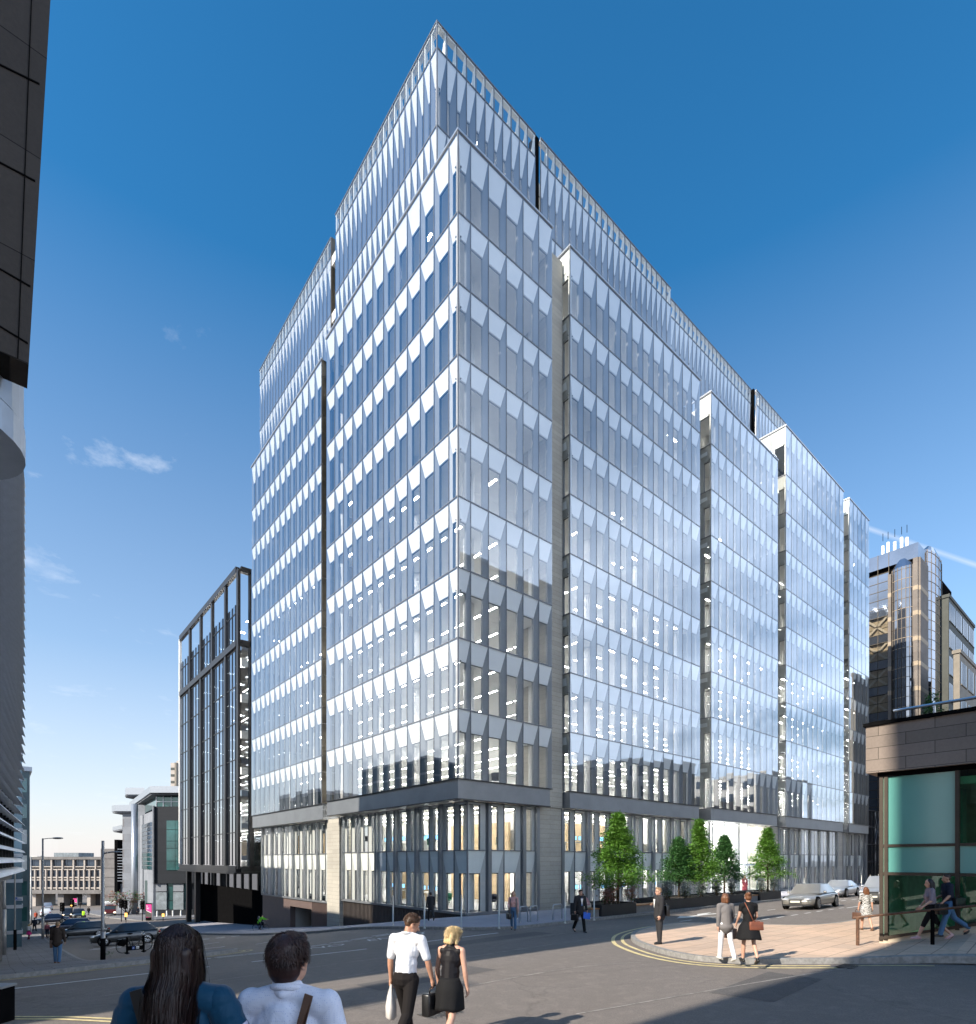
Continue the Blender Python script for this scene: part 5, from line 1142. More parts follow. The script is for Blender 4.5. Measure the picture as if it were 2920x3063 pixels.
m = G(385, 2826); place_car('dark grey hatchback waiting at the left junction behind the bicycle', 'hatch', gry, Vector((m.x, m.y+.9, 0)), math.pi-.15)
m = G(248, 2806); place_car('dark grey estate car behind the man in a brown jacket', 'estate', gry, Vector((m.x, m.y+.9, 0)), math.pi-.10)
m = G(215, 2786); place_car('dark blue estate car parked beyond the dark grey estate', 'estate', blu, Vector((m.x, m.y+1.0, 0)), math.pi-.12)
m = G(150, 2763); place_car('long dark car crossing the left street far down the hill', 'saloon', blu, m, math.pi-.05)
for (u, v), l, k, c, hd, gl in (((201, 2749), 'black taxi cab facing uphill with its headlamps lit', 'cab', blk, 1, m_hl), ((236, 2750), 'black off-roader beside the black taxi cab', 'suv', blk, 1, None), ((140, 2706), 'white car driving away under the bridge with red tail lamps lit', 'hatch', wht, -1, m_tl), ((196, 2707), 'white car coming out from under the bridge building', 'hatch', wht, 1, m_hl), ((137, 2741), 'white hatchback driving away down the hill', 'hatch', wht, -1, None), ((143, 2722), 'grey pickup sized car ahead of the white hatchback', 'suv', silv2, -1, None), ((137, 2696), 'white van shaped car beyond the bridge piers', 'cab', wht, -1, None)):
    p = G(u, v); yaw = math.atan2(CAMY-p.y, CAMX-p.x)+(0 if hd > 0 else math.pi); place_car(l, k, c, p, yaw, glow=gl if hd > 0 else None)
# red and white box lorry
p = G(328, 2741); yaw = math.atan2(CAMY-p.y, CAMX-p.x); lo = thing('box_lorry', 'red cab lorry with a white box body facing uphill', 'lorry', p, yaw); m_rlo = paint('dark red lorry paint', (.20, .015, .02), 0)
d = depth(p); W2, Hh = 33/F*d/2, 40/F*d
mb = MB(); mb.solid([(0.9, -W2*.95, .45), (.9, W2*.95, .45), (.9, W2*.95, 1.25), (.9, -W2*.95, 1.25)], (-1.8, 0, 0), m_rlo); mb.solid([(0.85, -W2*.93, 1.25), (.85, W2*.93, 1.25), (.35, W2*.88, 1.95), (.35, -W2*.88, 1.95)], (-1.3, 0, 0), m_rlo); mb.build('cab', lo, bevel=.06)
mb = MB(); mb.solid([(0.86, -W2*.86, 1.3), (.86, W2*.86, 1.3), (.39, W2*.8, 1.9), (.39, -W2*.8, 1.9)], (.012, 0, .008), m_cgl); mb.build('windscreen', lo)
mb = MB(); mb.box((-5.2, -W2, .75), (-.9, W2, Hh), m_span); mb.solid([(-.9, -W2, 1.9), (-.9, W2, 1.9), (-.9, W2, Hh), (-.9, -W2, Hh)], (.7, 0, 0), m_span); mb.build('box_body', lo, bevel=.05)
for sy in (-1, 1): mb = MB(); mb.ball((.9, sy*W2*.75, .72), (.05, .2, .14), m_hl); mb.build('headlight', lo)
for x in (.2, -3.9):
    for sy in (-1, 1): mb = MB(); mb.lathe([(0, -.12), (.40, -.12), (.44, 0), (.40, .12), (0, .12)], m_tyre, 20, (x, sy*(W2-.15), .44), 'y'); mb.build('wheel', lo)
mb = MB(); mb.box((.86, -W2*.95, .45), (.97, W2*.95, .62), m_dark); mb.build('bumper', lo)
mb = MB(); mb.box((-.195, -.5, Hh-.50), (-.188, .5, Hh-.28), mat('dark lettering paint', (.06, .05, .05), .6)); mb.build('name_strip', lo)
# ------------------------------------------------------------ bicycles
m_bfr = mat('bicycle frame black', (.03, .03, .032), .35, .3); m_chr = mat('chrome', (.6, .6, .6), .2, .9)
def bike(name, label, p, rz, sc=1.0, group=None, bag=False):
    th = thing(name, label, 'bicycle', p, rz, group); th.scale = (sc,)*3
    for x in (-.52, .52):
        w_ = bpy.data.objects.new('wheel', None); COL.objects.link(w_); w_.parent = th; w_.location = (x, 0, .34)
        mb = MB(); P = [(.325*math.cos(a), 0, .325*math.sin(a)) for a in [2*math.pi*i/28 for i in range(29)]]; mb.tube(P, .018, m_tyre, 6, False); mb.build('tyre', w_, True)
        mb = MB()
        for i in range(14): a = 2*math.pi*i/14; mb.tube([(0, .02*(-1)**i, 0), (.31*math.cos(a), 0, .31*math.sin(a))], .0025, m_chr, 4, False)
        mb.tube([(0, -.05, 0), (0, .05, 0)], .02, m_chr, 8); mb.build('spokes', w_)
        mb = MB(); P = [(x+.36*math.cos(a), 0, .34+.36*math.sin(a)) for a in [math.pi*(.15+.75*i/10) if x < 0 else math.pi*(.25+.6*i/10) for i in range(11)]]; mb.tube(P, .02, m_bfr, 6); mb.build('mudguard', th)
    mb = MB(); bb, st_, hd, hb = (-.05, 0, .30), (-.20, 0, .82), (.36, 0, .80), (.38, 0, .66)
    for a, b, r in ((bb, st_, .017), (bb, hb, .02), ((-.17, 0, .74), hd, .017), (bb, (-.52, 0, .34), .012), ((-.17, 0, .72), (-.52, 0, .34), .010), (hb, (.52, 0, .34), .015), (hb, hd, .02)): mb.tube([a, b], r, m_bfr, 8)
    mb.build('frame', th)
    mb = MB(); mb.tube([st_, (-.22, 0, .92)], .013, m_chr, 6); mb.ball((-.22, 0, .95), (.14, .08, .045), m_black); mb.build('saddle', th, True)
    mb = MB(); mb.tube([hd, (.34, 0, .98)], .014, m_chr, 6); mb.tube([(.20, -.30, 1.0), (.32, -.2, 1.02), (.36, 0, 1.0), (.32, .2, 1.02), (.20, .30, 1.0)], .013, m_chr, 6); mb.build('handlebar', th, True)
    mb = MB(); mb.lathe([(0, .05), (.09, .05), (.09, .06), (0, .06)], m_chr, 18, bb, 'y'); mb.tube([bb, (.05, .09, .17)], .01, m_chr, 6); mb.tube([bb, (-.15, -.09, .43)], .01, m_chr, 6); mb.box((.0, .08, .15), (.1, .17, .17), m_black); mb.box((-.2, -.17, .42), (-.1, -.08, .44), m_black); mb.build('crank', th)
    mb = MB(); mb.box((-.75, -.07, .70), (-.30, .07, .72), m_bfr); mb.tube([(-.66, .06, .70), (-.53, .06, .36)], .008, m_bfr, 5); mb.tube([(-.66, -.06, .70), (-.53, -.06, .36)], .008, m_bfr, 5); mb.build('luggage_rack', th)
    if bag: mb = MB(); mb.ball((-.60, -.13, .55), (.19, .07, .19), m_black); mb.ball((-.60, .13, .55), (.19, .07, .19), m_black); mb.build('pannier', th, True)
    mb = MB(); mb.ball((.45, 0, .86), (.05, .05, .05), m_chr); mb.build('lamp', th, True); return th
pb1, pb2 = G(380, 2851, .12), G(430, 2846, .12); mid = (pb1+pb2)/2
hd_ = math.atan2(pb2.y-pb1.y, pb2.x-pb1.x); pxm = 62/F*depth(mid)
rk = thing('cycle_parking_rail', 'black cycle parking rail with a blue P sign plate on the left pavement', 'cycle stand', mid, hd_)
L2 = (pb2-pb1).length/2
for x in (-L2, L2): mb = MB(); mb.box((x-.035, -.035, -.05), (x+.035, .035, .80), m_black); mb.box((x-.09, -.09, -.02), (x+.09, .09, .02), m_black); mb.build('post', rk)
mb = MB(); mb.box((-L2+.036, -.02, .12), (L2-.036, .02, .33), m_black); mb.build('plate', rk)
mb = MB(); mb.box((-.16, -.028, .17), (-.04, -.021, .30), m_blue); mb.build('sign', rk); mb = MB(); mb.box((.02, -.028, .17), (.16, -.021, .30), m_span); mb.build('sign', rk); text('P', .11, m_span, rk, (-.135, -.032, .185))
mb = MB()
for x in (.055, .125): P = [(x+.026*math.cos(a), -.030, .215+.026*math.sin(a)) for a in [2*math.pi*i/12 for i in range(13)]]; mb.tube(P, .005, m_black, 4, False)
mb.tube([(.055, -.03, .215), (.08, -.03, .26), (.11, -.03, .26), (.125, -.03, .215)], .005, m_black, 4); mb.build('symbol', rk)
bike('bicycle', 'old black bicycle with panniers leaning on the cycle rail', Vector((mid.x, mid.y, mid.z))+Vector((-math.sin(hd_), math.cos(hd_), 0))*.12, hd_+.05, 1.0, None, True)
# ============================================================ people
def skinmat(name, col):
    m = mat(name, col, .5, var=.06, scale=6); p = m.node_tree.nodes['Principled BSDF']; p.inputs['Subsurface Weight'].default_value = .08; p.inputs['Subsurface Radius'].default_value = (.02, .008, .005); return m
def cloth(name, col, rough=.85, wr=.5):
    if name in MATS: return MATS[name]
    m = mat(name, col, rough, var=.10, scale=5); nt = m.node_tree; p = nt.nodes['Principled BSDF']; p.inputs['Sheen Weight'].default_value = .12 if max(col) > .1 else 0.0; p.inputs['Specular IOR Level'].default_value = .2
    tcn = N(nt, 'ShaderNodeTexCoord'); a = N(nt, 'ShaderNodeTexNoise', i_Scale=9., i_Detail=3., i_Distortion=1.6); nt.links.new(tcn.outputs['Object'], a.inputs['Vector'])
    b = N(nt, 'ShaderNodeBump', i_Strength=wr*.55, i_Distance=.012); nt.links.new(a.outputs[0], b.inputs['Height']); nt.links.new(b.outputs[0], p.inputs['Normal']); return m
skA, skB = skinmat('fair skin', (.52, .30, .215)), skinmat('tanned skin', (.44, .235, .155))
hairs = {k: mat(k+' hair', c, .45, var=.35, scale=30, bump=.4) for k, c in {'black': (.012, .009, .009), 'dark brown': (.030, .016, .011), 'brown': (.07, .035, .018), 'auburn': (.13, .05, .02), 'blonde': (.52, .38, .19), 'sandy': (.26, .16, .08), 'grey': (.3, .28, .26)}.items()}
def vox(prims, size, m, name, parent, smooth=5):
    """one continuous surface grown round joined limbs (voxel remesh, then smoothed)"""
    mb = MB()
    for pr in prims:
        if pr[0] == 'e': mb.ball(pr[1], pr[2], m, pr[3] if len(pr) > 3 else None, 16)
        else:
            _, a, b, r0, r1 = pr; a, b = Vector(a), Vector(b); d = (b-a)
            if d.length < 1e-4: mb.ball(a, r0, m); continue
            k = [(-1, 0), (-.87, .5), (-.5, .87)]; pts, rs = [], []; dn = d.normalized()
            for x, y in k: pts.append(a+dn*r0*x); rs.append(max(r0*y, .0008))
            pts += [a, b]; rs += [r0, r1]
            for x, y in reversed(k): pts.append(b-dn*r1*x); rs.append(max(r1*y, .0008))
            mb.tube(pts, rs, m, 12)
    me = mb.mesh(name, True); o = bpy.data.objects.new('tmp', me); COL.objects.link(o)
    r = o.modifiers.new('r', 'REMESH'); r.mode = 'VOXEL'; r.voxel_size = size; r.use_smooth_shade = True
    s = o.modifiers.new('s', 'SMOOTH'); s.factor = .5; s.iterations = smooth
    dg = bpy.context.evaluated_depsgraph_get(); me2 = bpy.data.meshes.new_from_object(o.evaluated_get(dg)); bpy.data.objects.remove(o); bpy.data.meshes.remove(me)
    me2.materials.clear(); me2.materials.append(m); me2.name = name; me2.polygons.foreach_set('use_smooth', [True]*len(me2.polygons)); return link(name, me2, parent)
def rotx(v, a): c, s = math.cos(a), math.sin(a); return Vector((v[0], v[1]*c-v[2]*s, v[1]*s+v[2]*c))
def hand(w, d, side, r=1.0, curl=.5, fwd=Vector((0, 1, 0))):
    """palm, four unequal bent fingers and a thumb from the side of the palm; w wrist, d forearm direction"""
    d = d.normalized(); out = d.cross(fwd); out = (out.normalized() if out.length > .1 else Vector((1, 0, 0))); inn = -Vector((side, 0, 0)); acr = fwd-d*fwd.dot(d); acr = acr.normalized() if acr.length > .1 else Vector((0, 1, 0)); pal = inn-d*inn.dot(d); pal = (pal-acr*pal.dot(acr)).normalized()
    P = [('c', w, w+d*.045, .026, .030), ('c', w+d*.04+acr*.018, w+d*.085+acr*.026, .019, .016), ('c', w+d*.04-acr*.018, w+d*.085-acr*.026, .019, .016)]
    for k, ln in enumerate((.070, .080, .075, .058)):
        b = w+d*.085+acr*(.031-.0205*k); e = b+(d*math.cos(curl*.5)+pal*math.sin(curl*.5))*ln*.52; f = e+(d*math.cos(curl*1.5)+pal*math.sin(curl*1.5))*ln*.48
        P += [('c', b, e, .0105, .0098), ('c', e, f, .0096, .0080)]
    b = w+d*.03+acr*.03; e = b+(d*.62+acr*.55+pal*.4).normalized()*.045; P += [('c', b, e, .0135, .0115), ('c', e, e+(d*.8+acr*.1+pal*.5).normalized()*.035, .0112, .009)]
    return P
def person(label, p, head, Ht, skin=skA, legs=((12, 0), (-12, 15)), arms=((10, 6, 12), (-10, 6, 12)), lean=3, look=(0, 0), female=False, top=None, bottom=None, jacket=None, skirt=None, shoes=None, hair=None, style='short', vs=.0125, sit=False, seatz=.44, group=None, face=False, glasses=False, collar=None, sleeve=1.0, curl=.5, name='person', dress_len=None, wide=1.0):
    th = thing(name, label, 'person', p, head-math.pi/2, group); th.scale = (Ht/1.75,)*3
    sw = (.165 if female else .190)*wide; hw = .088; zh = .93
    J = {}
    for i, s in ((0, -1), (1, 1)):
        a, k = (rad(x) for x in legs[i]); h = Vector((s*hw, 0, zh)); dt = Vector((s*.02, math.sin(a), -math.cos(a))).normalized(); kn = h+dt*.43; ds = Vector((0, math.sin(a-k), -math.cos(a-k))); an = kn+ds*.42
        J[i] = (h, kn, an, a-k)
    dz = .075-min(J[0][2].z, J[1][2].z) if not sit else seatz+.09-zh
    if sit:
        for i in (0, 1): pass
    def up(v): return Vector(v)+Vector((0, 0, dz))
    J = {i: (up(h), up(k), up(a), q) for i, (h, k, a, q) in J.items()}
    pel = up((0, 0, .96)); L_ = lambda v: pel+rotx(Vector(v), -rad(lean))
    waist, chest, neck = L_((0, 0, .13)), L_((0, .005, .34)), L_((0, -.01, .525))
    hd = L_((0, .015, .655)); Rh = Matrix.Rotation(rad(look[0]), 3, 'Z') @ Matrix.Rotation(-rad(look[1])-rad(lean)*.4, 3, 'X'); HB = L_((0, 0, .58))
    hp = lambda x, y, z: HB+Rh @ Vector((x, y+.02, z+.085))
    SH = {0: L_((-sw, 0, .475)), 1: L_((sw, 0, .475))}; A = {}
    for i, s in ((0, -1), (1, 1)):
        f, ab, e = (rad(x) for x in arms[i]); d1 = Vector((s*math.sin(ab), math.sin(f)*math.cos(ab), -math.cos(f)*math.cos(ab))); el = SH[i]+d1*.285; d2 = Vector((s*math.sin(ab)*.35-s*math.sin(max(0, e-.5))*.35, math.sin(f+e), -math.cos(f+e))).normalized(); wr = el+d2*.245; A[i] = (SH[i], el, wr, d2)
    g = .92 if female else 1.0
    body = [('e', hp(0, -.005, .035), (.074, .094, .100), Rh), ('e', hp(0, .022, -.040), (.056, .066, .072), Rh), ('c', hp(0, .052, -.085), hp(0, .058, -.08), .026, .024), ('c', hp(0, .088, .0), hp(0, .108, -.032), .011, .014), ('e', hp(-.076, -.005, -.008), (.012, .024, .034), Rh), ('e', hp(.076, -.005, -.008), (.012, .024, .034), Rh),
            ('c', neck-Vector((0, 0, .03)), HB+Rh @ Vector((0, -.005, .05)), .056*g, .050*g), ('c', neck, L_((-sw*.7, 0, .485)), .05, .05), ('c', neck, L_((sw*.7, 0, .485)), .05, .05),
            ('e', chest, (.155*g, .105, .165)), ('e', L_((0, 0, .17)), (.128*g, .090, .15)), ('e', up((0, -.012, .955)), (.158, .112, .125)), ('c', L_((0, .0, .42)), L_((0, 0, .05)), .11*g, .12*g)]
    if female: body += [('e', L_((-.07, .085, .31)), (.062, .05, .06)), ('e', L_((.07, .085, .31)), (.062, .05, .06))]
    for i in (0, 1):
        h, k, a, q = J[i]; body += [('c', h, k, .083*g, .054*g), ('c', k, k+(a-k)*.35, .052*g, .056*g), ('c', k+(a-k)*.35, a, .055*g, .036), ('c', SH[i], A[i][1], .050*g, .038*g), ('c', A[i][1], A[i][1]+(A[i][2]-A[i][1])*.3, .038*g, .040*g), ('c', A[i][1]+(A[i][2]-A[i][1])*.3, A[i][2], .039*g, .025*g)]
        body += hand(A[i][2], A[i][3], -1 if i == 0 else 1, 1, curl)
        fd = Vector((0, math.cos(q*.6), math.sin(q*.6)*.9 if q < 0 else 0)).normalized(); body += [('c', a+Vector((0, -.03, -.045)), a+fd*.13+Vector((0, 0, -.05)), .034, .024)]
    vox(body, vs*.8, skin, 'body', th, 4)
    if face:
        mb = MB()
        for s in (-1, 1): mb.ball(hp(s*.030, .083, .012), (.013, .007, .007), m_span, Rh, 8); mb.ball(hp(s*.030, .0885, .012), (.006, .004, .006), m_black, Rh, 8); mb.tube([hp(s*.016, .088, .030), hp(s*.044, .080, .032)], .0045, hair, 6)
        mb.build('eyes', th, True); mb = MB(); mb.ball(hp(0, .086, -.052), (.022, .007, .007), mat('lip colour', (.36, .12, .10), .5), Rh, 8); mb.build('mouth', th, True)
    if glasses:
        mb = MB(); 
        for s in (-1, 1): mb.tube([hp(s*.006, .102, .012), hp(s*.035, .099, .025), hp(s*.060, .085, .012), hp(s*.035, .099, -.004), hp(s*.006, .102, .012)], .003, m_black, 5); mb.tube([hp(s*.06, .085, .014), hp(s*.078, .0, .016)], .003, m_black, 5)
        mb.build('glasses', th)
    # shoes
    if shoes:
        for i in (0, 1):
            a, q = J[i][2], J[i][3]; tilt = -q if q < 0 else 0; fd = Vector((0, math.cos(tilt*.8), -math.sin(tilt*.8))); hl = a+Vector((0, -.045, -.042)); vox([('c', hl, hl+fd*.10, .040, .042), ('c', hl+fd*.09, hl+fd*.20+Vector((0, 0, -.012)), .042, .030), ('c', a, hl+fd*.03, .042, .04)], vs*.8, shoes, 'shoe', th, 2)
    n_ = 0.0
    if bottom:
        b = [('e', up((0, -.012, .955)), (.172, .126, .125)), ('c', up((0, 0, 1.04)), up((0, 0, .95)), .135, .15)]
        for i in (0, 1): h, k, a, q = J[i]; e = a if dress_len is None else k+(a-k)*dress_len; b += [('c', h, k, .098*g, .072*g), ('c', k, e, .072*g, .062 if dress_len is None and not female else .058)]
        vox(b, vs, bottom, 'trousers', th, 4)
    if top:
        b = [('e', chest, (.175*g, .125, .17)), ('e', L_((0, 0, .17)), (.150*g, .112, .16)), ('c', L_((-sw*.72, 0, .46)), L_((sw*.72, 0, .46)), .062, .062), ('c', L_((0, .0, .40)), L_((0, 0, .06)), .128*g, .142*g), ('c', neck-Vector((0, 0, .05)), neck+Vector((0, 0, .0)), .075, .062)]
        b += [('c', neck-Vector((0, 0, .012)), L_((s_*sw*(.86 if sleeve > 0 else .52), -.005, .468)), .070, .070 if sleeve > 0 else .056) for s_ in (-1, 1)]
        if female: b += [('e', L_((-.07, .09, .31)), (.07, .056, .066)), ('e', L_((.07, .09, .31)), (.07, .056, .066))]
        if sleeve > 0:
            for i in (0, 1):
                s, e, w_, d2 = A[i]; b += [('c', s, s+(e-s)*min(1, sleeve*2), .068*g, .058*g)]
                if sleeve > .5: b += [('c', e, e+(w_-e)*(sleeve-.5)*2*.97, .056*g, .043*g)]
        vox(b, vs, top, 'shirt', th, 3 if vs > .008 else 16)
    if collar: mb = MB(); P = [neck+Vector((.066*math.cos(a), .066*math.sin(a)-.004, .022-.016*math.sin(a))) for a in [math.pi*2*i/16 for i in range(17)]]; mb.tube(P, .017, collar, 7, False); mb.build('collar', th, True)
    if jacket:
        b = [('e', chest, (.19*g, .14, .175)), ('e', L_((0, -.005, .15)), (.172*g, .132, .17)), ('c', L_((-sw*.78, 0, .462)), L_((sw*.78, 0, .462)), .070, .070), ('c', L_((0, 0, .40)), up((0, -.01, .86)), .145*g, .175*g), ('e', up((0, -.015, .88)), (.200, .172, .13))]
        b += [('c', neck-Vector((0, 0, .012)), L_((s_*sw*.85, -.005, .475)), .074, .072) for s_ in (-1, 1)]
        for i in (0, 1): s, e, w_, d2 = A[i]; b += [('c', s, e, .076*g, .062*g), ('c', e, w_-d2*.01, .060*g, .050*g)]
        o = vox(b, vs, jacket, 'jacket', th, 4)
        if face or top:
            mb = MB(); mb.solid([L_((-.055, .150, .44)), L_((.055, .150, .44)), L_((.0, .162, .17))], (0, .006, 0), m_span); mb.build('shirt_front', th)
    if skirt:
        m_, z0_, z1_, flare = skirt; mb = MB(); rings = []; n = 36; hips = up((0, -.012, .95)); km = (J[0][1]+J[1][1])/2
        for j in range(10):
            f = j/9; z = z0_+(z1_-z0_)*f; cy = (km.y)*max(0, (.95-z)/.45)*.8; sp = abs(J[0][1].y-J[1][1].y)*.5*max(0, (.95-z)/.45)
            base = .125+.058*min(1, f*3)*1.0; rx = base+flare*f; ry = base*.78+flare*f*.9+sp*.45
            o = len(mb.v); rings.append(o)
            for k in range(n):
                a = 2*math.pi*k/n; wv = 1+.045*f*math.sin(7*a+1)+.02*f*math.sin(13*a); mb.v.append((rx*wv*math.cos(a), cy-.01+ry*wv*math.sin(a), z+dz+.012*f*math.sin(3*a)))
        mb.mats = [m_]
        for a, b in zip(rings, rings[1:]):
            for k in range(n): mb.f.append((a+k, a+(k+1) % n, b+(k+1) % n, b+k)); mb.m.append(0)
        o = mb.build('skirt', th, True); s = o.modifiers.new('s', 'SOLIDIFY'); s.thickness = .012
    if hair:
        cap = [('e', hp(0, -.022, .050), (.083, .094, .092), Rh), ('e', hp(0, -.045, .005), (.078, .070, .085), Rh)]
        if style == 'short': cap = [('e', hp(0, -.016, .062), (.080, .096, .078), Rh), ('e', hp(0, -.045, .022), (.076, .066, .070), Rh), ('c', hp(-.03, .045, .115), hp(.03, .045, .115), .028, .028)]
        if style == 'bob': cap += [('c', hp(s*.07, -.01, .03), hp(s*.078, .0, -.085), .034, .030) for s in (-1, 1)]+[('c', hp(x, -.085, .02), hp(x*1.1, -.085, -.095), .040, .034) for x in (-.05, 0, .05)]+[('c', hp(-.05, .05, .105), hp(.055, .055, .09), .03, .03)]
        if style == 'long': cap += [('c', hp(s*.07, -.02, .02), hp(s*.082, -.03, -.24), .030, .020) for s in (-1, 1)]+[('c', hp(x, -.085, .02), hp(x*1.1, -.085, -.28), .034, .020) for x in (-.055, 0, .055)]
        if style == 'shoulder': cap += [('c', hp(s*.07, -.02, .02), hp(s*.085, -.02, -.14), .036, .026) for s in (-1, 1)]+[('c', hp(x, -.08, .02), hp(x*1.2, -.09, -.16), .042, .034) for x in (-.055, 0, .055)]
        if style == 'bun': cap += [('e', hp(0, -.10, .10), (.045, .045, .042), Rh)]
        vox(cap, vs*.8, hair, 'hair', th, 2)
    bpy.context.view_layer.update()
    th['_w'] = 0; del th['_w']
    M = Matrix.LocRotScale(Vector(p), Matrix.Rotation(head-math.pi/2, 3, 'Z').to_quaternion(), Vector((Ht/1.75,)*3))
    return th, {'wrist': [M @ (A[i][2]+A[i][3]*.09) for i in (0, 1)], 'sh': [M @ SH[i] for i in (0, 1)], 'hip': M @ pel, 'chest': M @ chest, 'hd': M @ hp(0, 0, 0), 'M': M, 'up': up, 'L': L_, 'neck': M @ neck}
FWD = ANG and math.atan2(SA, CA)                     # line of sight as a compass angle
FWD = math.atan2(SA, CA)
def bag(name, label, cat, top_c, size, m, rz, handle=.12, group=None, soft=.02):
    w_, d_, h_ = size; th = thing(name, label, cat, top_c-Vector((0, 0, h_+handle)), rz, group)
    mb = MB(); mb.solid([(-w_/2, -d_/2, 0), (w_/2, -d_/2, 0), (w_*.46, -d_*.42, h_), (-w_*.46, -d_*.42, h_)], (0, d_, 0), m); mb.build('body', th, True, bevel=soft)
    mb = MB(); mb.tube([(-w_*.25, 0, h_-.01), (-w_*.22, 0, h_+handle*.7), (0, 0, h_+handle), (w_*.22, 0, h_+handle*.7), (w_*.25, 0, h_-.01)], .010, m, 7); mb.build('handle', th, True)
    mb = MB(); mb.box((-w_*.44, -d_*.5-.004, h_*.55), (w_*.44, -d_*.47, h_*.96), m); mb.build('flap', th, bevel=.006); return th
def strap(points, m, th, r=.012): mb = MB(); mb.tube(points, r, m, 6); return mb.build('strap', th, True)
c_white, c_blk, c_dtr, c_char, c_grey, c_navy = cloth('white shirt cotton', (.64, .65, .68), .85, 1.2), cloth('black cloth', (.009, .009, .010), .8), cloth('dark brown trouser cloth', (.012, .010, .010)), cloth('charcoal suit cloth', (.030, .030, .033)), cloth('grey knit', (.16, .15, .15)), cloth('navy cloth', (.02, .024, .04))
c_jean, c_wtr, c_pink, c_lilac = cloth('blue denim', (.07, .15, .27)), cloth('white trouser cloth', (.72, .72, .75)), cloth('pink jersey', (.58, .34, .31)), cloth('lilac grey jersey', (.24, .20, .23))
sh_blk, sh_wht, sh_brn = mat('black shoe leather', (.012, .012, .012), .35), mat('white shoe', (.6, .6, .6), .5), mat('brown shoe leather', (.12, .06, .03), .4)
m_lbrn, m_lblk, m_ltan = mat('brown bag leather', (.09, .045, .028), .45, var=.25, scale=14), mat('black bag leather', (.012, .012, .013), .3), mat('tan red bag leather', (.20, .065, .035), .4, var=.2)
def foot(u, v, lift=.12): p = G(u, v, lift); p.z = gz(p.x, p.y)+lift; return p
def hpx(p, a, b): return max(1.5, min(1.92, (b-a)/F*depth(p)))
# --- the couple crossing the road
pm = at(1214, V0, 7.8); pm.z = gz(pm.x, pm.y)+.01
man, JM = person('man in a white shirt and dark trousers looking down at the woman beside him', pm, FWD-.42, 1.87, skB, ((20, 4), (-16, 28)), ((-4, 9, 12), (6, 16, 10)), 5, (-48, 22), top=c_white, bottom=c_dtr, shoes=sh_blk, hair=hairs['brown'], vs=.009, sleeve=.40, face=True, collar=c_white, curl=1.1, wide=1.06)
pw = at(1346, V0, 7.75); pw.z = gz(pw.x, pw.y)+.01
wom, JW = person('blonde woman in a black sleeveless top and black skirt walking beside the man in white', pw, FWD-.38, 1.68, skA, ((22, 6), (-20, 26)), ((2, 12, 14), (-3, 10, 14)), 6, (-28, 14), True, top=cloth('black satin', (.010, .009, .011), .55, .3), skirt=(c_blk, 1.06, .62, .012), shoes=sh_blk, hair=hairs['blonde'], style='bob', vs=.009, sleeve=0, curl=.7, glasses=True)
m_poly = mat('white plastic bag film', (.62, .60, .58), .35, var=.1)
bg_ = thing('carrier_bag', 'white plastic carrier bag hanging from the hand of the man in white', 'bag', JM['wrist'][0]-Vector((0, 0, .47)), FWD+.2)
mb = MB(); rr = random.Random(4); n = 22; rings = []
for z, wx, wy in ((0, .08, .05), (.03, .115, .07), (.18, .125, .075), (.33, .115, .05), (.42, .11, .025), (.50, .12, .012)):
    o = len(mb.v); rings.append(o)
    for k in range(n): a = 2*math.pi*k/n; q = 1+rr.uniform(-.09, .09); mb.v.append((wx*q*math.cos(a), wy*q*math.sin(a), z+rr.uniform(-.006, .006)))
mb.mats = [m_poly]
for a, b in zip(rings, rings[1:]):
    for k in range(n): mb.f.append((a+k, a+(k+1) % n, b+(k+1) % n, b+k)); mb.m.append(0)
mb.f.append(tuple(range(n-1, -1, -1))); mb.m.append(0); mb.build('body', bg_, True)
bag('briefcase', 'black leather briefcase carried between the man in white and the woman in black', 'briefcase', JM['wrist'][1]+Vector((0, 0, .01)), (.40, .13, .30), m_lblk, FWD-.5, .09)
# --- couple on the corner paving
p = foot(2171, 2871, .13); w1, J1 = person('woman in a long grey cardigan and white trousers walking away across the corner paving', p, FWD+.06, hpx(p, 2674, 2873), skA, ((10, 2), (-10, 18)), ((-8, 8, 8), (6, 10, 30)), 2, (-30, 0), True, bottom=c_wtr, jacket=c_grey, shoes=sh_wht, hair=hairs['auburn'], style='bob', glasses=True)
bag('handbag', 'brown checked handbag on the arm of the woman in a grey cardigan', 'bag', J1['wrist'][1]+Vector((0, 0, .08)), (.36, .14, .26), m_lbrn, FWD+.4, .14)
p = foot(2240, 2879, .13); w2, J2 = person('woman in a short black dress with a tan bag walking away on the corner paving', p, FWD-.05, hpx(p, 2672, 2882), skA, ((9, 2), (-9, 24)), ((6, 10, 35), (6, 10, 50)), 2, (-8, 0), True, top=c_blk, skirt=(c_blk, 1.06, .60, .11), shoes=sh_blk, hair=hairs['auburn'], style='bun', sleeve=.22)
c_ = J2['hip']-Vector((math.cos(FWD), math.sin(FWD), 0))*.17+Vector((SA, -CA, 0))*.10
tb_ = bag('shoulder_bag', 'tan red shoulder bag slung across the back of the woman in a black dress', 'bag', c_+Vector((0, 0, .10)), (.34, .08, .20), m_ltan, FWD-math.pi/2+.05, .02)
iv = tb_.location.copy(); R_i = Matrix.Rotation(-(FWD-math.pi/2+.05), 3, 'Z'); bk = -Vector((math.cos(FWD), math.sin(FWD), 0))
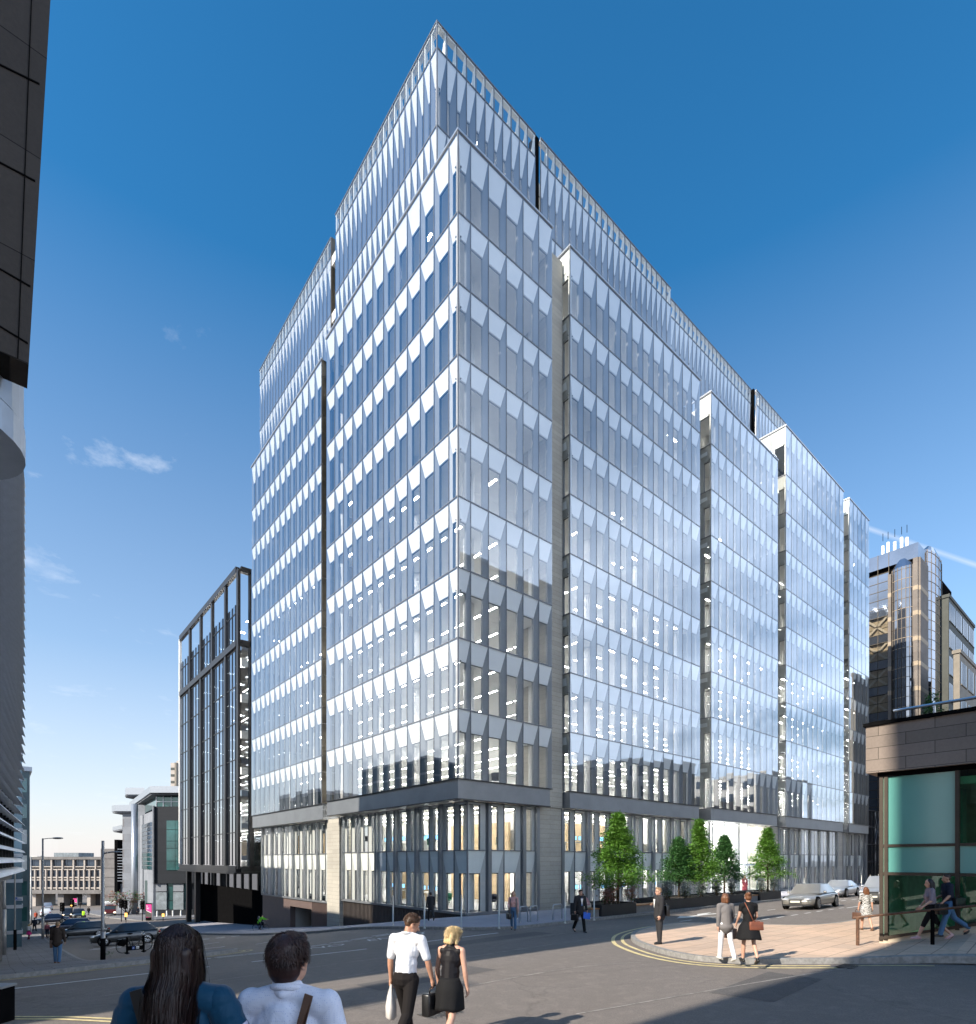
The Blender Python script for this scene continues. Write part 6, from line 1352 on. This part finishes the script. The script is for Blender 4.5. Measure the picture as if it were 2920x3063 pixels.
strap([R_i @ (q-iv) for q in (c_+Vector((SA, -CA, 0))*-.06+Vector((0, 0, .08)), J2['chest']+bk*.145+Vector((SA, -CA, 0))*-.05, J2['sh'][0]+bk*.05+Vector((0, 0, .07))+Vector((SA, -CA, 0))*.05)], m_ltan, tb_)
# --- suited man on the kerb nose
p = foot(1972, 2824, .13); w3, J3 = person('man in a charcoal suit and glasses standing on the kerb and facing left', p, FWD+1.75, hpx(p, 2658, 2827), skA, ((2, 0), (-3, 2)), ((4, 6, 10), (-28, 5, 128)), 1, (6, -2), bottom=c_char, jacket=c_char, top=c_white, shoes=sh_blk, hair=hairs['sandy'], face=True, glasses=True)
sb_ = bag('shoulder_bag', 'black shoulder bag behind the man in a charcoal suit', 'bag', J3['hip']+Vector((SA, -CA, 0))*.20+Vector((0, 0, .30)), (.30, .12, .32), m_lblk, FWD+.3, .06)
# --- people by the office front
p = foot(1735, 2788, .01); w4, J4 = person('man in a dark suit and blue tie carrying a blue folder across the road', p, FWD+math.pi+.35, hpx(p, 2660, 2789), skA, ((16, 4), (-14, 22)), ((6, 8, 14), (-4, 10, 12)), 2, (0, 8), bottom=c_blk, jacket=c_char, top=c_white, shoes=sh_blk, hair=hairs['dark brown'], face=True)
tie = MB(); tie.solid([(-.02, .163, .0), (.02, .163, 0), (.028, .168, -.30), (0, .166, -.34), (-.028, .168, -.30)], (0, .006, 0), mat('blue tie silk', (.06, .16, .42), .5)); o = tie.build('tie', w4); o.location = (0, 0, 1.40)
fo = thing('folder', 'bright blue folder held by the man in a dark suit and blue tie', 'folder', J4['wrist'][0]-Vector((0, 0, .04)), FWD-1.2)
mb = MB(); mb.solid([(-.17, -.012, .06), (.15, -.012, .0), (.13, -.012, -.27), (-.19, -.012, -.21)], (0, .024, 0), mat('blue folder card', (.02, .13, .62), .45)); mb.build('cover', fo)
bag('briefcase', 'black case in the other hand of the man with the blue folder', 'briefcase', J4['wrist'][1]+Vector((0, 0, .0)), (.34, .11, .26), m_lblk, FWD+.9, .06)
p = foot(1536, 2781, .12); w5, J5 = person('smiling woman in a pink top, long grey coat and jeans walking on the pavement', p, FWD+math.pi-.12, hpx(p, 2668, 2784), skA, ((14, 3), (-12, 22)), ((5, 8, 12), (10, 9, 55)), 2, (8, 0), True, top=c_pink, bottom=c_jean, shoes=sh_blk, hair=hairs['blonde'], style='shoulder', face=True)
mb = MB()
for s in (-1, 1): mb.solid([(s*.10, .13, 1.40), (s*.19, .0, 1.44), (s*.22, -.02, .55), (s*.13, .10, .52)], (s*.02, .01, 0), c_grey)
mb.solid([(-.2, -.12, 1.42), (.2, -.12, 1.42), (.23, -.14, .54), (-.23, -.14, .54)], (0, -.03, 0), c_grey); mb.build('coat', w5, bevel=.01)
bag('shoulder_bag', 'black bag on the arm of the woman in a pink top', 'bag', J5['wrist'][1]-Vector((0, 0, .05)), (.30, .13, .24), m_lblk, FWD+.4, .16)
p = on_t(1289, 2750, -.9); p.z = gz(p.x, p.y)+.12; w6, J6 = person('man in a dark grey suit walking away beside the ribbed wall', p, FWD+.25, hpx(p, 2665, 2751), skA, ((18, 4), (-22, 40)), ((-12, 8, 15), (10, 6, 30)), 4, (0, 0), bottom=c_char, jacket=c_char, shoes=sh_blk, hair=hairs['dark brown'])
bz = gz(SP(1790), -5.8)+.12
p = Vector((SP(1784), -5.75, bz)); c_chk = bricks('red checked shirt', (.42, .13, .15), (.32, .09, .12), (.55, .40, .40), .06, .05, .008, .8, 'Z', .1, 8, 0); w7, J7 = person('man in a red checked shirt sitting on the bench reading a sheet', p, FWD+1.75, 1.72, skB, ((80, 78), (74, 66)), ((42, 6, 40), (38, 8, 45)), 28, (0, 32), top=c_chk, bottom=cloth('beige trousers', (.40, .36, .30)), shoes=sh_brn, hair=hairs['brown'], sit=True, seatz=.45, sleeve=.9)
sh_ = thing('paper_sheet', 'white sheet held by the seated man in a checked shirt', 'paper', (J7['wrist'][0]+J7['wrist'][1])/2, FWD+1.7); mb = MB(); mb.solid([(-.02, -.12, .01), (.19, -.12, .05), (.19, .12, .05), (-.02, .12, .01)], (0, 0, .004), m_span); mb.build('page', sh_)
p = on_t(2228, 2700, -1.2); p.z = gz(p.x, p.y)+.12; w8, J8 = person('woman in a long wine red coat standing at the revolving door', p, FWD+math.pi, 1.70, skA, ((3, 0), (-3, 4)), ((5, 6, 15), (5, 6, 15)), 0, (0, 0), True, jacket=cloth('wine red coat', (.16, .03, .045)), skirt=(MATS['wine red coat'], 1.05, .42, .06), shoes=sh_blk, hair=hairs['dark brown'], style='shoulder', face=True, vs=.015)
# --- woman in the zebra dress, and the pair by the pavilion
c_zeb = bpy.data.materials.new('zebra striped cloth'); c_zeb.use_nodes = True; nt = c_zeb.node_tree; wv = N(nt, 'ShaderNodeTexWave', i_Scale=7., i_Distortion=9., i_Detail=2.); wv.inputs['Detail Scale'].default_value = 1.6; wv.bands_direction = 'Z'; tcz = N(nt, 'ShaderNodeTexCoord'); nt.links.new(tcz.outputs['Object'], wv.inputs['Vector']); nt.links.new(ramp(nt, wv.outputs['Color'], [(.45, .012), (.55, .62)]), nt.nodes['Principled BSDF'].inputs['Base Color']); nt.nodes['Principled BSDF'].inputs['Roughness'].default_value = .8
p = foot(2591, 2783, .13); w9, J9 = person('woman in a black and white zebra striped dress walking away beyond the handrail', p, FWD-.1, hpx(p, 2656, 2786), skA, ((10, 2), (-10, 16)), ((8, 9, 10), (-8, 9, 10)), 1, (0, 0), True, top=c_zeb, skirt=(c_zeb, 1.06, .60, .02), shoes=sh_brn, hair=hairs['auburn'], style='shoulder', sleeve=.45)
bag('handbag', 'dark brown handbag in the hand of the woman in the zebra dress', 'bag', J9['wrist'][0]+Vector((0, 0, .02)), (.34, .15, .24), m_lbrn, FWD+.5, .12)
p = on_s(2786, 2845, -.62); p.z = zisl(p.x, p.y)+.005; hh = max(1.5, min(1.75, 188/F*depth(p)))
w10, J10 = person('dark haired woman in a lilac tee shirt and black leggings walking by the handrail', p, FWD+1.25, hh, skA, ((26, 4), (-24, 22)), ((10, 12, 40), (6, 8, 30)), 3, (0, 0), True, top=c_lilac, bottom=c_blk, dress_len=.25, shoes=mat('pale pink pumps', (.5, .32, .34), .5), hair=hairs['black'], style='shoulder', sleeve=.45)
bag('shoulder_bag', 'black satchel on the hip of the woman in a lilac tee shirt', 'bag', J10['hip']+Vector((SA, -CA, 0))*.12-Vector((CA, SA, 0))*.2+Vector((0, 0, .16)), (.36, .13, .27), m_lblk, FWD-1.2, .05)
p = on_s(2838, 2838, -.35); p.z = zisl(p.x, p.y)+.005; w11, J11 = person('man in a dark tee shirt and jeans walking just behind the woman in lilac', p, FWD+1.3, hh*1.01, skB, ((18, 4), (-24, 30)), ((12, 8, 30), (4, 8, 60)), 3, (0, 0), top=c_navy, bottom=c_jean, shoes=sh_blk, hair=hairs['dark brown'], sleeve=.4)
bag('shoulder_bag', 'black messenger bag on the hip of the man in a dark tee shirt', 'bag', J11['hip']+Vector((SA, -CA, 0))*.14-Vector((CA, SA, 0))*.17+Vector((0, 0, .2)), (.34, .11, .24), m_lblk, FWD-1.3, .05)
# --- left pavement
p = foot(172, 2881, .12); w12, J12 = person('man in a brown jacket and blue jeans walking away on the left pavement', p, FWD+.35, hpx(p, 2760, 2883), skB, ((6, 2), (-6, 8)), ((4, 10, 20), (2, 8, 14)), 1, (0, 0), jacket=cloth('brown jacket cloth', (.045, .034, .028)), bottom=c_jean, shoes=sh_brn, hair=hairs['sandy'])
sb_ = bag('shoulder_bag', 'brown satchel on the hip of the man in a brown jacket', 'bag', J12['hip']-Vector((SA, -CA, 0))*.24+Vector((0, 0, .06)), (.26, .12, .30), m_lbrn, FWD+.6, .04)
R_i = Matrix.Rotation(-(FWD+.6), 3, 'Z'); strap([R_i @ (q-sb_.location) for q in (sb_.location+Vector((0, 0, .3)), J12['chest']-Vector((SA, -CA, 0))*.19-Vector((CA, SA, 0))*.1, J12['sh'][0]+Vector((0, 0, .08)))], m_lbrn, sb_)
SMALL = [((87, 2813), (2763, 2813), 'fair haired woman in a white top and pink skirt walking down the left pavement', dict(top=c_white, skirt=(cloth('hot pink cloth', (.55, .03, .20)), 1.0, .62, .06), hair=hairs['blonde'], style='bob', female=True, shoes=sh_blk, bottom=cloth('patterned leggings', (.10, .03, .05)))), ((141, 2807), (2758, 2806), 'person in a patterned pink top at the far end of the left pavement', dict(top=cloth('pink patterned cloth', (.30, .10, .13)), bottom=c_navy, hair=hairs['sandy'], shoes=sh_blk, female=True)), ((103, 2787), (2745, 2787), 'person in dark clothes with a bag farther down the left pavement', dict(jacket=c_navy, bottom=c_blk, hair=hairs['black'], shoes=sh_blk)), ((86, 2762), (2733, 2762), 'dark figure beside the teal office block', dict(jacket=c_blk, bottom=c_blk, hair=hairs['black'], shoes=sh_blk)), ((107, 2755), (2732, 2757), 'person in an orange red jacket far down the left pavement', dict(jacket=cloth('orange red jacket', (.45, .08, .04)), bottom=c_navy, hair=hairs['brown'], shoes=sh_blk)), ((55, 2762), (2735, 2762), 'person in dark grey at the far left by the louvred offices', dict(jacket=c_char, bottom=c_blk, hair=hairs['brown'], shoes=sh_blk)), ((250, 2751), (2723, 2752), 'worker in a bright yellow green jacket standing in the road by the black cars', dict(jacket=cloth('hi vis yellow cloth', (.45, .85, .04)), bottom=c_navy, hair=hairs['brown'], shoes=sh_blk)), ((265, 2738), (2719, 2738), 'dark figure walking behind the worker in yellow green', dict(jacket=c_blk, bottom=c_blk, hair=hairs['black'], shoes=sh_blk)), ((413, 2739), (2713, 2739), 'man in dark clothes standing before the civic building', dict(jacket=c_navy, bottom=c_blk, hair=hairs['black'], shoes=sh_blk)), ((240, 2717), (2703, 2717), 'dark figure by the bridge piers', dict(jacket=c_blk, bottom=c_blk, hair=hairs['black'], shoes=sh_blk))]
for i, (uv, ab, l, kw) in enumerate(SMALL):
    p = foot(*uv, 0.02); kw = dict(kw); person(l, p, FWD+(i % 3)*.5+(math.pi if i in (1, 6, 8) else 0), max(1.55, min(1.9, (ab[1]-ab[0])/F*depth(p))), skA, ((12, 3), (-12, 16)), ((8, 8, 12), (-8, 8, 12)), 2, (0, 0), vs=.02, **kw)
# --- cyclist in a bright jacket
p = foot(780, 2785, .02); hc = 49/F*depth(p)/1.72
ck = bike('bicycle', 'bicycle ridden by the person in a bright green jacket', p, FWD-math.pi/2+.05, hc)
q = p+Vector((0, 0, 0)); w13, J13 = person('cyclist in a bright green jacket and helmet with a grey rucksack', p-Vector((SA, -CA, 0))*.18*hc+Vector((0, 0, .03)), FWD-math.pi/2+.05, 1.75*hc, skA, ((72, 70), (38, 62)), ((62, 6, 14), (62, 6, 14)), 36, (0, -20), jacket=cloth('bright green jacket', (.20, .62, .05)), bottom=c_navy, shoes=sh_blk, hair=c_char, sit=True, seatz=.86, vs=.016)
rk_ = thing('rucksack', 'grey rucksack on the back of the cyclist', 'rucksack', J13['chest']-Vector((SA, -CA, 0))*.22*hc+Vector((0, 0, .06)), FWD); mb = MB(); mb.ball((0, 0, 0), (.15*hc, .13*hc, .22*hc), c_grey); mb.build('body', rk_, True); mb = MB(); mb.ball((0, .02, -.06), (.11*hc, .16*hc, .10*hc), c_grey); mb.build('pocket', rk_, True)
# ------------------------------------------------------------ the two onlookers close to the camera, seen from behind
c_vel = cloth('teal blue velvet', (.003, .05, .105), .6, .9); MATS['teal blue velvet'].node_tree.nodes['Principled BSDF'].inputs['Sheen Weight'].default_value = .15
m_cuff = cloth('lilac white cuff', (.66, .62, .74), .8, .2)
def dotcloth():
    m = cloth('white dotted shirt', (.66, .69, .80), .85, 1.0); nt = m.node_tree; p = nt.nodes['Principled BSDF']; tcn = N(nt, 'ShaderNodeTexCoord'); v = N(nt, 'ShaderNodeTexVoronoi', i_Scale=95., i_Randomness=0.0); nt.links.new(tcn.outputs['Object'], v.inputs['Vector'])
    old = p.inputs['Base Color'].links[0].from_socket; nt.links.new(mixc(nt, ramp(nt, v.outputs['Distance'], [(.18, .55), (.24, 0)]), old, (.22, .28, .55)), p.inputs['Base Color']); return m
c_dot = dotcloth()
def strands(parent, hp, n, m, style, seed, rng_len):
    rng = random.Random(seed); mb = MB()
    for i in range(n):
        th_ = rng.uniform(0, 2*math.pi); ph = math.acos(rng.uniform(-.25, 1)); nx, ny, nz = math.sin(ph)*math.cos(th_), math.sin(ph)*math.sin(th_), math.cos(ph)
        if ny > .55 and nz < .75: continue
        r0 = Vector((.086*nx, -.02+.100*ny, .045+.102*nz)); P = [r0]; wdt = rng.uniform(.0007, .0016)
        if style == 'long':
            side = 1 if nx >= .02 else -1; q = r0.copy(); ln = rng_len*rng.uniform(.82, 1.05); jx, jy = rng.gauss(0, .012), rng.gauss(0, .008)
            for k in range(1, 10):
                f = k/9; zt = r0.z-ln*f**1.05; R = .092+.012*min(1, max(0, -zt)*6)
                a = math.atan2(r0.y+.02-.05*f, r0.x*(1+.05*f)); x = math.cos(a)*R*(1+.14*f*abs(nx)); y = -.02+math.sin(a)*(R+.02)
                if zt > .045: g = math.sqrt(max(0, 1-((zt-.045)/.106)**2)); x *= g/1.0; y = -.02+(y+.02)*g
                y = min(y, .05) if zt < -.02 else y
                y = y*(1-.0*f)-(.02*f if zt < -.1 else 0)
                P.append(Vector((x+jx*f, y+jy*f-(.03 if zt < -.12 else 0)*f, zt)))
        else:
            ln = rng_len*rng.uniform(.5, 1.15); c0 = Vector((.01, -.055, .13)); t = (r0-c0); t = (t-Vector((nx, ny, nz))*t.dot(Vector((nx, ny, nz)))); t = t.normalized() if t.length > 1e-3 else Vector((1, 0, 0)); t = (t+Vector((rng.gauss(0, .25), rng.gauss(0, .25), rng.gauss(0, .16)-.45))).normalized()
            for k in range(1, 5): f = k/4; P.append(r0+t*ln*f+Vector((nx, ny, nz))*(.009*math.sin(f*2.4)+rng.uniform(0, .003)))
        W = [hp(*q) for q in P]
        for k in range(len(W)-1):
            d = (W[k+1]-W[k]); s = d.cross(Vector((rng.uniform(-.3, .3)+nx, ny, .1))); s = s.normalized()*wdt if s.length > 1e-6 else Vector((wdt, 0, 0)); tw = 1-.6*(k+1)/len(W)
            mb.face([W[k]-s, W[k]+s, W[k+1]+s*tw, W[k+1]-s*tw], m)
    mb.build('hair_strands', parent)
def onlooker(label, u, vtop, d, female, build, heading, look):
    b = at(u, V0, d); zg = gz(b.x, b.y)+.48; ht = H+(V0-vtop)/F*d-zg; b.z = zg; return b, ht
def head_frame(J, look, lean=3):
    Rh = Matrix.Rotation(rad(look[0]), 3, 'Z') @ Matrix.Rotation(-rad(look[1])-rad(lean)*.4, 3, 'X'); return lambda x, y, z: J['L']((0, 0, .58))+Rh @ Vector((x, y+.02, z+.085))
hm = lambda name, a, b: (lambda m: m)(mat(name, a, .38, var=.4, scale=18, col2=b, spec=.35))
h_long = hm('glossy dark brown hair', (.012, .007, .007), (.035, .018, .016)); h_crop = hm('cropped dark brown hair', (.014, .007, .007), (.05, .022, .018))
b, ht = onlooker('', 528, 2775, 2.45, True, None, 0, 0)
wa, JA = person('woman with long straight dark hair and blue velvet top, seen from behind', b, FWD+.1, ht, skA, ((2, 0), (-2, 0)), ((6, 26, 20), (8, 30, 20)), 2, (-4, 0), True, top=c_vel, bottom=c_navy, shoes=sh_blk, hair=h_long, style='long', vs=.0075, sleeve=.34, name='person', wide=1.0)
A_sh = JA['M'].inverted()
for i in (0, 1):
    s = A_sh @ JA['sh'][i]; sg = -1 if i == 0 else 1; w_ = A_sh @ JA['wrist'][i]; dv_ = Vector((sg*.46, .09, -.88)).normalized()
    vox([('e', s+Vector((sg*.015, 0, -.01)), (.070, .068, .070)), ('e', s+dv_*.085, (.074, .072, .080)), ('c', s+dv_*.05, s+dv_*.16, .072, .062)], .007, c_vel, 'puff_sleeve', wa, 2)
    vox([('c', s+dv_*.155, s+dv_*.225, .062, .060)], .007, m_cuff, 'cuff', wa, 1)
    mb = MB(); mb.tube([s+dv_*.23+Vector((sg*.05*0, -.062, .0)), s+dv_*.16+Vector((0, -.068, 0))], .006, m_blue, 6); mb.build('cuff_trim', wa)
hf = head_frame(JA, (-4, 0), 2); strands(wa, hf, 5200, h_long, 'long', 5, .52)
mb = MB(); L0 = JA['L']; mb.solid([L0((-.165, -.085, .525)), L0((-.115, -.085, .54)), L0((-.02, -.150, .30)), L0((.10, -.165, .02)), L0((.05, -.165, .0)), L0((-.065, -.150, .29))], (0, -.008, 0), m_lblk); sp = mb.build('bag_strap', wa, bevel=.002)
b, ht = onlooker('', 860, 2800, 2.55, True, None, 0, 0)
wb_, JB = person('person with short cropped dark hair and white dotted shirt, seen from behind', b, FWD-.08, ht, skA, ((2, 0), (-2, 0)), ((4, 14, 15), (4, 14, 15)), 2, (-14, -3), False, top=c_dot, bottom=c_navy, shoes=sh_blk, hair=h_crop, style='short', vs=.0075, sleeve=.9, collar=c_dot, wide=1.0)
hf2 = head_frame(JB, (-14, -3), 2); strands(wb_, hf2, 6500, h_crop, 'crop', 9, .042)
L1 = JB['L']; vox([('e', hf2(0, -.055, -.02), (.082, .058, .085)), ('e', hf2(0, -.03, .06), (.088, .10, .088))], .007, h_crop, 'hair', wb_, 2)
vox([('c', L1((-.055, -.02, .565)), L1((-.02, -.062, .56)), .020, .020), ('c', L1((-.02, -.062, .56)), L1((.02, -.062, .56)), .020, .020), ('c', L1((.02, -.062, .56)), L1((.055, -.02, .565)), .020, .020), ('c', L1((-.06, -.03, .535)), L1((0, -.075, .525)), .022, .024), ('c', L1((0, -.075, .525)), L1((.06, -.03, .535)), .024, .022)], .006, c_dot, 'shirt_collar', wb_, 2)
mb = MB(); mb.solid([L1((.115, -.085, .535)), L1((.155, -.085, .522)), L1((.115, -.152, .28)), L1((.03, -.168, .02)), L1((-.01, -.168, .03)), L1((.075, -.152, .29))], (0, -.008, 0), m_lbrn); mb.build('bag_strap', wb_, bevel=.002)
strands(wom, head_frame(JW, (-28, 14), 6), 2600, hairs['blonde'], 'crop', 21, .10); strands(man, head_frame(JM, (-48, 22), 5), 2200, hairs['brown'], 'crop', 22, .018)
# ------------------------------------------------------------ furniture glimpsed through the lower office windows
m_grn_ = cloth('dark green chair shell', (.015, .10, .055)); m_scr = emit('monitor screen glow', (.25, .6, 1), 1.4); m_desk = mat('white desk', (.6, .6, .58), .5)
def chair_i(s, t, z, rz, label, m):
    th = thing('office_chair', label, 'chair', (s, t, z), rz, 'tub chairs behind the glass'); mb = MB(); mb.ball((0, 0, .44), (.27, .26, .07), m); mb.build('seat', th, True); mb = MB(); mb.lathe([], m)
    P = [(.29*math.cos(a), .29*math.sin(a)) for a in [math.pi*(.0+i/9) for i in range(10)]]
    for p_, q_ in zip(P, P[1:]): mb.face([(*p_, .42), (*q_, .42), (q_[0]*1.1, q_[1]*1.1, .86), (p_[0]*1.1, p_[1]*1.1, .86)], m)
    o = mb.build('backrest', th, True); o.modifiers.new('s', 'SOLIDIFY').thickness = .05
    for a in range(4): mb = MB(); c, s_ = math.cos(.8+a*1.57), math.sin(.8+a*1.57); mb.tube([(.08*c, .08*s_, .40), (.26*c, .26*s_, 0)], .013, m_cop, 6); mb.build('leg', th)
for i, (s, t, z, l) in enumerate(((3.6, 2.0, 3.06, 'dark green tub chair upstairs behind the corner window'), (5.0, 2.2, 3.06, 'green tub chair upstairs, second from the corner'), (3.4, 2.0, -.53, 'green tub chair behind the ground floor corner window'), (4.6, 2.3, -.53, 'green tub chair on the ground floor beside the first one'), (3.0, 5.0, -.53, 'green tub chair near the long side window'), (2.7, 6.4, 3.06, 'dark green tub chair upstairs along the side window'), (4.2, 1.6, 7.0, 'dark green tub chair on the floor above the fascia beam'))): chair_i(s, t, z, 2.2+i, l, m_grn_ if i % 3 else c_navy)
DI = 0
def desk(s, t, z, where):
    th = thing('desk', 'white desk with lit monitors '+where, 'desk', (s, t, z), 0, 'desks with lit monitors behind the glass'); mb = MB(); mb.box((0, 0, .70), (1.6, .75, .74), m_desk); mb.build('top', th)
    for x in (.04, 1.5): mb = MB(); mb.box((x, .03, 0), (x+.05, .7, .70), m_desk); mb.build('leg', th)
    for x in (.15, .85):
        mb = MB(); mb.box((x, .42, .88), (x+.52, .45, 1.2), m_dark); mb.box((x+.24, .45, .74), (x+.28, .48, 1.0), m_dark); o = mb.build('monitor', th); mb = MB(); mb.face([(x+.02, .415, .90), (x+.5, .415, .90), (x+.5, .415, 1.18), (x+.02, .415, 1.18)], m_scr if (int(x*10)+int(s)) % 3 else m_span); mb.build('screen', o)
for k in range(6): desk(10.0+k*2.5, 2.3, -.53, 'on the ground floor of the right street front'); desk(10.2+k*2.5, 2.6, 3.06, 'on the upper floor of the right street front')
for k in range(5): desk(3.2+.2*k, 7+k*1.7, -.53, 'in the ground floor room down the hill side'); desk(3.4, 8+k*1.7, 3.06, 'in the upper room down the hill side')
